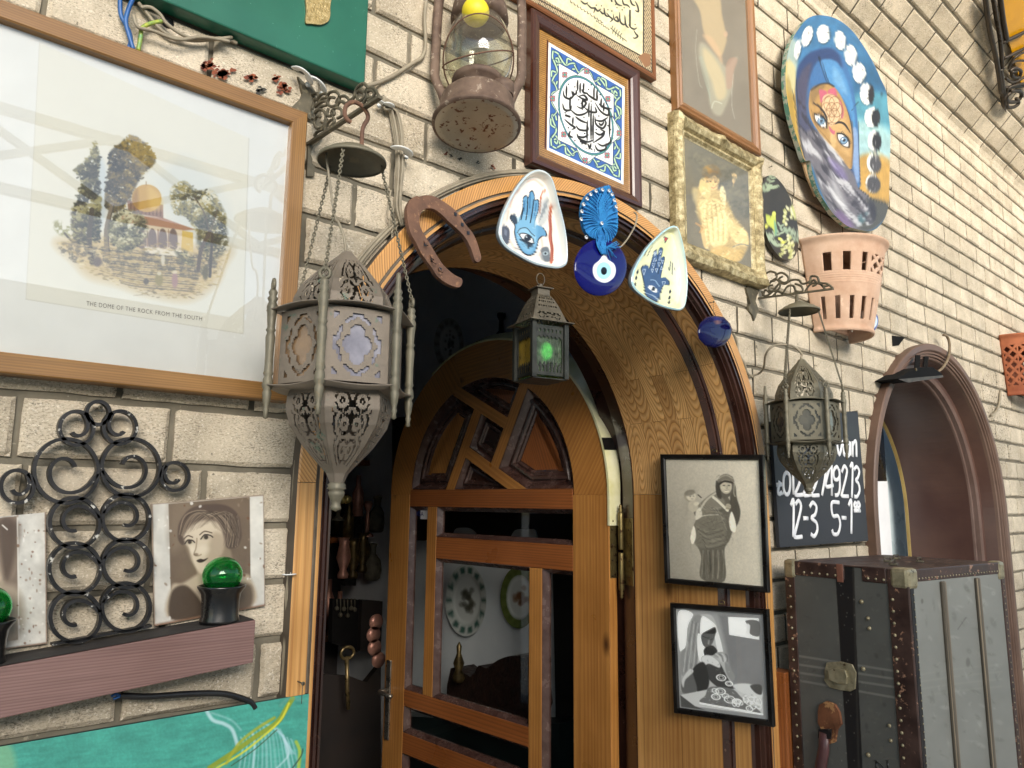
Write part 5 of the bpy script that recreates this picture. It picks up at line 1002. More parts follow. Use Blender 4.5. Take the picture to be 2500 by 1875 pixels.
m = MB(); m.lathe([(.036, zb+.082), (.036, zb+.094), (.050, zb+.098), (.054, zb+.104), (.054, zb+.110), (.050, zb+.112), (.046, zb+.106)], 36, HC_, cap=False); bn = m.build('burner_collar', M_rustl, hl)
tf = Vector((.756, -.654, 0)); fd = Vector((.654, .756, 0)); fcp = HC_+tf*.052+fd*(-.012)
m = MB(); m.lathe([(.022, zb+.066), (.021, zb+.078), (.0235, zb+.080), (.0235, zb+.094), (.020, zb+.097), (0, zb+.098)], 20, fcp, cap=False); m.build('filler_cap', M_rustl, hl)
for sg in (-1, 1):
    d = tf*sg; pts = [HC_+d*.066+Vector((0, 0, zb+.060)), HC_+d*.074+Vector((0, 0, zb+.084)), HC_+d*.088+Vector((0, 0, zb+.120)), HC_+d*.090+Vector((0, 0, zb+.16)), HC_+d*.087+Vector((0, 0, zb+.34)), HC_+d*.06+Vector((0, 0, zb+.375)), HC_+d*.02+Vector((0, 0, zb+.385))]
    MB().tube(smooth_path(pts, 8), .0085, 10, flat=1.3).build('side_tube', M_rustl, hl)
g = glassmat('clouded_globe', (.94, .95, .86), .05, .8, .13)
gp = [(.044, zb+.108), (.056, zb+.125), (.067, zb+.15), (.071, zb+.18), (.068, zb+.21), (.058, zb+.245), (.046, zb+.265)]
MB().lathe([(p.x, p.y) for p in smooth_path(gp, 4)], 40, HC_, cap=False).build('glass_globe', g, hl)
m = MB()
for k in range(2): m.tube([HC_+Vector((.0735*math.cos(q)*(1-.0), .0735*math.sin(q), zb+.165+(1 if k else -1)*.052*math.sin(q+.6+k*.5))) for q in np.linspace(0, 2*math.pi, 40, endpoint=False)], .0016, 6, closed=True)
m.build('guard_wire', M_rustp, hl)
MB().lathe([(.05, zb+.262), (.062, zb+.27), (.058, zb+.30), (.04, zb+.34), (.045, zb+.37), (0, zb+.38)], 30, HC_).build('chimney_hood', M_rustl, hl)
yb = MB(); cz = zb+.252; yb.lathe([(.0285*math.sin(q), cz-.0285*math.cos(q)) for q in np.linspace(0, math.pi, 20)], 28, HC_+Vector((-.008, 0, 0)), cap=False)
tag(yb.build('ball', surf('yellow_plastic', 'd8c41c', 'e6d432', 6, .5, 0, .1), None, at0=(.84, -.1, cz-.0285)), 'yellow ball inside the globe of the hurricane lamp', 'ball')
hl.rotation_euler = Matrix.Rotation(math.radians(9), 4, -tf).to_euler()
# ================================================================== small green-glass lantern on a ring
gl = thing('square_lantern', (1.04, -.085, 1.745), 'small dark square lantern with glowing green glass hanging at the top of the arch', 'lantern'); GC = Vector((1.04, -.085, 0)); ga = math.radians(40.8-28); Rz = Matrix.Rotation(-ga, 3, 'Z')
M_gld = surf('gunmetal', '23241f', '383a35', 30, .5, .4, .3, 120, .001, spot='7b7a6c', spot_scale=130, spot_th=.68); M_glr = surf('aged_lantern_roof', '4a4439', '686052', 30, .5, .4, .3, 120)
def gloc(x, y, z): return GC+Rz @ Vector((x, y, 0))+Vector((0, 0, z))
s = .0385; z0, z1 = 1.752, 1.868
for k in range(4):
    a = k*math.pi/2; MB().box(gloc(s*math.cos(a+math.pi/4)*1.414, s*math.sin(a+math.pi/4)*1.414, (z0+z1)/2), (.010, .010, z1-z0), Rz).build('corner_post', M_gld, gl)
def relief(u, v):
    return .5+.5*math.sin(7*math.hypot(u, v*1.3)*2.4)*math.cos(4*math.atan2(v, u))
gn = N('lit_green_glass'); v = gn.coord(); nz = gn.noise(v, 60, 4, .6); sx = gn.n('SeparateXYZ'); gn.l(gn.coord(), sx.inputs[0])
col = gn.ramp(nz, [(.3, lin('33402f')), (.7, lin('7d9a72'))]); gn.out(col, .5, gn.bump(gn.noise(v, 110, 3, .5, 1.5), .9, .004), 0, Coat_Weight=.6, Transmission_Weight=.75); M_gg = gn.m
M_ag = surf('amber_relief_glass', '6a5518', '94781f', 60, .35, 0, .9, 200, .003, Coat_Weight=.3)
for k, (ax, mm) in enumerate(((-math.pi/2, M_gg), (math.pi, M_ag), (0, M_ag), (math.pi/2, M_gg))):
    ca, sa = math.cos(ax), math.sin(ax); n = 44; G = [[gloc(ca*(s-.002)-sa*(i/n*2-1)*(s-.005), sa*(s-.002)+ca*(i/n*2-1)*(s-.005), z0+.006+(z1-z0-.012)*j/n) for i in range(n+1)] for j in range(n+1)]
    pn = MB(); 
    def kp(i, j):
        u, vv = (i+.5)/n, (j+.5)/n
        if vv < .22+.05*math.sin(u*44)*(1 if vv > .15 else .3): return not (.06 < vv < .18 and math.sin(u*50) > .3)
        if vv > .80-.045*abs(math.sin(u*22)): return not (.86 < vv < .94 and math.sin(u*44) > .2)
        return u < .05 or u > .95
    frame_ = pn.grid(G, smooth=False, keep=[[kp(i, j) for i in range(n)] for j in range(n)]).build('fretted_panel', M_gld, gl, solid=.001)
    MB().add([gloc(ca*(s-.005)-sa*q*(s-.004), sa*(s-.005)+ca*q*(s-.004), z) for q, z in ((-1, z0+.005), (1, z0+.005), (1, z1-.004), (-1, z1-.004))], [(0, 1, 2, 3)]).build('relief_glass', mm, frame_)
def emis(name, c, st): g = N(name); g.b.inputs['Base Color'].default_value = lin(c); g.b.inputs['Emission Color'].default_value = lin(c); g.b.inputs['Emission Strength'].default_value = st; return g.m
# the lit bulb glows through the glass: a small bulb just behind a clear patch
bo = MB(); bo.lathe([(.012*math.sin(q)+.0001, 1.812-.018*math.cos(q)) for q in np.linspace(0, math.pi, 12)], 16, gloc(.004, -.014, 0), cap=False); bo.v = [(x, y, z) for x, y, z in bo.v]; bo.build('bulb', emis('green_bulb', '58d860', .9), gl)
pr_ = [(s+.014, z1+.001), (s+.0135, z1+.003), (s+.002, z1+.006), (s-.003, z1+.020), (s-.010, z1+.040), (s-.018, z1+.058), (s-.024, z1+.066)]
m = MB()
for k in range(4):
    a = k*math.pi/2; n = 26; G = []
    for j in range(31):
        t = j/30*(len(pr_)-1); i0 = min(int(t), len(pr_)-2); f = t-i0; r = pr_[i0][0]*(1-f)+pr_[i0+1][0]*f; z = pr_[i0][1]*(1-f)+pr_[i0+1][1]*f; ca, sa = math.cos(a), math.sin(a)
        G.append([gloc(ca*r-sa*(i/n*2-1)*r, sa*r+ca*(i/n*2-1)*r, z) for i in range(n+1)])
    def kr(i, j):
        u, vv = (i+.5)/n*2-1, (j+.5)/30
        if abs(u) > .8 or vv < .36 or vv > .92: return True
        for cx_ in (-.5, 0, .5):
            d = math.hypot((u-cx_)*1.0, (vv-.46)*3.2)
            if vv < .58 and .16 < d < .26 and abs(math.sin(2*math.atan2((vv-.46)*3.2, u-cx_))) > .4: return False
        return not (vv > .6 and math.hypot((u*6) % 1.2-.6, (vv*16) % 1.4-.7) < .38)
    m.grid(G, smooth=False, keep=[[kr(i, j) for i in range(n)] for j in range(30)])
m.build('roof', M_glr, gl, solid=.001)
rt = pr_[-1][0]; m = MB(); m.box(gloc(0, 0, z1+.073), (rt*2, rt*2, .014), Rz); m.box(gloc(0, 0, z1+.0815), (rt*2+.012, rt*2+.012, .002), Rz); m.lathe([(.006, z1+.082), (.004, z1+.088), (.006, z1+.092), (0, z1+.095)], 10, GC); m.build('collar', M_glr, gl)
m = MB(); m.box(gloc(0, 0, z0-.001), (2*s+.004, 2*s+.004, .002), Rz); m.build('floor_plate', M_gld, gl)
m = MB(); m.tube([gloc(.010*math.cos(q), 0, z1+.104+.013*math.sin(q)) for q in np.linspace(0, 2*math.pi, 20, endpoint=False)], .0011, 6, closed=True); m.build('ring', M_iron, gl)
# ================================================================== glazed dishes with painted hands
def dish(name, label, out, tr, cv, Y=-.068, depth=.018, edge='9fb3bf', skirt=.030, t1=.88, t2=.955, group=None, cat='dish', back='8a8f90'):
    P = [(p.x, p.y) for p in smooth_path([tr([q])[0] for q in out], 5, True)]; c = np.mean(P, 0)
    t = thing(name, tuple(at(c[0], c[1], Y+skirt)), label, cat, group)
    def dm(x): return -depth*(1-(np.clip((x-t1)/(t2-t1), 0, 1)**1.5))-(.0025*np.clip((x-t2)/(1-t2), 0, 1)**2)
    fan_paint(cv, P, wmap(Y), 1.0, None, dm).build('glazed_face', M_enamel, t)
    G = [[], [], []]
    for q in P+[P[0]]:
        a = at(q[0], q[1], Y); b = at(q[0], q[1], Y); cc = at(c[0], c[1], Y); G[0].append((a.x, Y+.0025, a.z)); G[1].append((cc.x+(a.x-cc.x)*1.005, Y+.010, cc.z+(a.z-cc.z)*1.005)); G[2].append((cc.x+(a.x-cc.x)*.86, Y+skirt, cc.z+(a.z-cc.z)*.86))
    MB().grid(G).build('rim', surf('glazed_rim', edge, back, 14, .25, 0, .1, 60, Coat_Weight=.5), t); return t
def hand1():
    c = Canvas(1210, 405, 1400, 665, 1.1, 'e9e2d6').use(C5); c.mottle(.08, 26, 4); O = 'c8866a'
    for P in ([(300, 420), (320, 340), (360, 300)], [(280, 500), (290, 440)], [(420, 240), (470, 230), (520, 270)], [(500, 560), (520, 680), (500, 740)], [(300, 640), (330, 700)]): c.line(P, 14, O, .35, 10)
    c.line([(535, 295), (510, 340), (505, 400), (500, 450)], 12, 'b4613c', .9); c.line([(580, 395), (570, 480), (575, 560), (572, 620), (585, 700), (578, 790)], 22, 'a9502f', .9); c.line([(585, 400), (575, 500), (582, 620), (592, 780)], 8, '7e3218', .6)
    c.poly([(490, 400), (560, 340), (560, 480), (520, 540), (490, 520)], '8e979b', .45, 16, True)
    for i in range(7): c.line([(495+i*8, 520-i*14), (530+i*5, 400-i*6)], 3, '4b545c', .6)
    c.poly([(250, 540), (296, 565), (290, 665), (250, 640)], '3c3f4a', .9, 7, True); c.poly([(262, 560), (282, 575), (278, 610), (262, 600)], '7c8190', .7, 5); c.poly([(510, 700), (560, 690), (570, 780), (520, 775)], '3a434c', .75, 9, True); c.ell(540, 730, 20, 14, 'aab8bc', .8, 0, 5); c.ell(540, 730, 7, 8, '20262c'); c.line([(330, 690), (360, 700)], 12, '6b6f76', .5)
    H = [(322, 462), (300, 478), (302, 500), (330, 540), (328, 590), (345, 660), (385, 725), (430, 748), (470, 730), (488, 680), (495, 640), (520, 616), (551, 614), (545, 580), (515, 545), (482, 540), (470, 560), (468, 520), (492, 440), (496, 372), (484, 360), (470, 364), (466, 330), (452, 300), (432, 312), (425, 345), (408, 332), (388, 352), (384, 420), (362, 500), (350, 520), (340, 480)]
    c.poly(H, '16181d', 1, 3, True); cc = np.mean(H, 0); c.poly([(cc[0]+(x-cc[0])*.93, cc[1]+(y-cc[1])*.955) for x, y in H], '5e93b8', 1, 4, True)
    c.poly([(360, 480), (470, 500), (480, 620), (440, 720), (380, 690), (345, 590)], '7fb2cf', .7, 24, True)
    for P in ([(420, 350), (418, 430), (408, 500)], [(460, 365), (452, 440), (438, 520)], [(392, 420), (375, 500)]): c.line(P, 7, '14161a'); 
    for P in ([(436, 320), (434, 420)], [(478, 390), (468, 470)], [(400, 370), (396, 440)]): c.line(P, 9, '2c5f86', .8); 
    for i in range(20): x, y = 340+random.random()*150, 440+random.random()*240; c.line([(x, y), (x+random.uniform(-20, 25), y+random.uniform(-30, 20))], 2.5, 'cfe2ea', .7)
    c.poly([(302, 470), (335, 465), (350, 520), (330, 530), (305, 500)], '23262c', .85, 7, True)
    c.poly([(350, 590), (365, 560), (410, 555), (440, 590), (475, 610), (470, 650), (430, 670), (380, 640)], '8fbcd4', .9, 5, True); c.line([(350, 590), (368, 562), (412, 556), (445, 592), (470, 612)], 5, '1b2630')
    c.poly([(362, 598), (395, 592), (440, 612), (464, 658), (425, 656), (385, 632)], 'f2f2ee', 1, 3, True); c.line([(362, 598), (395, 592), (440, 612), (464, 658), (425, 656), (385, 632), (362, 598)], 7, '101114'); c.ell(418, 626, 24, 22, '101114', 1, 20); c.ell(414, 618, 5, 5, 'dfe6e8')
    for i in range(8): c.line([(372+i*11, 632+i*4), (371+i*11, 655+i*5+(i % 3)*8)], 5, '14161a', .95)
    edge = [(470, 175), (520, 195), (560, 250), (600, 400), (640, 560), (658, 700), (655, 800), (620, 835), (560, 840), (440, 815), (330, 760), (240, 700), (200, 640), (192, 580), (215, 480), (260, 380), (320, 280), (380, 210), (430, 180)]
    c.line(edge+[edge[0]], 40, 'd8dad6', .9, 6); c.line(edge+[edge[0]], 16, '8fb4cc', .85, 10); c.line(edge+[edge[0]], 8, 'cfd8da', .8, 4); return c, edge
c, e = hand1(); dish('ceramic_dish', 'larger white triangular dish painted with a pale blue hand and eye', e, C5, c, -.075, group='triangular hand dishes on the arch')
def hand2():
    c = Canvas(1535, 545, 1690, 765, 1.1, 'dcdcae').use(C5); c.mottle(.07, 26, 5); c.poly([(1250, 850), (1290, 700), (1380, 600), (1340, 760), (1280, 900), (1180, 1000)], 'bdc27c', .45, 30, True); c.poly([(1400, 620), (1450, 800), (1440, 1050), (1400, 1000)], 'f0efd2', .6, 26, True)
    c.poly([(1342, 618), (1366, 628), (1348, 660)], 'c03c28'); c.line([(1342, 618), (1366, 628), (1348, 660), (1342, 618)], 4, '2a2422', 1, curve=False)
    for a, b in (((1235, 675), (1212, 740)), ((1250, 700), (1228, 752)), ((1385, 790), (1378, 850)), ((1398, 800), (1396, 872)), ((1412, 830), (1414, 850)), ((1372, 830), (1374, 842))): c.line([a, b], 5, '24262a')
    H = [(1218, 812), (1196, 815), (1184, 838), (1192, 880), (1205, 950), (1212, 1010), (1250, 1045), (1300, 1062), (1318, 1010), (1340, 950), (1378, 948), (1374, 915), (1350, 896), (1325, 900), (1322, 880), (1346, 770), (1336, 752), (1322, 762), (1334, 705), (1322, 690), (1308, 700), (1300, 740), (1290, 708), (1276, 712), (1266, 740), (1250, 800), (1236, 840), (1232, 820)]
    c.poly(H, '14171d', 1, 3, True); cc = np.mean(H, 0); c.poly([(cc[0]+(x-cc[0])*.93, cc[1]+(y-cc[1])*.96) for x, y in H], '2f4a72', 1, 4, True); c.mottle(.1, 8, 6)
    for P in ([(1300, 745), (1290, 800), (1280, 850)], [(1322, 770), (1310, 830), (1300, 870)]): c.line(P, 4, '0f1216')
    W = 'dfe6ec'
    for x, y, s_ in ((1283, 735, 13), (1280, 770, -13), (1270, 815, 14), (1318, 728, 12), (1314, 765, -12), (1308, 808, 13), (1330, 790, 11), (1325, 830, -11), (1205, 860, 18), (1340, 940, 16), (1290, 848, 12), (1262, 850, 12)): c.line([(x-abs(s_)*.7, y-s_), (x+abs(s_)*.7, y-s_), (x, y+s_), (x-abs(s_)*.7, y-s_)], 2.6, W, .95, curve=False)
    c.line([(1232, 930), (1250, 912), (1280, 915), (1295, 935), (1310, 955)], 5, '8fa9c4'); c.poly([(1232, 958), (1262, 950), (1290, 972), (1294, 996), (1262, 990)], 'f2f2ee', 1, 3, True); c.ell(1268, 972, 14, 15, '14171d')
    for i in range(6): x = 1215+i*17; y = 992+i*9; c.line([(x, y), (x+8, y+16), (x+16, y+4)], 3, W, .8, curve=False)
    for x, y in ((1162, 858), (1153, 898), (1146, 940), (1382, 992), (1378, 1032), (1376, 1064)): c.ell(x, y, 7, 13, '16181a', 1, 15)
    edge = [(1385, 556), (1410, 580), (1440, 690), (1462, 830), (1468, 960), (1455, 1080), (1430, 1120), (1390, 1125), (1290, 1100), (1190, 1050), (1110, 985), (1088, 930), (1100, 860), (1140, 780), (1200, 690), (1290, 600), (1350, 560)]
    c.line(edge+[edge[0]], 34, 'dfe3d6', .9, 6); c.line(edge+[edge[0]], 14, '6fb0c8', .9, 8); c.line(edge+[edge[0]], 6, 'c6dce0', .8, 4); return c, edge
c, e = hand2(); dish('ceramic_dish', 'smaller pale yellow triangular dish painted with a navy hand', e, C5, c, -.068, group='triangular hand dishes on the arch')
# ================================================================== blue glass eye beads
def circ_px(x, y, rx, ry, n=48, rot=0): t = math.radians(rot); return [(x+rx*math.cos(a)*math.cos(t)-ry*math.sin(a)*math.sin(t), y+rx*math.cos(a)*math.sin(t)+ry*math.sin(a)*math.cos(t)) for a in np.linspace(0, 2*math.pi, n, endpoint=False)]
def bead(label, out, tr, cv, Y, th, m=None):
    P = [tr([q])[0] for q in out]; c0 = np.mean(P, 0); t = thing('eye_bead', tuple(at(c0[0], c0[1], Y)), label, 'bead')
    fan_paint(cv, P, wmap(Y), 1.0, None, lambda x: th*math.sqrt(max(1-x**3, 0))).build('glass_disc', m or M_bead, t)
    G = [[], []]
    for q in P+[P[0]]: a = at(q[0], q[1], Y); G[0].append((a.x, Y, a.z)); cc = at(c0[0], c0[1], Y); G[1].append((cc.x+(a.x-cc.x)*.8, Y+th*.7, cc.z+(a.z-cc.z)*.8))
    MB().grid(G).build('back', surf('cobalt_back', '0b0c3c', '12145a', 8, .1), t); return t
M_bead = paintmat('cobalt_glass', .05, .02, 30, .25); M_bead.node_tree.nodes['Principled BSDF'].inputs['Specular IOR Level'].default_value = .2
c = Canvas(1395, 575, 1540, 730, 1.2, '0d0f5a').use(C5); c.poly([(720, 700), (1010, 700), (1040, 850), (1000, 960), (740, 960), (700, 840)], '10135f', .6, 60, True)
c.poly([(882, 750), (905, 790), (945, 820), (958, 865), (945, 910), (905, 942), (865, 944), (822, 920), (802, 875), (808, 830), (845, 795)], 'eef2f0', 1, 4, True); c.ell(876, 866, 50, 58, 'a4dcec', 1, 0, 4); c.ell(876, 868, 20, 26, '0c0f14', 1, 0, 3)
eb = bead('large cobalt glass eye bead hanging from blue macrame at the arch top', circ_px(872, 838, 178, 194, 56, 8), C5, c, -.058, .010)
M_yarn = surf('turquoise_yarn', '1667a8', '2a86c4', 40, .85, 0, .8, 220, .002)
mc = thing('macrame_leaf', tuple(at(*C5(880, 700), -.06)), 'turquoise knotted macrame leaf edged with tiny eye beads, holding the large eye bead', 'macrame')
lo = [(930, 285), (945, 310), (965, 350), (985, 420), (992, 520), (985, 600), (955, 650), (915, 690), (880, 650), (820, 640), (770, 590), (752, 520), (745, 470), (755, 400), (785, 345), (830, 312), (880, 295)]
P = [(p.x, p.y) for p in smooth_path(C5(lo), 5, True)]; ctr = C5(885, 560); m = MB()
fan = [at(*q, -.058) for q in P]; m.prism(fan, (0, .008, 0)); m.build('woven_ground', M_yarn, mc)
m = MB(); NR = 40
for i in range(NR):      # ribs sweeping from the central eye to the rim
    q = P[int(i*len(P)/NR)]; a = np.array(ctr); b = np.array(q); mid = (a+b)/2+np.array([-(b-a)[1], (b-a)[0]])*.16*(1 if b[0] < a[0] else -1); Q = [(a[0], a[1]), tuple(mid), tuple(b)]; pp = smooth_path([at(*s_, -.062) for s_ in Q], 7); m.tube(pp, [.0011+.0009*j/len(pp) for j in range(len(pp))], 6)
m.build('cord_rib', M_yarn, mc)
m = MB()
for i in range(22): x0, y0 = 860+random.uniform(-30, 60), 620+random.uniform(-10, 20); m.tube(smooth_path([at(*C5(x0, y0), -.066), at(*C5(880+random.uniform(-30, 30), 690), -.072), at(*C5(895+random.uniform(-15, 25), 750), -.072)], 4), .0012, 5)
for i in range(14): a = random.uniform(-.6, 1.4); x0, y0 = 915, 700; L = random.uniform(40, 110); m.tube(smooth_path([at(*C5(x0, y0), -.074), at(*C5(x0+L*.5*math.cos(a)+random.uniform(-12, 12), y0+L*.5*math.sin(a)), -.078), at(*C5(x0+L*math.cos(a), y0+L*math.sin(a)+random.uniform(-10, 20)), -.074)], 4), .0010, 5)
m.build('tassel', M_yarn, mc)
M_bw = surf('white_glass', 'e2e6ea', 'f2f4f6', 30, .15); M_bk = surf('black_dot', '10131c', '181c2a', 30, .2)
for x, y in ((742, 512), (746, 460), (758, 412), (782, 374), (806, 344), (842, 322), (886, 314), (930, 320), (950, 345), (965, 385), (978, 428), (776, 634), (881, 540)):
    p = at(*C5(x, y), -.068); b = MB().lathe([(.0045, .002), (.0045, .0), (.0038, -.002), (.002, -.003), (0, -.0032)], 14, p, Matrix(((1, 0, 0), (0, 0, 1), (0, -1, 0))).transposed(), cap=False); b.v = [(x_, p.y-(y_-p.y) if False else y_, z_) for x_, y_, z_ in b.v]; bo = b.build('eye_bead', M_bw, mc)
    MB().lathe([(.0018, 0), (.0016, .0006), (0, .0008)], 10, p+Vector((0, -.0030, 0)), Matrix(((1, 0, 0), (0, 0, -1), (0, 1, 0))), cap=False).build('pupil', M_bk, bo)
c = Canvas(1690, 760, 1800, 860, 1.0, '0b0c3e').use(C5); c.ell(1645, 1190, 26, 20, '2a2f70', .8, 0, 8); c.ell(1640, 1212, 12, 14, '6a4a4a', 1, 0, 3)
bead('small plain cobalt glass bead hanging from a nail on the right of the arch', [(1640, 1163), (1700, 1170), (1745, 1215), (1762, 1260), (1745, 1320), (1700, 1368), (1640, 1382), (1580, 1365), (1538, 1320), (1528, 1270), (1545, 1215), (1590, 1172)], C5, c, -.052, .012)
c = Canvas(2090, 750, 2160, 830, 1.0, '232c82').use(C12); c.ell(1400, 945, 50, 62, 'c9d4e2', 1, 0, 6); c.ell(1400, 945, 34, 44, 'a9c3dc', .8, 0, 6); c.ell(1400, 945, 14, 24, '5b5f66', 1, 0, 6); c.ell(1455, 1000, 14, 22, '7d86c8', .6, 30, 10)
bead('small blue and white eye bead on the wall behind the terracotta pot', circ_px(1410, 942, 60, 92, 36), C12, c, -.012, .010)
# nails and string for the beads
def nail(label, u, v, Y, L=.02, drop=None):
    p = at(u, v, Y); m = MB(); m.tube([p+Vector((0, .03, 0)), p], .0012, 6); m.lathe([(.0032, 0), (.0032, .001), (0, .001)], 10, p, Matrix(((1, 0, 0), (0, 0, 1), (0, -1, 0))))
    if drop: m.tube([p+Vector((0, .002, 0)), at(*drop, Y+.004)], .0006, 5)
    return tag(m.build('nail', M_iron, None, at0=tuple(p)), label, 'nail')
nail('nail with a thread above the small plain cobalt bead', *C5(1640, 1070), -.05, drop=C5(1638, 1205)); nail('nail with twisted wire at the top right corner of the teal board', *C16(207, 1188), -.05, drop=C16(197, 1300)); nail('rusty nail through the top ring of the iron scroll ornament', *C4(418, 160), -.03); nail('bent nail near the foot of the oval mural', *C6(525, 748), -.012); nail('nail at the top right corner of the chalked board', *C18(805, 345), -.03)
# ================================================================== horseshoe
ho = [(640, 235), (690, 200), (720, 205), (790, 190), (880, 205), (960, 250), (1060, 320), (1120, 380), (1160, 440), (1210, 510), (1260, 570), (1300, 650), (1335, 760), (1350, 830), (1325, 870), (1290, 858), (1265, 790), (1240, 720), (1185, 620), (1110, 540), (1030, 470), (960, 400), (890, 345), (820, 325), (760, 345), (730, 400), (722, 460), (745, 540), (790, 620), (840, 700), (900, 800), (960, 890), (1030, 960), (1090, 1005), (1150, 1035), (1158, 1080), (1130, 1125), (1060, 1115), (980, 1075), (900, 1010), (850, 930), (790, 850), (730, 760), (680, 660), (640, 590), (612, 500), (598, 400), (600, 310)]
hs = thing('horseshoe', tuple(at(*C20(880, 650), -.05)), 'rusty horseshoe hung on the upper left of the arch', 'horseshoe')
m = MB(); m.prism(on([(p.x, p.y) for p in smooth_path(C20(ho), 3, True)], -.058), (0, .011, 0)); m.build('shoe', M_rustp, hs, bevel=.001)
for x, y in ((1085, 385), (1155, 490), (1215, 575), (780, 690), (850, 850), (930, 945)): MB().box(at(*C20(x, y), -.0585), (.006, .002, .007)).build('nail_hole', M_black, hs)
for x, y in ((790, 690), (850, 830), (870, 875), (935, 960)): MB().tube([at(*C20(x-20, y-30), -.058), at(*C20(x, y), -.070), at(*C20(x+18, y+14), -.064)], .0014, 5).build('bent_nail', M_rustp, hs)
# ================================================================== oval mural
def mural():
    c = Canvas(1905, 20, 2190, 580, .9, '2f6f9c').use(C26); c.poly([(100, 0), (900, 0), (900, 700), (600, 700), (120, 500)], '2b6b9e', 1, 60); c.mottle(.2, 60, 4, ay=1.8); 
    c.poly([(620, 400), (900, 350), (900, 800), (640, 760)], '1f5a86', .7, 60, True); c.poly([(600, 640), (880, 640), (880, 950), (620, 900)], '4b9db0', .8, 50, True); c.poly([(620, 820), (880, 900), (880, 1150), (620, 1100)], 'a9d0cc', .85, 60, True); c.poly([(640, 1080), (880, 1110), (880, 1480), (640, 1400)], 'c9973a', 1, 40, True); c.mottle(.12, 16, 5)
    c.poly([(100, 420), (180, 420), (200, 700), (260, 1110), (200, 1150), (130, 900)], 'd9a52c', .95, 20, True); c.poly([(130, 250), (200, 260), (180, 600), (120, 560)], 'c3c8a8', .7, 26, True); c.poly([(120, 560), (150, 540), (190, 900), (230, 1100), (200, 1120)], '9a7a2a', .6, 10, True)
    for i in range(8): c.line([(160+i*8, 600+i*55), (180+i*9, 660+i*55)], 7, '2f2c22', .7)
    hood = [(190, 700), (185, 560), (210, 430), (270, 340), (350, 295), (430, 282), (500, 320), (560, 430), (605, 600), (632, 800), (642, 1000), (650, 1290), (600, 1250), (500, 1190), (300, 1100), (230, 1000)]
    c.poly(hood, '3069a8', 1, 4, True)
    c.poly([(200, 430), (270, 335), (345, 300), (440, 290), (500, 340), (520, 430), (450, 400), (380, 380), (330, 400), (280, 520), (250, 640), (210, 700), (190, 560)], '223c72', .95, 20, True); c.poly([(190, 560), (240, 440), (300, 400), (280, 520), (270, 700), (300, 850), (400, 950), (500, 1040), (590, 1160), (640, 1260), (500, 1200), (300, 1100), (220, 960), (195, 720)], '4a4660', .9, 30, True)
    c.poly([(370, 380), (470, 380), (540, 480), (590, 640), (615, 800), (610, 900), (580, 760), (520, 640), (440, 560), (400, 480)], '3f86c4', 1, 18, True); c.poly([(460, 420), (520, 500), (560, 620), (520, 600), (460, 520)], '6ba6d4', .7, 24, True); c.poly([(590, 900), (632, 900), (645, 1240), (610, 1200)], '7c9ac8', .95, 12, True)
    c.line([(350, 340), (375, 390), (400, 470), (440, 560), (520, 660), (575, 790), (600, 960), (588, 1170)], 5, '12233c'); c.line([(350, 350), (385, 470), (420, 550)], 5, '12233c')
    face = [(300, 580), (360, 550), (420, 545), (470, 575), (520, 650), (565, 760), (592, 900), (598, 1050), (585, 1165), (500, 1080), (400, 960), (310, 830), (282, 740), (282, 650)]
    c.poly(face, 'b98a45', 1, 4, True); c.poly([(400, 700), (520, 700), (560, 900), (570, 1060), (500, 1000), (420, 880)], 'd3a662', .8, 40, True); c.poly([(290, 620), (340, 560), (400, 560), (340, 640), (310, 700)], '8a6a3c', .8, 20, True); c.line([(300, 590), (360, 552), (420, 545), (460, 565)], 12, '22201e', .8, 8); c.line([(592, 820), (600, 1000), (588, 1150)], 10, '6b4a26', .6, 10)
    c.poly([(440, 900), (470, 940), (470, 1010), (440, 990)], 'e0bc7c', .6, 18, True); c.line([(300, 740), (330, 840), (400, 930), (440, 980)], 6, '7a5630', .6)
    for P in ([(355, 590), (385, 592), (410, 605), (408, 640), (370, 685), (360, 640)], [(425, 590), (470, 580), (485, 640), (455, 640), (420, 620)], [(500, 660), (525, 700), (533, 760), (520, 800), (505, 740)], [(425, 850), (450, 880), (470, 890), (462, 915), (435, 890)]): c.poly(P, 'c8506e', .95, 4, True)
    c.poly([(385, 640), (440, 620), (490, 650), (515, 720), (510, 790), (470, 840), (430, 850), (400, 800), (378, 720)], 'e0bb8c', .95, 6, True)
    for i in range(7):
        a = i*math.pi/3; r = 0 if i == 6 else 42; c.ell(446+r*math.cos(a)*.9, 735+r*math.sin(a)*1.2, 38, 52, '8a5a30', .9, 0, 2, 4)
    c.ell(446, 735, 80, 108, '8a5a30', .8, 0, 2, 4)
    for (x, y, rot) in ((365, 815, 50), (530, 955, 52)):
        c.ell(x, y, 62, 34, '2b2320', .55, rot, 22); c.ell(x, y, 56, 26, 'e8e6e0', 1, rot, 4); c.ell(x+4, y+2, 25, 27, '6f95b6', 1, rot, 4); c.ell(x+4, y+2, 25, 27, '33506c', 1, rot, 2, 5); c.ell(x+6, y, 9, 12, '141820', 1, rot); c.ell(x-6, y-8, 6, 6, 'ffffff')
        t_ = math.radians(rot); U_ = lambda a, b: (x+a*math.cos(t_)-b*math.sin(t_), y+a*math.sin(t_)+b*math.cos(t_)); c.line([U_(-66, 4), U_(-30, -28), U_(20, -32), U_(66, -2)], 9, '171413'); c.line([U_(-60, 8), U_(-20, 28), U_(30, 26), U_(64, 2)], 5, '3b2c22')
        for k in range(10): c.line([U_(-50+k*11, -26+abs(k-5)*2), U_(-56+k*12, -46+abs(k-5)*2)], 3, '171413')
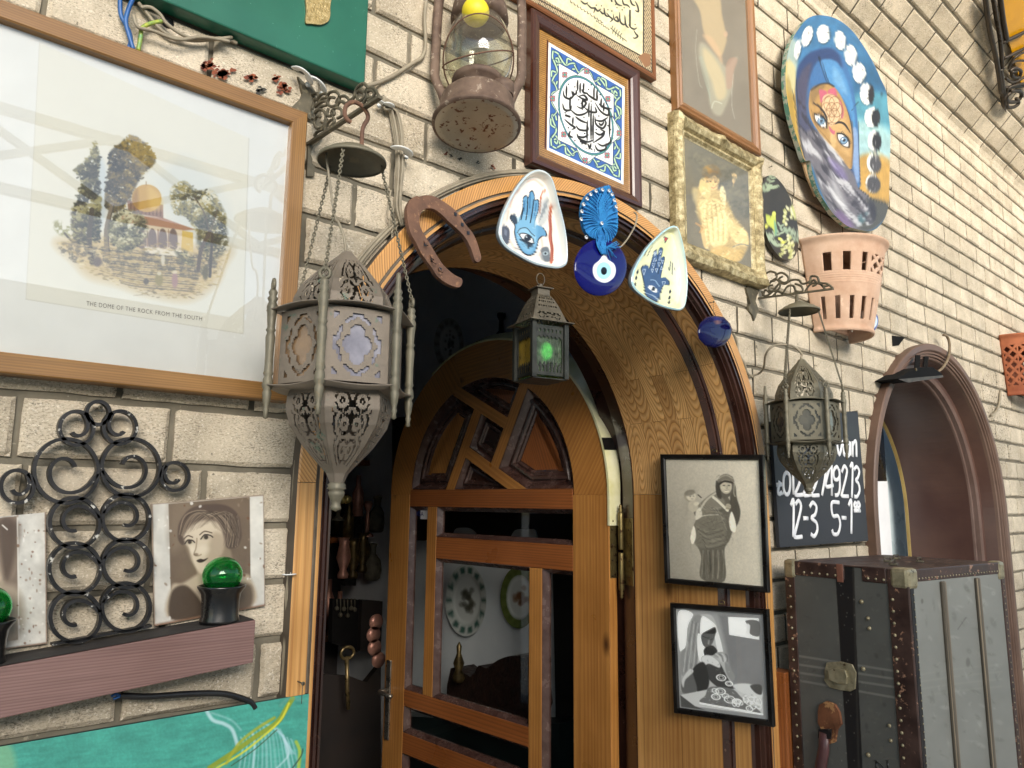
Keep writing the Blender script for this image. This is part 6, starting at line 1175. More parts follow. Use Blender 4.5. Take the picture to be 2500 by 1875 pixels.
    c.line([(306, 685), (340, 700), (380, 740), (408, 790), (412, 820)], 15, '2a211c', .95, taper=True); c.line([(472, 838), (500, 825), (540, 840), (580, 900)], 16, '2a211c', .95, taper=True)
    veil = [(200, 820), (250, 900), (330, 880), (400, 960), (500, 1070), (600, 1200), (640, 1300), (700, 1340), (760, 1400), (850, 1420), (840, 1500), (780, 1570), (700, 1610), (560, 1580), (450, 1480), (370, 1330), (300, 1130), (245, 1080)]
    c.poly(veil, '6c6870', 1, 5, True); c.poly([(700, 1370), (860, 1415), (840, 1510), (740, 1600), (640, 1590), (720, 1480)], '4a4a44', .9, 26, True); c.poly([(640, 1500), (700, 1470), (730, 1400), (700, 1520), (640, 1570)], '2f6a74', .6, 14, True)
    n = c.noise(14, 7, 4, ax=1, ay=4.5, rot=-38); n2 = c.noise(9, 8, 3, ax=1, ay=6, rot=-38); V = np.zeros(c.X.shape)
    def t1(X, Y): j = ((X-c.u0)*c.sc).round().astype(int).clip(0, c.W-1); i = ((Y-c.v0)*c.sc).round().astype(int).clip(0, c.H-1); return np.clip((n[i, j]-.52)*9, 0, 1)
    def t2(X, Y): j = ((X-c.u0)*c.sc).round().astype(int).clip(0, c.W-1); i = ((Y-c.v0)*c.sc).round().astype(int).clip(0, c.H-1); return np.clip((.47-n2[i, j])*9, 0, 1)
    low = [(220, 560), (280, 800), (400, 950), (520, 1080), (640, 1280), (760, 1420), (740, 1560), (560, 1570), (440, 1450), (300, 1110), (220, 950), (195, 700)]
    c.poly(low, 'c9c9cc', .8, 10, True, t1); c.poly(low, '322f3a', .8, 10, True, t2); c.poly([(420, 1080), (520, 1150), (560, 1240), (480, 1200)], '7d6cae', .6, 30, True); c.poly([(500, 1460), (600, 1560), (560, 1590), (470, 1500)], '7d5f94', .7, 24, True); c.poly([(430, 1180), (500, 1300), (560, 1450), (480, 1400)], 'd5d6d8', .5, 34, True)
    c.line([(190, 520), (200, 700), (215, 900), (250, 1080)], 6, '1a1d26', .7); c.line([(640, 820), (645, 1100), (655, 1290)], 5, '1c2a44', .8); c.line([(640, 1300), (700, 1350), (760, 1390), (850, 1415)], 6, '22241f', .8); c.line([(590, 740), (640, 680), (700, 660), (740, 640), (850, 610)], 5, '16303c', .7)
    for k, (x, y, a, b, rt) in enumerate(((198, 300, 22, 72, 8), (268, 202, 36, 74, 14), (385, 186, 46, 68, 0), (506, 232, 38, 70, -6), (583, 340, 42, 74, 0), (645, 468, 46, 72, 0), (697, 620, 46, 76, 0), (735, 788, 52, 72, 0), (752, 962, 46, 74, 0), (748, 1122, 48, 70, -6), (742, 1268, 50, 66, -10))):
        c.ell(x+4, y+5, a+4, b+3, '15303f', .6, rt, 10); c.ell(x, y, a, b, 'e9e8e2', 1, rt, 5)
        f = max(0, min(1, (k-5)/5)); 
        if k >= 6: c.ell(x+a*(.9-f*.75), y+4, a*(.35+.62*f), b*(.92), '26252a' if k < 9 else '4a474a', 1, rt, 6)
        for q in range(14): xx, yy = x+random.uniform(-.7, .7)*a, y+random.uniform(-.8, .8)*b; c.line([(xx, yy), (xx+random.uniform(-9, 9), yy+random.uniform(-16, 16))], 2.5, ['2b2a2c', 'f8f8f4', '8b8a86'][q % 3], .75)
    c.line([(700, 270), (740, 350), (760, 420)], 16, 'a9c0dc', .6, 14); c.mottle(.07, 5, 22); gy = c.a.mean(-1, keepdims=True); c.a = c.a*.8+gy*.2; return c
mo_ = [(300, 60), (360, 50), (440, 62), (520, 100), (600, 170), (680, 280), (750, 400), (800, 510), (840, 600), (852, 720), (868, 860), (870, 1000), (865, 1150), (862, 1300), (858, 1420), (830, 1520), (780, 1585), (720, 1612), (640, 1600), (560, 1575), (470, 1500), (410, 1420), (350, 1320), (310, 1200), (290, 1105), (250, 1100), (215, 1000), (170, 860), (140, 740), (118, 600), (112, 480), (122, 360), (150, 250), (200, 160), (250, 95)]
P = [(p.x, p.y) for p in smooth_path(C26(mo_), 4, True)]
mt_ = thing('painted_mural', tuple(at(*C26(600, 1600), -.02)), 'tall oval painting of a veiled face with blue eyes under a row of moon phases', 'painting')
fan_paint(mural(), P, wmap(-.060), .92).build('painted_face', M_canvasp, mt_)
m = MB(); m.grid([[tuple(at(q[0], q[1], y)) if y == -.060 else (at(*q, -.060).x, y, at(*q, -.060).z) for q in P+[P[0]]] for y in (-.060, -.044)]); m.build('edge', surf('chipped_painted_edge', '8f9a94', 'a9a48c', 18, .7, spot='4f7a6a', spot_scale=30, spot_th=.5), mt_)
m = MB(); m.prism(on(C26([(215, 1000), (250, 1100), (290, 1105), (320, 1230), (380, 1350), (330, 1360), (270, 1220), (240, 1120), (210, 1060)]), -.043), (0, .006, 0)); m.prism(on([tuple(np.array(q)*.9+np.mean(P, 0)*.1) for q in P], -.042), (0, .034, 0)); m.build('backing_board', surf('torn_cardboard', '8a6f56', 'a38766', 14, .9), mt_)
# ================================================================== small oval bird plaque
def plaque():
    c = Canvas(1850, 420, 1960, 645, 1.1, '39342c').use(C6); c.mottle(.12, 20, 5); G = 'b7c3a2'
    def sprig(P, n, col, ln=22):
        Q = smooth_path(P, 6); c.line(P, 3, col, .9)
        for i in range(0, len(Q), max(len(Q)//n, 1)):
            for s_ in (-1, 1): a = random.uniform(.5, 1.1)*s_-1.2; c.ell(Q[i].x+ln*.6*math.cos(a), Q[i].y+ln*.6*math.sin(a), ln*.5, 4.5, col, .9, math.degrees(a), 2)
    sprig([(480, 860), (505, 850), (535, 850)], 5, '9fae8e', 26); sprig([(495, 860), (515, 820), (525, 795)], 4, '9fae8e', 22); sprig([(500, 1080), (540, 1060), (590, 1040), (630, 1060)], 7, 'a8b79a'); sprig([(505, 1060), (530, 1100), (550, 1110)], 5, 'a8b79a'); sprig([(560, 1020), (600, 1060), (640, 1090)], 5, '9aab90')
    for x0, y0, x1, y1 in ((585, 1010, 590, 935), (600, 1130, 595, 1060), (620, 980, 615, 920), (570, 1160, 575, 1080), (610, 1160, 612, 1090)):
        for i in range(14): t_ = i/13; c.ell(x0+(x1-x0)*t_+random.uniform(-12, 12), y0+(y1-y0)*t_, 6, 8, ['c9c98a', 'e0ddb4', 'b5b870'][i % 3], .95, random.uniform(-40, 40), 2)
    for x, y in ((502, 1020), (560, 1075), (575, 1090)): c.ell(x, y, 9, 7, 'd8d860', 1, 20)
    c.poly([(500, 965), (520, 975), (528, 955), (540, 955), (543, 1000), (548, 1040), (540, 1062), (528, 1030), (505, 1010), (498, 985)], 'c4cc5a', 1, 3, True); c.poly([(535, 990), (546, 1020), (548, 1050), (538, 1060)], '6fa08a', .9, 4, True); c.ell(534, 962, 9, 10, 'd6da66', 1); c.line([(500, 968), (520, 990)], 7, 'b9c650'); return c
po = [(520, 788), (545, 800), (580, 840), (610, 900), (630, 960), (642, 1030), (645, 1090), (635, 1140), (612, 1168), (580, 1168), (545, 1140), (515, 1095), (495, 1040), (482, 970), (476, 900), (480, 840), (495, 800)]
P = [(p.x, p.y) for p in smooth_path(C6(po), 4, True)]; t = thing('painted_plaque', tuple(at(*C6(590, 1168), -.02)), 'small dark oval plaque painted with a green bird and leafy sprigs', 'painting')
fan_paint(plaque(), P, wmap(-.022), .9).build('painted_face', M_paint, t)
m = MB(); m.prism(on(P, -.0215), (0, .012, 0)); m.build('board', surf('dark_plaque_edge', '26221c', '38322a', 12, .5), t)
# ================================================================== terracotta wall pots
M_terra = surf('terracotta', 'b9947a', 'd0b199', 9, .9, 0, .35, 90, .002, spot='dbb9a0', spot_scale=18, spot_th=.62); M_terrar = surf('red_terracotta', '8f4c30', 'b06a48', 9, .85, 0, .35, 90, .002)
def wall_pot(label, cx, zb, zt, rb, rt, mt, cut, lip=True, group='terracotta wall pots'):
    t = thing('wall_pot', (cx, 0, zb), label, 'pot', group); nu, nv = 150, 110; G = []; 
    def rad(v): return rb+(rt-rb)*v**.9+(.007*math.exp(-((v-.02)/.03)**2) if lip else 0)+.010*math.exp(-((v-.99)/.04)**2)+(.0015*math.sin(v*260) if .50 < v < .62 else 0)
    for th, nm in ((0, 'pot_body'),):
        G = [[(cx-rad(j/nv)*math.cos(math.pi*i/nu), -.004-rad(j/nv)*math.sin(math.pi*i/nu), zb+(zt-zb)*j/nv) for i in range(nu+1)] for j in range(nv+1)]
        keep = [[not cut((i+.5)/nu, (j+.5)/nv) for i in range(nu)] for j in range(nv)]; o = MB().grid(G, smooth=True, keep=keep).build(nm, mt, t, solid=.009); o.modifiers['Solidify'].offset = 1
    m = MB(); m.prism([(cx-rt, -.004, zt-.002), (cx+rt, -.004, zt-.002), (cx+rb, -.004, zb+.03), (cx-rb, -.004, zb+.03)], (0, .004, 0)); m.build('back_slab', mt, t)
    m = MB(); m.add([(cx, -.004, zt-.008)]+[(cx-rt*.96*math.cos(math.pi*i/30), -.004-rt*.96*math.sin(math.pi*i/30), zt-.008) for i in range(31)], [(0, i+1, i+2) for i in range(30)]); m.build('lid', mt, t)
    return t
def cutA(a, v):     # slots, two rows; lattice at the right of the upper row
    if .63 < v < .82:
        if a < .40: return (.055 < (a-.06) % .115 < .100) and a > .06
        u = (a-.42)/.27*4; w_ = (v-.63)/.19*2
        if not 0 < u < 4: return False
        d1 = abs((u+w_) % 1.4-.7); d2 = abs((u-w_) % 1.4-.7); return d1 > .24 and d2 > .24
    if .13 < v < .36: return a > .08 and (.055 < (a-.02) % .098 < .090) and a < .98
    return False
def cutB(a, v):
    if .16 < v < .82: u = a*18; w_ = v*9; return abs((u+w_) % 1.5-.75) > .28 and abs((u-w_) % 1.5-.75) > .28 and (a*9) % 1 > .12
    return False
wall_pot('pale terracotta wall pot with cut slots below the oval mural', 2.535, 2.085, 2.405, .128, .192, M_terra, cutA)
wall_pot('redder lattice-cut terracotta wall pot at the right edge of the photo', 4.62, 2.075, 2.395, .15, .195, M_terrar, cutB)
# ================================================================== green sign board and its cables
M_green = surf('green_enamel', '0d5240', '14614c', 5, .42, 0, .12, 60, .001, spot='4d8470', spot_scale=120, spot_th=.66, Coat_Weight=.2)
gb = thing('sign_board', (.2, 0, 2.28), 'dark green sign box with a gold glitter stroke above the big print', 'sign')
gx, gzb, gd = .631, 2.281, .034
m = MB(); m.box((gx-.6, -gd/2+.002, gzb+.26), (1.2, gd, .52)); m.build('box', M_green, gb, bevel=.003)
M_glit = surf('gold_glitter', '8b7748', 'b8a373', 140, .4, .6, .8, 260, .002, spot='e8dcb4', spot_scale=240, spot_th=.62)
m = MB(); m.prism(on([(p.x, p.y) for p in smooth_path(C2([(357, -60), (352, 60), (348, 130), (380, 136), (430, 142), (470, 128), (487, 100), (489, 40), (489, -60)]), 4, True)], -gd-.003), (0, .004, 0)); m.build('glitter_stroke', M_glit, gb)
for i, P in enumerate(([(487, -20), (490, 60), (520, 120), (530, 165), (520, 205)], [(545, -20), (520, 40), (510, 90), (525, 150), (540, 200)])): wire([at(*C1(p), -.012-i*.006) for p in P], .0035, surf('blue_insulation', '1d4f8c', '2f66a4', 20, .4) if i == 0 else bpy.data.materials['blue_insulation'], 'wire', ['thick blue insulated wire beside the top left corner stone', 'blue insulated wire crossing its neighbour above the big print'][i], 'wire', 'electric wires above the big print')
M_gy = surf('green_wire', '3f8a5a', 'b9b93c', 60, .4)
wire([at(*C1(p), -.012) for p in ((660, 85), (610, 95), (575, 115), (570, 150), (560, 205))], .0034, M_gy, 'wire', 'green and yellow earth wire looping behind the big print', 'wire', 'electric wires above the big print')
for i, P in enumerate(([(560, 10), (600, 60), (640, 110), (700, 150), (800, 165), (900, 155), (960, 175)], [(570, 30), (610, 30), (650, 60), (680, 100), (760, 150), (860, 160), (940, 150)], [(540, 60), (560, 110), (620, 125), (720, 160), (820, 150), (930, 168)])): wire([at(*C1(p), -.010-i*.005) for p in P], .0032, M_cableb, 'cable', ['lowest beige cable running to the green sign box', 'middle beige cable running to the green sign box', 'beige cable looping up from the junction to the green sign box'][i], 'cable', 'beige cables on the wall')
m = MB(); m.lathe([(0, 0), (.010, .002), (.012, .008), (.010, .014), (0, .016)], 16, at(*C1(680, 85), -.004), Matrix(((1, 0, 0), (0, 0, 1), (0, -1, 0)))); tag(m.build('junction_cap', M_cablek, None, at0=tuple(at(*C1(680, 85), -.004))), 'black electric junction cap among the wires above the big print', 'junction cap')
# long beige cables: down from the top, through the clips, and round the arch
lc = [((1045, 0), (1035, 100), (1040, 250), (1020, 330), (960, 370), (850, 440), (760, 480), (700, 495)),]
wire([at(*C2(p), -.008) for p in lc[0]], .0042, M_cableb, 'cable', 'beige twin cable dropping from the top edge towards the large bracket', 'cable', 'beige cables on the wall')
M_clip = surf('white_plastic', 'd6d8d6', 'e8e9e6', 10, .35)
bund = []
for i in range(7):
    o = (i-3)*7; wire([at(*C2(p), -.010-.004*(i % 3)) for p in ((770+i*6, 560), (800+o*.3, 600+i*6), (850+o*1.2, 620+i*4), (880+o*1.3, 760), (890+o, 870), (893+o, 950), (885+o*.8, 1080), (880+o*.8, 1200), (905+o*.4, 1310))], .0024, M_cableb, 'cable', ['%s beige cable of the clipped bundle between bracket and horseshoe' % w_ for w_ in ('leftmost', 'second', 'third', 'middle', 'fifth', 'sixth', 'rightmost')][i], 'cable', 'beige cables on the wall')
for i, P in enumerate((((840, 1100), (825, 1200), (820, 1260), (850, 1300), (835, 1450)), ((870, 1150), (850, 1230), (830, 1300), (850, 1370), (845, 1460)))): wire([at(*C2(p), -.010) for p in P], .0016, M_cableb, 'cable', ['left thin flex dangling to the white plug by the arch', 'right thin flex dangling to the white plug by the arch'][i], 'cable', 'beige cables on the wall')
def clipc(label, u, v, w_, h, rot=0, Y=-.022):
    c = at(u, v, Y); s_ = 1800/((c-Vector(CAM)).dot(Vector(FWD))); m = MB(); R = Matrix.Rotation(math.radians(rot), 3, 'Y'); W_, H_ = w_/s_*1.2, h/s_; m.tube([c+R @ Vector((W_/2*math.cos(a), .5*W_*.9*math.sin(a)-.0, 0)) for a in np.linspace(math.pi, 2*math.pi, 12)], H_/2, 8, flat=.25, up=None)
    m.lathe([(.0045, 0), (.0045, .003), (0, .003)], 12, c+R @ Vector((W_/2+.003, .008, 0)), Matrix(((1, 0, 0), (0, 0, 1), (0, -1, 0)))); return tag(m.build('cable_clip', M_clip, None, at0=tuple(c)), label, 'clip', 'white cable clips')
clipc('white cable clip round the thick bundle above the horseshoe', *C2(895, 878), 34, 24, 5); clipc('white cable clip under the corner of the green sign box, nearer the print', *C2(325, 435), 34, 24, 25); clipc('white cable clip under the green sign box, nearer the bracket', *C2(405, 490), 34, 24, 25); clipc('small white clip at the tip of the large bracket', *C2(765, 592), 10, 18); clipc('white clip just right of the large bracket tip', *C2(822, 610), 12, 20); clipc('white clip on the cables beside the left door jamb', *C16(125, 576), 22, 12, 0, -.03)
m = MB(); m.lathe([(0, 0), (.004, 0), (.004, .011), (0, .011)], 14, at(*C2(832, 1468), -.02), Matrix.Rotation(1.2, 3, 'Y')); tag(m.build('plug', M_clip, None, at0=tuple(at(*C2(832, 1468), -.02))), 'tiny white plug hanging at the upper left of the arch', 'plug')
for i in range(3): wire([Vector((DC-(.746+.005*i)*math.cos(math.radians(a)), -.006-.004*(i % 2), DZ+(.746+.005*i)*math.sin(math.radians(a)))) for a in range(25, 92, 6)], .0032, M_cableb, 'cable', ['inner', 'middle', 'outer'][i]+' beige cable following the upper left curve of the arch', 'cable', 'beige cables on the wall')
for i in range(3): wire([at(*C16(p), -.008-.003*i) for p in ((165+i*7, -60), (152+i*6, 100), (145+i*5, 350), (128+i*6, 560), (112+i*8, 700), (118+i*5, 830), (100+i*5, 1000), (88+i*6, 1250))], .0028, M_cableb, 'cable', ['left', 'middle', 'right'][i]+' beige cable running down beside the left door jamb', 'cable', 'beige cables on the wall')
wire([at(*C12(p), -.012) for p in ((300, 1040), (330, 1120), (340, 1200), (390, 1290), (410, 1360), (450, 1395))], .004, M_cableb, 'cable', 'beige cable edging the right curve of the arch near the bronze lantern', 'cable', 'beige cables on the wall')
wire([at(*C5(p), -.06) for p in ((1100, 465), (1120, 490), (1105, 560), (1060, 640), (1020, 690), (1000, 705))], .0022, M_cableb, 'cable', 'short loose cable hanging between the big eye bead and the small dish', 'cable', 'beige cables on the wall')
wire([at(*C4(p), -.03) for p in ((500, 1358), (620, 1362), (800, 1350), (920, 1350), (990, 1365), (1040, 1385), (1060, 1410))], .0045, M_cablek, 'cable', 'black cable running along under the shelf to the teal board', 'cable')
m = MB()
for i, P in enumerate((((505, 1358), (480, 1352), (462, 1362)), ((505, 1360), (485, 1366), (470, 1372)))): m.tube(smooth_path([at(*C4(p), -.03) for p in P], 4), .0018, 5)
tag(m.build('wire_ends', bpy.data.materials['blue_insulation'], None, at0=tuple(at(*C4(480, 1362), -.03))), 'bare blue wire ends poking from the black cable', 'wire')
# ================================================================== shelf, glass balls
sl_ = -.083*0-.0; tz = lambda x: 1.3216-(.465-x)*.083
M_maho = wood('mahogany', '70544f', '8c6e68', 260, 6, .55, False, .06, .3, coat=.05, cdark='5d3e3d'); M_shelftop = surf('dark_shelf_top', '2a2726', '3c3836', 8, .7)
sh = thing('wall_shelf', (.1, 0, 1.24), 'mahogany-coloured shelf with a dark top running off the left edge of the photo', 'shelf')
m = MB(); x0, x1 = -.42, .4655
def sv(x, y, dz): return (x, y, tz(x)+dz)
P = [sv(x, y, dz) for x in (x0, x1) for y in (0, -.073) for dz in (-.0625, -.001)]
m.add(P, [(0, 1, 3, 2), (4, 6, 7, 5), (0, 4, 5, 1), (2, 3, 7, 6), (0, 2, 6, 4), (1, 5, 7, 3)], [[(P[k][0]*1.0, P[k][2]+P[k][1]) for k in f] for f in ((0, 1, 3, 2), (4, 6, 7, 5), (0, 4, 5, 1), (2, 3, 7, 6), (0, 2, 6, 4), (1, 5, 7, 3))]); m.build('board', M_maho, sh, bevel=.0012)
m = MB(); m.add([sv(x0, -.0715, .0), sv(x1-.0015, -.0715, .0), sv(x1-.0015, -.001, .0), sv(x0, -.001, .0)], [(0, 1, 2, 3)]); m.build('top_surface', M_shelftop, sh)  # top of the shelf coloured darker than its board
gg = N('green_bottle_glass'); gg.out(lin('35c86a'), .02, None, 0, Transmission_Weight=.95, IOR=1.45); M_bott = gg.m
for i, (x, lab) in enumerate(((.4215, 'clear green glass ball on a black cup in front of the tin portrait'), (.128, 'green glass ball on a black cup cut by the left edge of the photo'))):
    z = tz(x); c = Vector((x, -.044, 0)); t = thing('candle_cup', (x, -.044, z), lab.replace('clear green glass ball on a black cup', 'black metal cup holding the green ball').replace('green glass ball on a black cup', 'black metal cup holding the green ball'), 'cup', 'black cups on the shelf')
    MB().lathe([(0, z+.0005), (.0285, z+.0005), (.0285, z+.004), (.0268, z+.010), (.0270, z+.030), (.0285, z+.042), (.0345, z+.051), (.0350, z+.0535), (.0330, z+.0540), (.0275, z+.048), (.0250, z+.030), (0, z+.028)], 40, c, cap=False).build('cup', M_black, t)
    cb_ = z+.0685; b = MB(); b.lathe([(.0290*math.sin(q), cb_-.0275*math.cos(q)) for q in np.linspace(0, math.pi, 30)], 40, c, cap=False); b.lathe([(.0268*math.sin(q), cb_+.0255*math.cos(q)) for q in np.linspace(0, math.pi, 30)], 40, c, cap=False)
    tag(b.build('glass_ball', M_bott, None, at0=(x, -.044, z+.041)), lab, 'ball', 'green glass balls on black cups')
# ================================================================== old portrait plates on rusty white tin
def tin1():
    c = Canvas(360, 1195, 660, 1540, .75, 'cfccc3').use(C4); c.mottle(.12, 40, 3)
    n = c.noise(12, 5, 5); c.poly([(700, 562), (1037, 533), (1042, 988), (712, 1040)], '6c5c4c', 1, 2); c.mottle(.08, 50, 6); c.poly([(705, 565), (800, 560), (780, 700), (710, 760)], '8a7a66', .5, 40, True)
    c.poly([(712, 905), (760, 890), (830, 850), (910, 835), (1000, 850), (1042, 870), (1042, 988), (712, 1040)], 'b4a58f', 1, 14, True); c.poly([(712, 930), (770, 900), (830, 960), (850, 1020), (712, 1040)], '4c3f33', 1, 12, True); c.poly([(960, 900), (1042, 900), (1042, 988), (960, 1000)], '5b4d3f', .9, 18, True)
    c.poly([(830, 780), (935, 740), (965, 800), (975, 860), (900, 930), (830, 880)], 'a89a82', 1, 16, True); c.poly([(900, 740), (950, 740), (965, 850), (920, 830)], '7f705c', .8, 18, True)
    hair = [(738, 690), (745, 640), (780, 590), (830, 568), (900, 562), (955, 575), (990, 610), (1000, 660), (1003, 700), (985, 740), (945, 745), (925, 700), (900, 640), (840, 640), (790, 680), (765, 730), (745, 720)]
    c.poly(hair, '53443a', 1, 8, True)
    face = [(765, 690), (800, 650), (850, 630), (900, 640), (925, 690), (925, 750), (900, 800), (862, 842), (830, 848), (800, 800), (785, 750), (770, 720)]
    c.poly(face, 'c5b59d', 1, 10, True); c.poly([(870, 700), (920, 690), (925, 760), (870, 830), (850, 800)], 'a8967d', .6, 26, True); c.poly([(790, 660), (860, 640), (880, 680), (820, 700)], 'd8cab2', .5, 22, True)
    for i in range(9): c.line([(745+i*9, 690-i*6), (770+i*16, 610-i*2), (850+i*14, 590+i*6), (920+i*7, 640+i*9)], 5, ['a08f7a', '3a2f27', '7d6c5b'][i % 3], .7)
    for i in range(5): c.line([(930+i*9, 650), (960+i*5, 690), (950+i*7, 740)], 5, ['8d7c68', '3a2f27'][i % 2], .7)
    for i in range(70):
        t = random.random(); x0 = 742+t*120; w9 = random.uniform(-6, 6); c.line([(x0, 700-t*60+w9), (x0+18+t*30, 640-t*30+w9), (x0+60+t*40, 600+w9), (x0+110+t*20, 612+t*40+w9), (min(x0+150, 990), 660+t*50+w9)], random.uniform(1.5, 4), random.choice(('b9a993', '8f7f6b', '6b5a4a', '2f251e', '45382e')), random.uniform(.25, .6), 1.5)
    for i in range(24): x0 = 935+random.random()*55; c.line([(x0, 600+random.random()*30), (x0+random.uniform(-4, 12), 670), (x0-random.random()*10, 735)], 2.5, random.choice(('a39380', '5b4c3e', '2c231c')), .5, 1.5)
    c.poly(face, 'cdbfa8', .55, 18, True); c.poly([(880, 690), (925, 690), (928, 760), (872, 836), (858, 800)], '94836d', .5, 22, True); c.poly([(770, 735), (790, 760), (800, 800), (790, 790)], '9a8973', .5, 14, True); c.ell(800, 752, 10, 16, 'e3d8c4', .5, 0, 12); c.ell(842, 752, 26, 18, 'ded2bd', .45, 0, 18)
    c.ell(786, 722, 19, 8, 'b3a58f', 1, -15, 5); c.ell(788, 720, 8, 8, '3a2f27', 1, 0, 4); c.line([(768, 728), (780, 712), (800, 714), (808, 722)], 5, '2e251e'); c.ell(858, 702, 20, 8, 'b3a58f', 1, -12, 5); c.ell(856, 700, 9, 9, '3a2f27', 1, 0, 4); c.line([(834, 708), (850, 690), (872, 692), (884, 700)], 5, '2e251e')
    c.line([(764, 708), (780, 694), (800, 700)], 5, '4a3b30', .9); c.line([(830, 690), (850, 676), (880, 682)], 5, '4a3b30', .9); c.line([(818, 705), (814, 745), (806, 770), (820, 778), (836, 772)], 5, '8a7762', .8); c.ell(814, 772, 10, 6, '5b4838', .6, 0, 4)
    c.poly([(816, 798), (832, 790), (846, 792), (864, 786), (850, 800), (830, 806)], '2f2119', 1, 3, True); c.line([(850, 840), (880, 820), (915, 780)], 8, '8b7963', .6, 8)
    for i in range(90):
        x, y = 640+random.random()*460, 520+random.random()*540; e_d = min(abs(x-635), abs(x-1098), abs(x-702), abs(x-1036))
        if e_d < 26 or y < 575 or random.random() < .05: c.ell(x, y, random.uniform(2, 9), random.uniform(2, 7), ['e8e6e0', '6b4a34', '8b7a68', 'd9d6cf'][i % 4], .8, random.random()*90, 3)
    c.line([(630, 560), (1097, 523), (1103, 985), (640, 1070), (630, 560)], 9, '7b624e', .7, 4, curve=False); c.line([(640, 1068), (800, 1038), (1100, 985)], 14, '6b4630', .5, 8); return c
def tin2():
    c = Canvas(-190, 1240, 125, 1620, .7, 'cfccc3').use(C4); c.mottle(.14, 30, 8); c.poly([(-260, 650), (72, 612), (78, 1125), (-240, 1180)], '7b6a5c', 1, 3); c.mottle(.12, 40, 9); c.ell(-40, 780, 100, 130, 'b7a692', .9, 0, 40); c.poly([(-80, 650), (72, 640), (70, 760), (20, 870), (-20, 700)], '55463b', .8, 30, True); c.poly([(0, 640), (60, 640), (50, 840), (20, 880)], '4c3d33', .6, 24, True); c.line([(10, 650), (30, 668)], 6, 'd8d2c8'); c.poly([(-200, 960), (60, 900), (75, 1125), (-240, 1180)], 'a99a86', .8, 30, True); c.line([(72, 612), (78, 1125)], 5, 'ded9cf', .8, curve=False)
    for i in range(60): x, y = random.uniform(70, 195), random.uniform(600, 1150); c.ell(x, y, random.uniform(2, 6), random.uniform(2, 8), ['6b4a34', 'e6e3dc', '8d7a69'][i % 3], .7)
    c.line([(190, 597), (196, 1140), (-200, 1195)], 9, '6b4f3c', .7, 4, curve=False); return c
for nm, cv, q, lab in (('tin_portrait', tin1(), [(627, 562), (1095, 523), (1102, 985), (640, 1070)], 'sepia portrait of a short-haired woman on a rusty white tin plate standing on the shelf'), ('tin_portrait', tin2(), [(-270, 640), (190, 597), (196, 1142), (-255, 1200)], 'sepia portrait on rusty white tin cut off by the left edge of the photo')):
    Q = C4(q); t = thing('tin_portrait', tuple(at(*Q[3], -.008)), lab, 'portrait plate', 'rusty portrait plates on the shelf'); quad_paint(cv, Q, wmap(-.0095), .95).build('portrait_face', M_enamel if False else M_paint, t); m = MB(); m.prism(on(Q, -.009), (0, .002, 0)); m.build('tin_sheet', surf('rusty_tin', '5b4636', 'a59d90', 20, .6, .3) if nm else None, t)
# ================================================================== iron scroll ornament
so_ = thing('scroll_ornament', tuple(at(*C4(417, 1140), -.02)), 'black wrought-iron ornament of paired scrolls with flaking white paint, standing on the shelf', 'ornament')
def spiral(cx, cy, R, a0, sgn, tn_in=.9, rin=.36):
    pts = []; turns = 1.0+tn_in; n = int(46*turns)
    for i in range(n+1):
        t = i/n; a = a0+sgn*2*math.pi*turns*t; q = max(t*turns-1, 0)/tn_in; f = 1-(1-rin)*q**.55
        pts.append((cx+R*f*math.cos(a)+sgn*0, cy+R*f*math.sin(a)))
    return pts
def flatbar(pts, r=.0052):
    return MB().tube([at(*C4(p), -.018) for p in pts], r, 8, flat=.34) if False else MB()
def strap(pts, hw=.0024, dp=.0065, Y=-.022):
    """flat iron strap on edge following a traced line"""
    P = [at(*C4(p), Y) for p in pts]; G = [[], [], [], [], []]
    for i in range(len(P)):
        a = P[max(i-1, 0)]; b = P[min(i+1, len(P)-1)]; d = (b-a).normalized(); n = Vector((-d.z, 0, d.x))
        for k, (s_, y) in enumerate(((1, -dp), (1, dp), (-1, dp), (-1, -dp), (1, -dp))): G[k].append(P[i]+n*(hw*s_)+Vector((0, y, 0)))
    m = MB(); m.grid(G, smooth=False); return m
for (cx, cy, R, a0, sg, tn, ri) in ((272, 425, 133, .1, 1, .92, .30), (540, 412, 121, math.pi-.1, -1, .92, .30), (315, 248, 70, -1.1, 1, .55, .35), (495, 245, 68, math.pi+1.1, -1, .55, .35), (70, 490, 68, -.9, 1, .55, .35), (722, 448, 58, math.pi+.9, -1, .55, .35),
    (308, 640, 104, -.2, -1, .75, .30), (520, 620, 98, math.pi+.2, 1, .75, .30), (308, 830, 106, -.2, -1, .75, .30), (525, 808, 100, math.pi+.2, 1, .75, .30), (310, 1030, 104, -.2, -1, .75, .30), (520, 990, 100, math.pi+.2, 1, .75, .30)):
    strap(spiral(cx, cy, R, a0, sg, tn, ri)).build('scroll', M_irond, so_)
strap([(405+48*math.cos(a), 185+48*math.sin(a)) for a in np.linspace(0, 2*math.pi, 30)]).build('top_ring', M_irond, so_)
m = MB(); a, b = at(*C4(212, 1144), -.022), at(*C4(626, 1066), -.022); m.bar(a, b, .013, .0034, (0, 0, 1)); m.build('foot_bar', M_irond, so_)
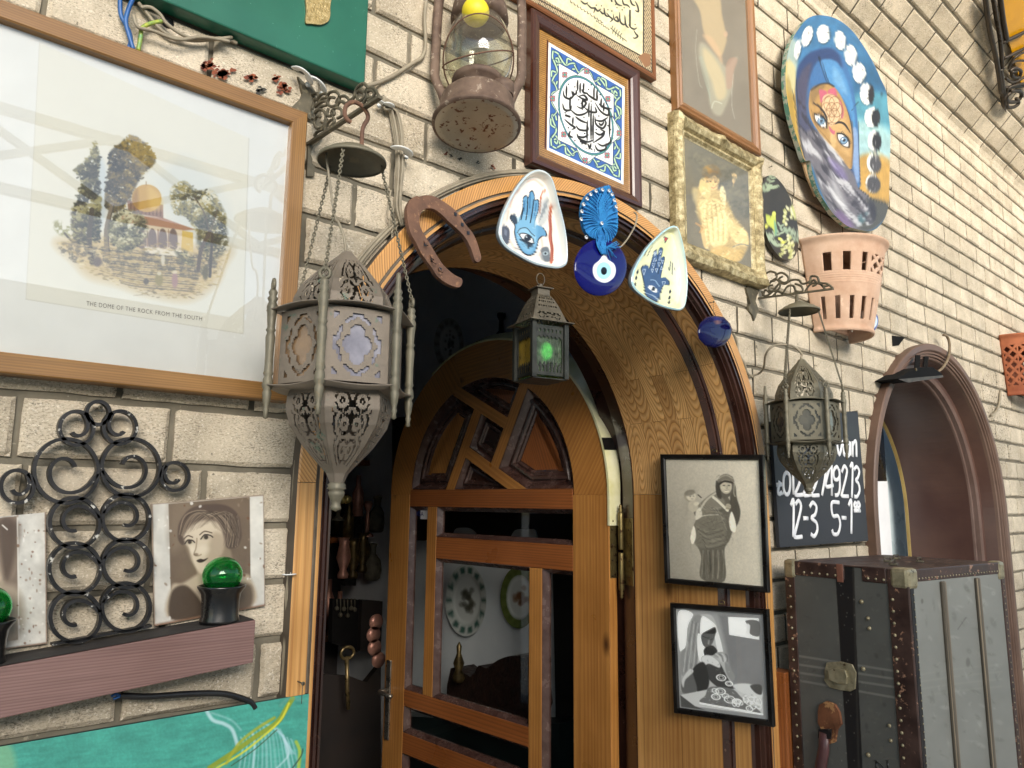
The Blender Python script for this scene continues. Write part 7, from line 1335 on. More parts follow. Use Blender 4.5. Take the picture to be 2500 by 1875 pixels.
# ================================================================== teal painted board
def teal():
    c = Canvas(-60, 1680, 765, 1900, .62, '459a8a').use(C4); c.mottle(.10, 60, 12); c.mottle(.10, 7, 13, ax=5, rot=-8); c.mottle(.08, 5, 14, ax=.8); c.poly([(-60, 1560), (40, 1560), (60, 1680), (-60, 1680)], '9fc08a', .5, 30, True)
    Wt = 'c9e0e6'
    c.line([(860, 1425), (885, 1460), (930, 1475), (965, 1500), (985, 1560)], 16, Wt, .75, 8); c.line([(880, 1430), (960, 1460), (1000, 1500)], 8, Wt, .4, 8)
    for i in range(14): x = 1000+i*16; c.line([(x, 1490+abs(i-6)*7), (x+10, 1560), (x-6+i*3, 1659)], random.choice((4, 7, 11)), Wt, random.uniform(.3, .7), 6)
    for i in range(8): c.line([(1080+i*12, 1470+i*4), (1160+i*6, 1500+i*10), (1190+i*5, 1600)], 5, 'a9cfd6', .45, 6)
    c.line([(870, 1659), (960, 1600), (1060, 1530), (1150, 1470), (1190, 1410), (1215, 1370)], 20, '8f9a2a', .9, 5); c.line([(900, 1659), (1000, 1600), (1090, 1530), (1165, 1460), (1200, 1390)], 8, 'd8d23c', .9, 4); c.line([(940, 1640), (990, 1560), (1060, 1500), (1140, 1450)], 12, 'a8a52e', .8, 6); c.line([(960, 1650), (1060, 1580), (1150, 1500)], 4, '3a4a2a', .8)
    c.line([(1230, 1550), (1245, 1590), (1240, 1659)], 14, 'b3c03c', .8, 6); c.line([(1180, 1540), (1200, 1600), (1150, 1659)], 8, Wt, .6, 6); c.line([(1215, 1659), (1250, 1610), (1258, 1580)], 6, '2c3c34', .7); c.line([(1265, 1380), (1200, 1370), (1165, 1400)], 10, '6f9a8a', .5, 10); return c
tb = thing('painted_board', (.3, 0, .9), 'teal board painted with yellow and white brush strokes at the bottom left of the photo', 'board')
Q = [px((-.25, -.031, 1.189)), C4((1270, 1352)), px((.578, -.031, .95)), px((-.25, -.031, .95))]
cT = teal(); quad_paint(cT, [px((-.25, -.031, 1.1895)), px((.5795, -.031, 1.1895)), px((.5795, -.031, .95)), px((-.25, -.031, .95))], wmap(-.0315), .95).build('painted_face', surf('x', '000000', '000000') if False else M_paint, tb)
m = MB(); m.box((.1648, -.0275, 1.0697), (.831, .0075, .2405)); m.build('panel', surf('dark_panel_edge', '1d2b28', '2a3a36', 20, .6), tb, bevel=.002)
# ================================================================== chalked board
M_slate = surf('blackboard', '24252a', '303239', 4, .55, 0, .1, 40); M_chalk = surf('white_lettering_paint', 'd9dadf', 'eceded', 30, .7, 0, .15, 160)
cbQ = C18([(110, 430), (810, 340), (897, 1395), (180, 1450)]); bo_ = thing('opening_hours_board', tuple(at(*cbQ[3], -.02)), 'black board with white hand-painted telephone number and opening hours behind the dark bronze lantern', 'sign')
m = MB(); m.prism(on(cbQ, -.022), (0, .012, 0)); m.build('board', M_slate, bo_, bevel=.001)
def strokes(items, Y, r, mat_, parent, tr, name='letter'):
    for nm, paths in items:
        m = MB()
        for P in paths: m.tube([at(*tr(p.x, p.y), Y) for p in (smooth_path(P, 6) if len(P) > 2 else [Vector((*q, 0)) for q in P])], r, 8, flat=.25, up=(0, -1, 0))
        m.build(name, mat_, parent)
LT = [('L', [[(520, 540), (512, 690), (560, 690), (605, 692)]]), ('i', [[(622, 590), (618, 690)]]), ('w', [[(636, 560), (660, 700), (690, 590), (700, 705), (722, 570)]]), ('a', [[(745, 600), (728, 612), (715, 660), (730, 705), (742, 690), (750, 600), (752, 705)]]), ('n', [[(768, 590), (770, 715)], [(770, 620), (785, 590), (797, 600), (800, 715)]]),
    ('t', [[(175, 910), (165, 1000), (180, 1015), (195, 1000)], [(150, 942), (195, 938)]]), ('dot', [[(202, 1008), (206, 1012)]]), ('0', [[(235, 840), (212, 870), (208, 960), (225, 1015), (250, 1010), (262, 950), (258, 870), (235, 840)]]), ('1', [[(285, 850), (290, 1020)]]), ('2', [[(312, 870), (330, 850), (350, 880), (330, 950), (305, 1020), (365, 1022)]]), ('2', [[(382, 870), (400, 845), (420, 880), (400, 950), (372, 1022), (425, 1024)]]), ('2', [[(440, 860), (462, 835), (485, 870), (465, 950), (435, 1022), (498, 1026)]]),
    ('7', [[(500, 822), (550, 818), (520, 1028)]]), ('4', [[(590, 775), (550, 945), (612, 945)], [(598, 780), (600, 1030)]]), ('9', [[(660, 830), (640, 795), (615, 830), (620, 890), (645, 900), (662, 870), (660, 820), (665, 960), (650, 1020), (625, 1025)]]), ('2', [[(680, 840), (700, 790), (722, 820), (715, 880), (685, 1000), (682, 1030), (735, 1034)]]), ('1', [[(748, 800), (768, 780), (762, 1045)]]), ('3', [[(780, 820), (800, 795), (822, 830), (812, 880), (795, 905), (815, 930), (825, 985), (805, 1035), (782, 1035)]]),
    ('1', [[(268, 1110), (290, 1072), (288, 1365)]]), ('2', [[(305, 1100), (330, 1070), (350, 1110), (340, 1180), (305, 1320), (300, 1365), (360, 1362)]]), ('dash', [[(368, 1212), (408, 1214)]]), ('3', [[(420, 1120), (445, 1085), (475, 1120), (465, 1180), (435, 1210), (475, 1250), (482, 1310), (458, 1358), (430, 1340)]]), ('5', [[(660, 1085), (600, 1088), (608, 1190), (650, 1195), (668, 1260), (650, 1335), (615, 1340), (602, 1305)]]), ('dash', [[(680, 1208), (716, 1210)]]), ('1', [[(735, 1110), (758, 1075), (758, 1338)]]),
    ('0', [[(790, 1080), (780, 1105), (792, 1130), (802, 1105), (790, 1080)]]), ('0', [[(815, 1078), (806, 1105), (817, 1130), (827, 1105), (815, 1078)]]), ('underline', [[(778, 1150), (832, 1152)]])]
strokes(LT, -.0225, .0068, M_chalk, bo_, lambda x, y: C18(x, y))
for o in SC.objects:
    if o.parent == bo_ and o.name.startswith('letter'): pass
# ================================================================== wardrobe trunk
TC = Vector((2.0, -.41, 0)); TE1 = Vector((.113, .9936, 0)); TE2 = Vector((.9936, -.113, 0)); TW1, TW2, TZ0, TZ = .352, .525, .42, 1.34
def tp(a, b, z): return TC+TE1*a+TE2*b+Vector((0, 0, z))
tk = thing('wardrobe_trunk', tuple(TC+Vector((.3, .1, TZ0))), 'tall grey canvas wardrobe trunk with leather edges, wooden slats and brass latch', 'trunk')
fL = plane_map(TC, TE2); fR = plane_map(TC, TE1)
def trunkL():
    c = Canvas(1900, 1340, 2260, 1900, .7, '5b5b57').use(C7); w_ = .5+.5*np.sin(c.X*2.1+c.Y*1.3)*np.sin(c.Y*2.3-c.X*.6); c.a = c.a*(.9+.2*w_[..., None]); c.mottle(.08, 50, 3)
    for y0, y1 in ((1108, 1190), (1150, 1228), (1190, 1268), (1228, 1315)): c.line([(800, y0), (1320, y1+(6 if y0 > 1200 else 0))], 11, '8b8a82', .65, 3, curve=False)
    for i in range(60): x, y = random.uniform(790, 1300), random.uniform(720, 1659); c.ell(x, y, random.uniform(2, 16), random.uniform(2, 9), ['77766d', '3b3a35', '6d6a5c'][i % 3], .35, random.random()*90, 6)
    for i in range(110): x, y = random.uniform(800, 1290), random.uniform(760, 1659); c.line([(x, y), (x+random.uniform(-14, 14), y+random.uniform(-14, 14))], 2, ['8f8d85', '33322f'][i % 2], .5)
    c.poly([(980, 640), (1068, 640), (1118, 1680), (1046, 1680)], '151213', 1, 2); c.poly([(1066, 660), (1076, 660), (1104, 1659), (1094, 1659)], '2e2b28', 1, 2)
    for i in range(30): c.ell(random.uniform(1000, 1080), random.uniform(700, 1659), 3, 4, '9a938a', .6)
    return c
def trunkR():
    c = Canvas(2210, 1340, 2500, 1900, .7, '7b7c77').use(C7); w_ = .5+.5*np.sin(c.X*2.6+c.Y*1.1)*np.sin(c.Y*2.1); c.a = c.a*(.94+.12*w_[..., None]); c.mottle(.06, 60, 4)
    for y0, y1 in ((1200, 1150), (1236, 1186), (1272, 1222), (1308, 1258)): c.line([(1400, y0), (1500, y0-16), (1640, y1+16), (1800, y1)], 9, '86887f', .4, 4)
    for i in range(90): x, y = random.uniform(1400, 1790), random.uniform(700, 1659); c.ell(x, y, random.uniform(3, 26), random.uniform(2, 12), ['9c9d96', '62625c', '55554f', 'a9aaa2'][i % 4], .28, random.random()*90, 8); c.line([(x, y), (x+random.uniform(-20, 20), y+random.uniform(-25, 25))], 2, ['a6a79f', '4f4f4a'][i % 2], .35)
    c.line([(1585, 978), (1625, 920)], 3, '4c4c48', .8); c.ell(1635, 1140, 10, 22, '5a5a55', .7, 0, 6); c.ell(1410, 840, 6, 12, '55554f', .8, 0, 3)
    return c
def pj(a, b, z): return px(tp(a, b, z))
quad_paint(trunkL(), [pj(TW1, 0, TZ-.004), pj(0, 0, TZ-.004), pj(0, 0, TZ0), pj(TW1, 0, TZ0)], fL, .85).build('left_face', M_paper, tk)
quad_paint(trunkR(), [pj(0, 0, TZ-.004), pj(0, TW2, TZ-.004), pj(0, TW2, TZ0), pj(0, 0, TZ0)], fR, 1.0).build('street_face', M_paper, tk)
M_leath = surf('worn_leather', '2d1f1c', '48342e', 18, .45, 0, .4, 90, .001, spot='94715c', spot_scale=55, spot_th=.60); M_bk2 = surf('black_fibre', '161315', '241f20', 20, .4, 0, .3, 80, .001, spot='9a8f86', spot_scale=60, spot_th=.68)
def tbox(name, a0, a1, b0, b1, z0, z1, mt, bev=.0015, par=None):
    m = MB(); P = [tp(a, b, z) for a in (a0, a1) for b in (b0, b1) for z in (z0, z1)]; m.add(P, [(0, 1, 3, 2), (4, 6, 7, 5), (0, 4, 5, 1), (2, 3, 7, 6), (0, 2, 6, 4), (1, 5, 7, 3)], [[(P[k].z, P[k].x+P[k].y) for k in f] for f in ((0, 1, 3, 2), (4, 6, 7, 5), (0, 4, 5, 1), (2, 3, 7, 6), (0, 2, 6, 4), (1, 5, 7, 3))]); return m.build(name, mt, par or tk, bevel=bev)
tbox('carcass', .002, TW1-.002, .002, TW2-.002, TZ0, TZ-.003, M_bk2, 0)
tbox('top_panel', 0, TW1, 0, TW2, TZ-.003, TZ+.001, M_leath, .002)
tbox('leather_edge', TW1-.028, TW1+.003, -.003, .004, TZ0, TZ, M_leath); tbox('leather_edge', -.0035, .052, -.0035, .004, TZ0, TZ, M_leath, .003); tbox('leather_edge', -.0035, .004, .004, .022, TZ0, TZ, M_bk2, .002); tbox('leather_edge', -.003, .004, TW2-.018, TW2+.003, TZ0, TZ, M_leath)
tbox('leather_band', .053, .12, -.003, .004, TZ-.038, TZ+.002, M_leath, .004); tbox('leather_band', .17, TW1-.029, -.003, .004, TZ-.038, TZ+.002, M_leath, .004); tbox('leather_band', -.003, .004, .023, TW2-.019, TZ-.030, TZ+.002, M_leath, .003); tbox('leather_strap', .172, .190, -.005, -.0028, TZ-.045, TZ+.003, surf('tan_leather', '6b4436', '835646', 20, .5), .001)
for b in (.155, .345):
    tbox('slat', -.010, .0, b, b+.020, TZ0, TZ-.034, wood('worn_slat', '39362f', '6e6456', 60, 3, .6, False, .1, .6, coat=0, cdark='a09078') if b < .2 else bpy.data.materials['worn_slat'], .004)
M_brs = surf('brassy_steel', '80785f', 'a89f84', 40, .42, .45, .3, 60, .001, spot='4c3a28', spot_scale=70, spot_th=.62)
for a0, a1, b0, b1 in ((-.006, .045, -.006, .045), (TW1-.034, TW1+.006, -.006, .03), (-.006, .03, TW2-.035, TW2+.006)): tbox('corner_cap', a0, a1, b0, b1, TZ-.048, TZ+.005, M_brs, .010)
def rivet(a, b, z, d, r=.004):
    n = -TE2 if d == 'L' else -TE1; ax = TE1 if d == 'L' else TE2; R = Matrix((ax, Vector((0, 0, 1)), n)).transposed(); return MB().lathe([(r, 0), (r*.85, r*.5), (r*.4, r*.8), (0, r*.85)], 10, tp(a, b, z), R)
riv = MB()
def addriv(l):
    for a, b, z, d, r in l:
        q = rivet(a, b, z, d, r); riv.add(q.v, q.f, None, True)
addriv([(.040, -.0035, TZ-.075-i*.029, 'L', .0042) for i in range(29)]+[(TW1-.013, -.003, TZ-.07-i*.029, 'L', .0040) for i in range(29)]+[(.06+i*.021, -.003, TZ-.028, 'L', .0036) for i in range(3)]+[(.195+i*.024, -.003, TZ-.028, 'L', .0036) for i in range(5)])
addriv([(-.0035, .017, TZ-.06-i*.018, 'R', .0022) for i in range(46)]+[(-.003, TW2-.009, TZ-.06-i*.018, 'R', .0022) for i in range(46)]+[(-.003, .05+i*.016, TZ-.022, 'R', .0024) for i in range(28)])
addriv([(.125, -.001, TZ-.09, 'L', .006), (.110, -.001, TZ-.13-.0, 'L', .0055), (.108, -.001, TZ-.155, 'L', .0055), (.132, -.001, TZ-.26, 'L', .006), (.052+.02, -.001, TZ-.385, 'L', .005), (.071, -.001, TZ-.42, 'L', .005), (.133, -.001, TZ-.47, 'L', .006)])
tag(riv.build('rivets', M_brs, tk), None, None, None, 'stuff')
def onL(pts, off): return [Vector(tuple(p))-TE2*off for p in fL(np.array([C7(q)[0] for q in pts]), np.array([C7(q)[1] for q in pts]))]
m = MB(); m.prism(onL([(945, 1140), (1015, 1135), (1070, 1150), (1090, 1190), (1085, 1270), (1060, 1282), (1010, 1275), (960, 1262), (935, 1230), (936, 1180)], .005), TE2*.005); la = m.build('latch_plate', M_brs, tk, bevel=.001)
m = MB(); m.prism(onL([(960, 1175), (1000, 1165), (1045, 1175), (1055, 1210), (1050, 1245), (1000, 1240), (965, 1225)], .013), TE2*.008); m.build('hasp', M_brs, la, bevel=.002)
m = MB(); m.prism(onL([(912, 1345), (950, 1328), (990, 1345), (1012, 1385), (1022, 1440), (1000, 1470), (990, 1530), (960, 1540), (920, 1530), (925, 1470), (905, 1440), (905, 1380)], .008), TE2*.008); hd = m.build('handle_tab', surf('cracked_tan_leather', '54321f', '7b4d32', 22, .6, 0, .8, 60, .003, spot='a57a50', spot_scale=30, spot_th=.6), tk, bevel=.001)
m = MB(); m.tube(onL([(945, 1480), (945, 1560), (930, 1640), (925, 1760), (930, 1900)], .016), [.013, .015, .016, .016, .014], 12, flat=.6); m.build('handle', surf('plum_leather', '40282a', '5a3c3c', 18, .4, 0, .3), hd)
m = MB(); m.prism(onL([(922, 1462), (985, 1462), (982, 1510), (920, 1505)], .020), TE2*.004); m.build('keeper', M_bk2, hd)
m = MB()
for P in ([(1185, 1625), (1185, 1659), (1180, 1680)], [(1185, 1625), (1215, 1650), (1240, 1680)], [(1240, 1622), (1242, 1659), (1240, 1690)]): m.tube(onL(P, .0006), .0022, 5, flat=.3)
for q, o in (((1180, 1622), 8), ((1240, 1622), 8)): m.tube(onL([(q[0]-o, q[1]), (q[0]+o, q[1])], .0006), .0014, 5, flat=.3)
m.build('stencilled_letter', M_black, tk)
for a, b, s_ in ((.10, .12, 1), (.17, .22, 1.2), (.12, .30, .8), (.22, .36, 1)):
    m = MB(); q = tp(a, b, TZ+.004); m.box(q, (.03*s_, .02, .004), Matrix.Rotation(.3, 3, 'Z')); m.tube([q+Vector((-.02*s_, 0, .0)), q+Vector((-.02*s_, .0, .010)), q+Vector((.022*s_, .004, .010)), q+Vector((.022*s_, .004, 0))], .0014, 6); m.build('top_buckle', M_iron, tk)
pl = thing('wooden_plinth', (2.25, -.22, 0), 'dark wooden chest carrying the wardrobe trunk, below the frame', 'chest')
tb_ = MB(); P = [tp(a, b, z) for a in (.01, TW1-.01) for b in (.01, TW2-.01) for z in (0, TZ0-.002)]; tb_.add(P, [(0, 1, 3, 2), (4, 6, 7, 5), (0, 4, 5, 1), (2, 3, 7, 6), (0, 2, 6, 4), (1, 5, 7, 3)]); tb_.build('chest_body', M_brown2, pl)
pz = at(*C7(700, 1185), -.03).z; ps = MB(); ps.box((2.045, -.028, pz/2), (.055, .05, pz)); tag(ps.build('wooden_post', M_leafr, None, bevel=.002, at0=(2.045, -.028, 0)), 'reddish wooden post standing between the door surround and the trunk', 'post')
# ================================================================== second, brown arched doorway
ns = thing('brown_arch', (3.45, 0, 0), 'brown-painted arched opening with grooved rim and deep panelled reveal, behind the trunk', 'doorway'); NC2, NZ2 = 3.45, 1.46
sweep([(.73, .012), (.732, -.030), (.728, -.034), (.706, -.034), (.702, -.030)], NC2, NZ2).build('rim', M_brown3, ns)
sweep([(.702, -.030), (.699, -.024), (.694, -.028), (.690, -.027), (.688, -.020), (.683, -.022), (.679, -.020), (.677, -.012), (.672, -.014), (.668, -.010), (.666, -.002), (.665, .002)], NC2, NZ2).build('grooved_moulding', M_brown3, ns)
sweep([(.665, .002), (.650, .050), (.636, .056)], NC2, NZ2).build('outer_reveal', M_brown2, ns)
sweep([(.636, .056), (.633, .052), (.620, .060), (.617, .078), (.612, .082), (.610, .090)], NC2, NZ2).build('bead', surf('light_brown_bead', '5f4a42', '725c53', 6, .35), ns)
sweep([(.610, .090), (.598, .37)], NC2, NZ2).build('inner_reveal', M_brown2, ns)
sweep([(.598, .37), (.596, .372), (.592, .385)], NC2, NZ2).build('gilt_edge', surf('dull_gold', '8a7440', 'a68d52', 8, .5), ns)
m = MB(); m.box((3.45, 1.02, 1.3), (2.4, .04, 2.6)); m.box((4.55, .6, 1.3), (.04, .8, 2.6)); m.box((2.36, .6, 1.3), (.04, .8, 2.6)); m.build('lobby_walls', M_plaster, ns)
t = thing('display_stand', (3.4, .55, .9), 'white display stand with a black upper block seen through the brown arch', 'stand'); m = MB(); m.prism([Vector(atp(*C14(p), (0, .42, 0), (0, 1, 0))) for p in ((200, 1092), (322, 1092), (365, 1700), (200, 1700))], (0, .02, 0)); m.build('white_sheet', surf('bright_white', 'e6e8ea', 'f4f5f6', 4, .5), t); m = MB(); m.prism([Vector(atp(*C14(p), (0, .42, 0), (0, 1, 0))) for p in ((200, 600), (292, 700), (318, 1091), (200, 1091))], (0, .02, 0)); m.build('black_block', M_black, t)
m = MB(); m.prism([Vector(atp(*C14(p), (0, .46, 0), (0, 1, 0))) for p in ((285, 690), (330, 760), (395, 950), (425, 1150), (470, 1700), (300, 1700))], (0, .02, 0)); tag(m.build('frosted_panel', surf('pale_blue_glass', 'b4c4c8', 'cfdcde', 4, .3), None, at0=(3.5, .46, .9)), 'pale bluish panel beside the white display stand inside the brown arch', 'panel')
fl = thing('floodlight', tuple(at(*C14(540, 380), -.06)), 'slim black floodlight hanging from the top of the brown arch', 'floodlight')
def on14(P, Y): return [at(*C14(p), Y) for p in P]
m = MB(); m.prism(on14([(385, 400), (430, 375), (480, 345), (540, 322), (630, 320), (690, 362), (697, 378), (690, 392), (455, 424)], -.085), (0, .085, 0)); m.build('housing', surf('matt_black_casting', '0c0c0d', '161617', 20, .95, Specular_IOR_Level=.15), fl, bevel=.004)
m = MB(); m.prism([p+Vector((0, -.004, -.001)) for p in on14([(392, 402), (690, 375), (692, 390), (455, 425)], -.085)], (0, .003, 0)); m.build('lens', surf('lamp_lens', '3c3b3a', '55534f', 20, .7, Specular_IOR_Level=.2), fl)
for P in ([(515, 240), (545, 240), (540, 345), (508, 345)], [(575, 245), (602, 250), (594, 322), (566, 318)]): m = MB(); m.prism(on14(P, -.05 if P[0][0] < 550 else -.02), (0, .004, 0)); m.build('bracket_arm', M_matt, fl)
m = MB(); q = at(*C14(518, 337), -.088); m.lathe([(.007, 0), (.006, .004), (0, .005)], 12, q, Matrix(((1, 0, 0), (0, 0, 1), (0, -1, 0)))); m.build('bolt', M_brass, fl)
wire([at(*C14(p), -.045) for p in ((700, 105), (725, 115), (742, 170), (735, 250), (700, 320), (665, 350))], .006, surf('frayed_cord', '6b5a46', '8a7a62', 60, .8, 0, .6, 200, .002), 'cord', 'frayed cord feeding the floodlight over the brown arch rim', 'cord')
wire([at(*C14(p), -.01) for p in ((1085, 480), (1078, 560), (1055, 620), (1022, 648))], .006, M_cableb, 'cable', 'beige cable drooping left of the lattice-cut terracotta pot', 'cable', 'beige cables on the wall')
m = MB(); m.prism([at(*C14(p), -.003) for p in ((355, 108), (440, 120), (400, 175), (358, 180))], (0, .002, 0)); tag(m.build('wall_gap', M_matt, None, at0=tuple(at(*C14(380, 140), -.003))), 'dark missing corner of stone above the left of the brown arch', 'gap')
# ================================================================== yellow iron lantern at the top right
YY = -.42; yl = thing('iron_street_lantern', tuple(at(*C24(400, 1500), YY)), 'black iron lantern with amber panes and scrolls fixed to the leaning wall at top right', 'lantern'); YN = Vector((0, math.cos(TH), math.sin(TH))); on24 = lambda P, Y=YY: [Vector(atp(*C24(p), Vector((0, 0, ZK))-YN*(.032-(Y-YY)), YN)) for p in P]
M_bronze = surf('dark_bronze', '2b241c', '40362b', 30, .45, .4, .4, 100); M_amb = surf('amber_pane', 'b07d08', 'c8920c', 3, .25, 0, .1, 20)
m = MB(); m.prism(on24([(370, -60), (440, 480), (640, 1185), (760, 1185), (760, -60)], YY+.012), (0, .004, 0)); m.build('amber_pane', M_amb, yl)
m = MB()
for P, r in (([(130, -100), (200, 400), (290, 800), (360, 1250)], .011), ([(235, -100), (300, 300), (345, 560), (370, 930)], .010), ([(330, -100), (385, 300), (430, 540)], .012), ([(370, 580), (700, 420)], .009), ([(390, 790), (700, 640)], .008), ([(340, 940), (365, 1100), (385, 1300), (395, 1420)], .012), ([(400, 1185), (700, 1160)], .008)): m.tube(smooth_path(on24(P), 6), r, 8)
m.build('frame', M_bronze, yl)
m = MB(); pts = smooth_path(on24([(245, -100), (310, 300), (355, 560)], YY-.010), 24); m.tube([p+Vector((.004*math.cos(i*.9), 0, .004*math.sin(i*.9))) for i, p in enumerate(pts)], .006, 6); m.build('twisted_bar', M_bronze, yl)
for P, r in (([(450, 930), (490, 850), (560, 760), (700, 690)], .006), ([(470, 960), (540, 920), (620, 960), (600, 1040), (520, 1040), (500, 980), (560, 960)], .008), ([(420, 1060), (500, 1110), (600, 1080), (700, 1020)], .007), ([(480, 860), (580, 820), (700, 820)], .006), ([(400, 1290), (470, 1180), (600, 1140), (700, 1130)], .008), ([(480, 1230), (600, 1230), (630, 1290), (560, 1370), (450, 1370), (430, 1300), (500, 1240)], .010), ([(430, 1400), (450, 1450), (540, 1440), (590, 1390), (560, 1330)], .009)): MB().tube(smooth_path(on24(P, YY-.006), 8), r, 8).build('scroll', M_bronze, yl)
MB().tube(on24([(385, 1290), (392, 1420), (420, 1515)]), [.014, .012, .001], 8).build('spike', M_bronze, yl)
# ================================================================== stains on the wall
M_stain = surf('red_brown_stain', '5a2214', '96502e', 60, .7); M_stk = surf('tarry_stain', '2c2a26', '44423a', 60, .7)
st_ = MB(); sk_ = MB()
for (cx, cy, w_, h_, n_, mb) in ((850, 265, 50, 28, 20, 0), (905, 300, 55, 22, 26, 0), (1022, 318, 28, 26, 14, 0), (1060, 365, 30, 22, 6, 1), (1120, 320, 30, 20, 7, 0), (1150, 355, 50, 26, 12, 0)):
    for i in range(n_):
        x, y = cx+random.gauss(0, w_*.34), cy+random.gauss(0, h_*.34); r = random.uniform(5, 15); P = [C1(x+r*random.uniform(.5, 1.3)*math.cos(a), y+r*.7*random.uniform(.5, 1.3)*math.sin(a)) for a in np.linspace(0, 2*math.pi, 9, endpoint=False)]; Q = [at(*p, -.0052) for p in P]; (sk_ if mb else st_).add(Q, [tuple(range(9))])
for (cx, cy, w_, h_, n_, mb) in ((1080, 488, 12, 14, 6, 0), (1110, 500, 16, 14, 6, 1), (1170, 522, 18, 10, 6, 1), (1290, 545, 22, 8, 5, 1), (1390, 572, 22, 14, 10, 0)):
    for i in range(n_):
        x, y = cx+random.gauss(0, w_*.5), cy+random.gauss(0, h_*.5); r = random.uniform(4, 11); P = [C11(x+r*random.uniform(.5, 1.3)*math.cos(a), y+r*.7*random.uniform(.5, 1.3)*math.sin(a)) for a in np.linspace(0, 2*math.pi, 9, endpoint=False)]; (sk_ if mb else st_).add([at(*p, -.0052) for p in P], [tuple(range(9))])
tag(st_.build('red_stain', M_stain, wall), 'red-brown stain', None, None, 'stuff'); tag(sk_.build('dark_stain', M_stk, wall), 'dark stain', None, None, 'stuff')
m = MB(); m.prism([at(*C20(p), -.012) for p in ((775, 340), (800, 335), (797, 400), (780, 470), (745, 475), (725, 440), (722, 400), (750, 360))], (0, .006, 0)); tag(m.build('stone_chip', surf('yellow_stone', 'c2a878', 'd4bc90', 20, .8), None, at0=tuple(at(*C20(760, 400), -.012))), 'pale yellow chip wedged behind the horseshoe', 'chip')
# ================================================================== sticker on the door glass
stk = tag(MB().add([L3(s, z, -.0262) for s, z in ((1.045, 1.424), (.964, 1.424), (.964, 1.462), (1.045, 1.462))], [(0, 1, 2, 3)]).build('card_sticker', surf('sticker_white', 'dcdee2', 'e8eaec', 10, .4), leaf), None, None)
def lmap(off): return plane_map(LH+LN*off, LN)
text_mesh('VISA', [C21(347, 1447), C21(404, 1449), C21(402, 1413), C21(350, 1411)], lmap(-.0258), wt=.012).build('lettering', surf('card_blue', '1c2f6e', '22367a', 10, .4), stk)
m = MB(); m.add([L3(.972+.0115*math.cos(a)-.0, 1.443+.0115*math.sin(a), -.0256) for a in np.linspace(0, 2*math.pi, 20, endpoint=False)], [tuple(range(20))]); m.build('red_disc', surf('card_red', 'a01c1c', 'b42424', 10, .4), stk)
# ================================================================== shop interior
ro = thing('shop_room', (1, 1.5, 0), 'dim room behind the open door with a white side wall and dark boards, one of them added to blacken panes', 'room')
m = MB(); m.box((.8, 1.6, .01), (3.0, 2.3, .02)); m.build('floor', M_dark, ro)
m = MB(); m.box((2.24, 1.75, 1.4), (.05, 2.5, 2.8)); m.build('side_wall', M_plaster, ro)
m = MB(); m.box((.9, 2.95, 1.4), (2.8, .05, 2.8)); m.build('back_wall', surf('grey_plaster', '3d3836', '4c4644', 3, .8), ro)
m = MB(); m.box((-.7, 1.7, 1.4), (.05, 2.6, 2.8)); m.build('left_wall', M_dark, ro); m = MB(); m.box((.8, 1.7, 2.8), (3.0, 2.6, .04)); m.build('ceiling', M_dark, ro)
XP = 2.212; xm = plane_map((XP, 0, 0), (1, 0, 0))
def onx(pts, X=XP): return [Vector(atp(u, v, (X, 0, 0), (1, 0, 0))) for u, v in pts]
cl_ = MB(); cl_.prism(onx(C8([(380, 400), (1100, 300), (1100, 840), (960, 850), (890, 852), (580, 842), (380, 836)]), 2.205), (.01, 0, 0)); cl_.build('dark_wall_board', M_dark, ro)
m = MB(); m.prism(onx(C8([(955, 840), (1100, 840), (1130, 1800), (975, 1800)]), 2.2), (.01, 0, 0)); m.build('dark_wall_board', M_dark, ro)  # dark board added over the white wall to blacken the right-hand panes
m = MB(); m.prism(onx(C8([(380, 1470), (980, 1500), (990, 1900), (370, 1900)]), 2.08), (.12, 0, 0)); tag(m.build('pane_reflection_block', surf('teal_reflection_tone', '0e1a1a', '1a2a2a', 10, .4), None, at0=tuple(onx([C8(640, 1700)], 2.08)[0])), 'added dark teal block giving the reflections in the bottom panes of the door', 'cabinet')  # added block; its dark teal imitates reflections in the lower panes
for i, P in enumerate(([(605, 842), (605, 800), (640, 793), (665, 800), (682, 818), (684, 842)], [(808, 850), (812, 815), (828, 800), (860, 800), (892, 802), (892, 850)])):
    m = MB(); m.prism(onx([(p.x, p.y) for p in smooth_path(C8(P), 4, True)], 2.199), (.006, 0, 0)); tag(m.build('white_plaque', M_plaster, None, at0=tuple(onx([C8(P[0])])[0])), ['left', 'right'][i]+' white rounded plaque behind the glass of the door, above the plates', 'plaque', 'white plaques behind the door')
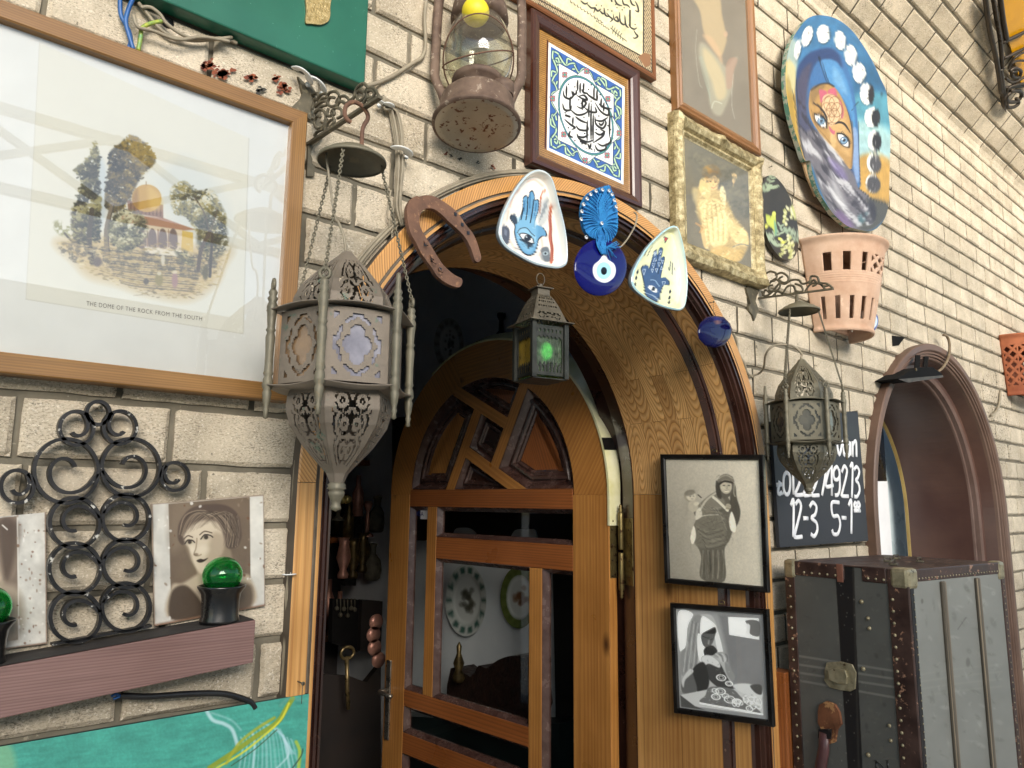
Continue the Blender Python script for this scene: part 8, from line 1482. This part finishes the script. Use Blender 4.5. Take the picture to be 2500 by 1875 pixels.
def plate(label, tr, cx, cy, rx, ry, rimc, ctr, X=2.19, group='plates on the shop wall', deco='345a50'):
    c = Canvas(*[f(a) for f, a in ((lambda v: v, tr(cx-rx*1.1, cy-ry*1.1)[0]), (lambda v: v, tr(cx-rx*1.1, cy-ry*1.1)[1]), (lambda v: v, tr(cx+rx*1.1, cy+ry*1.1)[0]), (lambda v: v, tr(cx+rx*1.1, cy+ry*1.1)[1]))], .8, rimc).use(tr)
    c.ell(cx, cy, rx*.98, ry*.98, rimc)
    for k in range(14): a = k*2*math.pi/14; c.ell(cx+rx*.84*math.cos(a), cy+ry*.84*math.sin(a), rx*.13, ry*.10, deco, .85, 0, 4)
    c.ell(cx, cy, rx*.70, ry*.70, 'dfe1dd'); c.ell(cx, cy, rx*.68, ry*.68, 'c0c4bf', 1, 0, 3, 3)
    for k in range(26): c.ell(cx+random.gauss(0, rx*.16), cy+random.gauss(0, ry*.18), 9, 10, ctr, .5, 0, 5)
    P = [tr([q])[0] for q in circ_px(cx, cy, rx, ry, 44)]; c0 = np.mean(P, 0); t = thing('plate', tuple(onx([tuple(c0)], X)[0]), label, 'plate', group); fm = plane_map((X, 0, 0), (1, 0, 0)); mm = MB(); PP = np.array(P); tt = np.linspace(0, 1, 24)[:, None, None]; UV = c0+(np.r_[PP, PP[:1]]-c0)[None]*tt; G = fm(UV[..., 0], UV[..., 1]); dd = np.interp(np.linspace(0, 1, 24), [0, .6, .72, 1], [.012, .010, .004, 0]); G = G+np.array([1, 0, 0])*dd[:, None, None]; mm.grid(G); mm.col = rgba(c.sample(UV[..., 0], UV[..., 1])); mm.build('plate_face', M_enamel, t); return t
plate('large white plate with a green leaf border on the white wall behind the door glass', C8, 645, 1055, 74, 130, 'd5d8d3', '4b4a40')
plate('plate with a broad green rim half hidden by the door muntin', C8, 835, 1045, 66, 112, '6d7a40', '7a5236', deco='5b6a34')
plate('oval white plate with a brown pattern high in the dark room above the door leaf', C21, 590, 180, 108, 190, 'b9bab8', '6b6560', deco='8c8782')
def prop(name, label, prof, c, m_, n=18, group='dark metalware on the shop shelves'):
    return tag(MB().lathe(prof, n, c).build(name, m_, None, at0=tuple(c)), label, name.replace('_', ' '), group)
M_brz = surf('tarnished_brass', '3d3220', '6a5834', 30, .35, .7); M_pinkm = surf('copper_discs', '9a6a5a', 'b78674', 20, .4, .4)
she = thing('interior_shelf', (1.7, 2.7, 1.3), 'brown wooden shelves with metalware on the back wall of the dim shop', 'shelf')
for z in (.75, 1.28, 1.72, 2.15): m = MB(); m.box((1.6, 2.78, z), (1.3, .28, .03)); m.build('shelf_board', M_leafr, she)
kinds = [('jug', [(.03, 0), (.05, .01), (.06, .06), (.05, .12), (.02, .16), (.022, .2), (.03, .22), (0, .225)]), ('vase', [(.03, 0), (.035, .02), (.02, .05), (.045, .12), (.03, .2), (.04, .24), (0, .24)]), ('pot', [(.05, 0), (.07, .03), (.075, .09), (.05, .13), (.055, .14), (0, .15)]), ('candlestick', [(.04, 0), (.04, .01), (.012, .03), (.016, .1), (.010, .15), (.03, .2), (.02, .22), (0, .22)]), ('bottle', [(.035, 0), (.035, .14), (.015, .19), (.015, .25), (0, .25)])]
lvl = {.765: 'lowest', 1.295: 'second', 1.735: 'third', 2.165: 'topmost'}; nth = ['first', 'second', 'third', 'fourth', 'fifth', 'sixth', 'seventh', 'eighth', 'ninth', 'tenth', 'eleventh']
for z, yy in ((.765, 2.74), (1.295, 2.74), (1.735, 2.74), (2.165, 2.74), (1.295, 2.86), (1.735, 2.86), (.765, 2.86)):
    for i, x in enumerate(np.arange(1.2, 2.2, .115)):
        nm, pf = random.choice(kinds); s_ = random.uniform(.8, 1.2); prop(nm, 'dull metal %s, %s from the left in the %s row of the %s interior shelf' % (nm, nth[i], 'front' if yy < 2.8 else 'back', lvl[z]), [(r*s_, h*s_) for r, h in pf], Vector((x+random.uniform(-.02, .02), yy, z)), random.choice((M_brz, M_brz, M_dark, M_pinkm, M_leath)))
for i, (x, y) in enumerate(((615, 843), (600, 914), (606, 986), (628, 1055))):
    p = Vector(atp(*C16(x, y), (0, 1.9, 0), (0, 1, 0))); m = MB(); m.lathe([(0, 0), (.036, 0), (.034, .008), (0, .012)], 22, p, Matrix(((1, 0, 0), (0, 0, 1), (0, -1, 0)))); tag(m.build('copper_disc', M_pinkm, None, at0=tuple(p)), '%s copper disc of the string hanging inside beside the door edge' % ('topmost', 'second', 'third', 'lowest')[i], 'disc', 'copper discs hanging inside')
m = MB(); P = [Vector(atp(*C16(p), (0, 2.1, 0), (0, 1, 0))) for p in ((450, 1035), (452, 1200), (458, 1330))]; m.tube(P, .010, 8); a = Vector(atp(*C16(452, 1040), (0, 2.1, 0), (0, 1, 0))); m.tube([a+Vector((.035*math.cos(q), 0, .02+.028*math.sin(q))) for q in np.linspace(0, 2*math.pi, 14, endpoint=False)], .008, 6, closed=True); tag(m.build('shoe_horn', surf('old_gold', '6f5c38', '94805a', 20, .3, .7), None, at0=tuple(P[2])), 'brass rod with a ring handle leaning in the dim shop', 'rod')
for i, (pts, h) in enumerate((([(590, 1300), (600, 1500), (870, 1500), (868, 1290), (820, 1255), (760, 1270), (720, 1300), (690, 1290), (660, 1330)], .25),)):
    m = MB(); m.prism(onx([(p.x, p.y) for p in smooth_path(C8(pts), 3, True)], 2.05), (.1, 0, 0)); tag(m.build('carved_chest', surf('black_carved_wood', '17100d', '2e1d17', 30, .4, 0, 1.0, 40, .01), None, at0=tuple(onx([C8(pts[1])], 2.05)[0])), 'dark carved chest back against the white wall behind the door glass', 'chest')
m = MB(); P = onx(C8([(618, 1350), (624, 1300), (622, 1280)]), 2.03); m.lathe([(.02, 0), (.03, .02), (.015, .05), (.025, .08), (.01, .12), (.012, .15), (0, .17)], 14, P[0]); tag(m.build('figurine', M_brz, None, at0=tuple(P[0])), 'small bronze figurine standing on the dark carved chest', 'figurine')
m = MB(); m.prism(onx(C21([(865, 5), (1000, 5), (1050, 0), (1060, 130), (930, 110)]), 2.2), (.004, 0, 0)); tag(m.build('paper_sheet', M_plaster, None, at0=tuple(onx(C21([(930, 60)]), 2.2)[0])), 'pale sheet pinned high on the dark cladding beside the green lantern', 'paper')
m = MB(); q = onx(C21([(975, 130)]), 2.18)[0]; m.lathe([(.035, 0), (.03, .01), (.012, .03), (.01, .08), (.02, .1), (.02, .115), (0, .12)], 16, q); tag(m.build('pepper_mill', M_dark, None, at0=tuple(q)), 'dark turned mill silhouetted high in the room above the door leaf', 'mill')

# darker clutter seen through the gap between jamb and leaf
def on16(P, Y=2.45): return [Vector(atp(*C16(p), (0, Y, 0), (0, 1, 0))) for p in P]
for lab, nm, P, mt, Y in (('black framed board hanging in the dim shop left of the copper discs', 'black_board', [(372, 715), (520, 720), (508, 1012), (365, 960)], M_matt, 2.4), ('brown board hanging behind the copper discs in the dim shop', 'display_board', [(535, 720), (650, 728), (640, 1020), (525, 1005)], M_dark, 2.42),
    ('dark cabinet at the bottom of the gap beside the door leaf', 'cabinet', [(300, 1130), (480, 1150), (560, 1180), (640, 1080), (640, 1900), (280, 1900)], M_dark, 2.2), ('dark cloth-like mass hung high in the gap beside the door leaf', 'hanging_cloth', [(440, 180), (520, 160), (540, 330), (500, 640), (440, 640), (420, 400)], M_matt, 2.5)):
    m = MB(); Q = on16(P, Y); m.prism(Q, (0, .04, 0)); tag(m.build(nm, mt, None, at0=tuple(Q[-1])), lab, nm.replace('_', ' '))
for i, (x, y, r) in enumerate(((428, 158, 15), (452, 158, 15))):
    c0 = on16([(x, y)], 2.35)[0]; m = MB(); m.lathe([(.024*math.sin(q), c0.z-.024*math.cos(q)) for q in np.linspace(0, math.pi, 12)], 14, Vector((c0.x, c0.y, 0)), cap=False); tag(m.build('brass_ball', surf('bright_brass', 'b59a50', 'd6c078', 20, .25, .7) if i == 0 else bpy.data.materials['bright_brass'], None, at0=tuple(c0)), ['left', 'right'][i]+' of two small bright brass balls glinting in the dark shop', 'ball', 'brass balls in the dark shop')
random.seed(21)
for i in range(9):
    x, y = 400+i*27, random.uniform(560, 640) if i % 2 else random.uniform(250, 420); Q = on16([(x, y)], 2.5)[0]; k = random.choice(kinds)
    prop(k[0], 'tarnished %s, %s from the left among odds and ends beside the door leaf' % (k[0], nth[i]), [(r*.9, h*.9) for r, h in k[1]], Q, random.choice((M_brz, M_brz, M_iron, M_pinkm)), group='odds and ends in the gap')
for i in range(6):
    x = 395+i*20; Q = on16([(x, 712), (x, 712+random.uniform(40, 90))], 2.38); m = MB(); m.tube(Q, .003, 6); m.lathe([(0, 0), (.010, .006), (.012, .016), (.004, .026), (0, .028)], 10, Q[1]-Vector((0, 0, .026))); tag(m.build('pendant', M_iron, None, at0=tuple(Q[0])), '%s little pendant from the left hanging under the shop shelf' % nth[i], 'pendant', 'little pendants under the shop shelf')
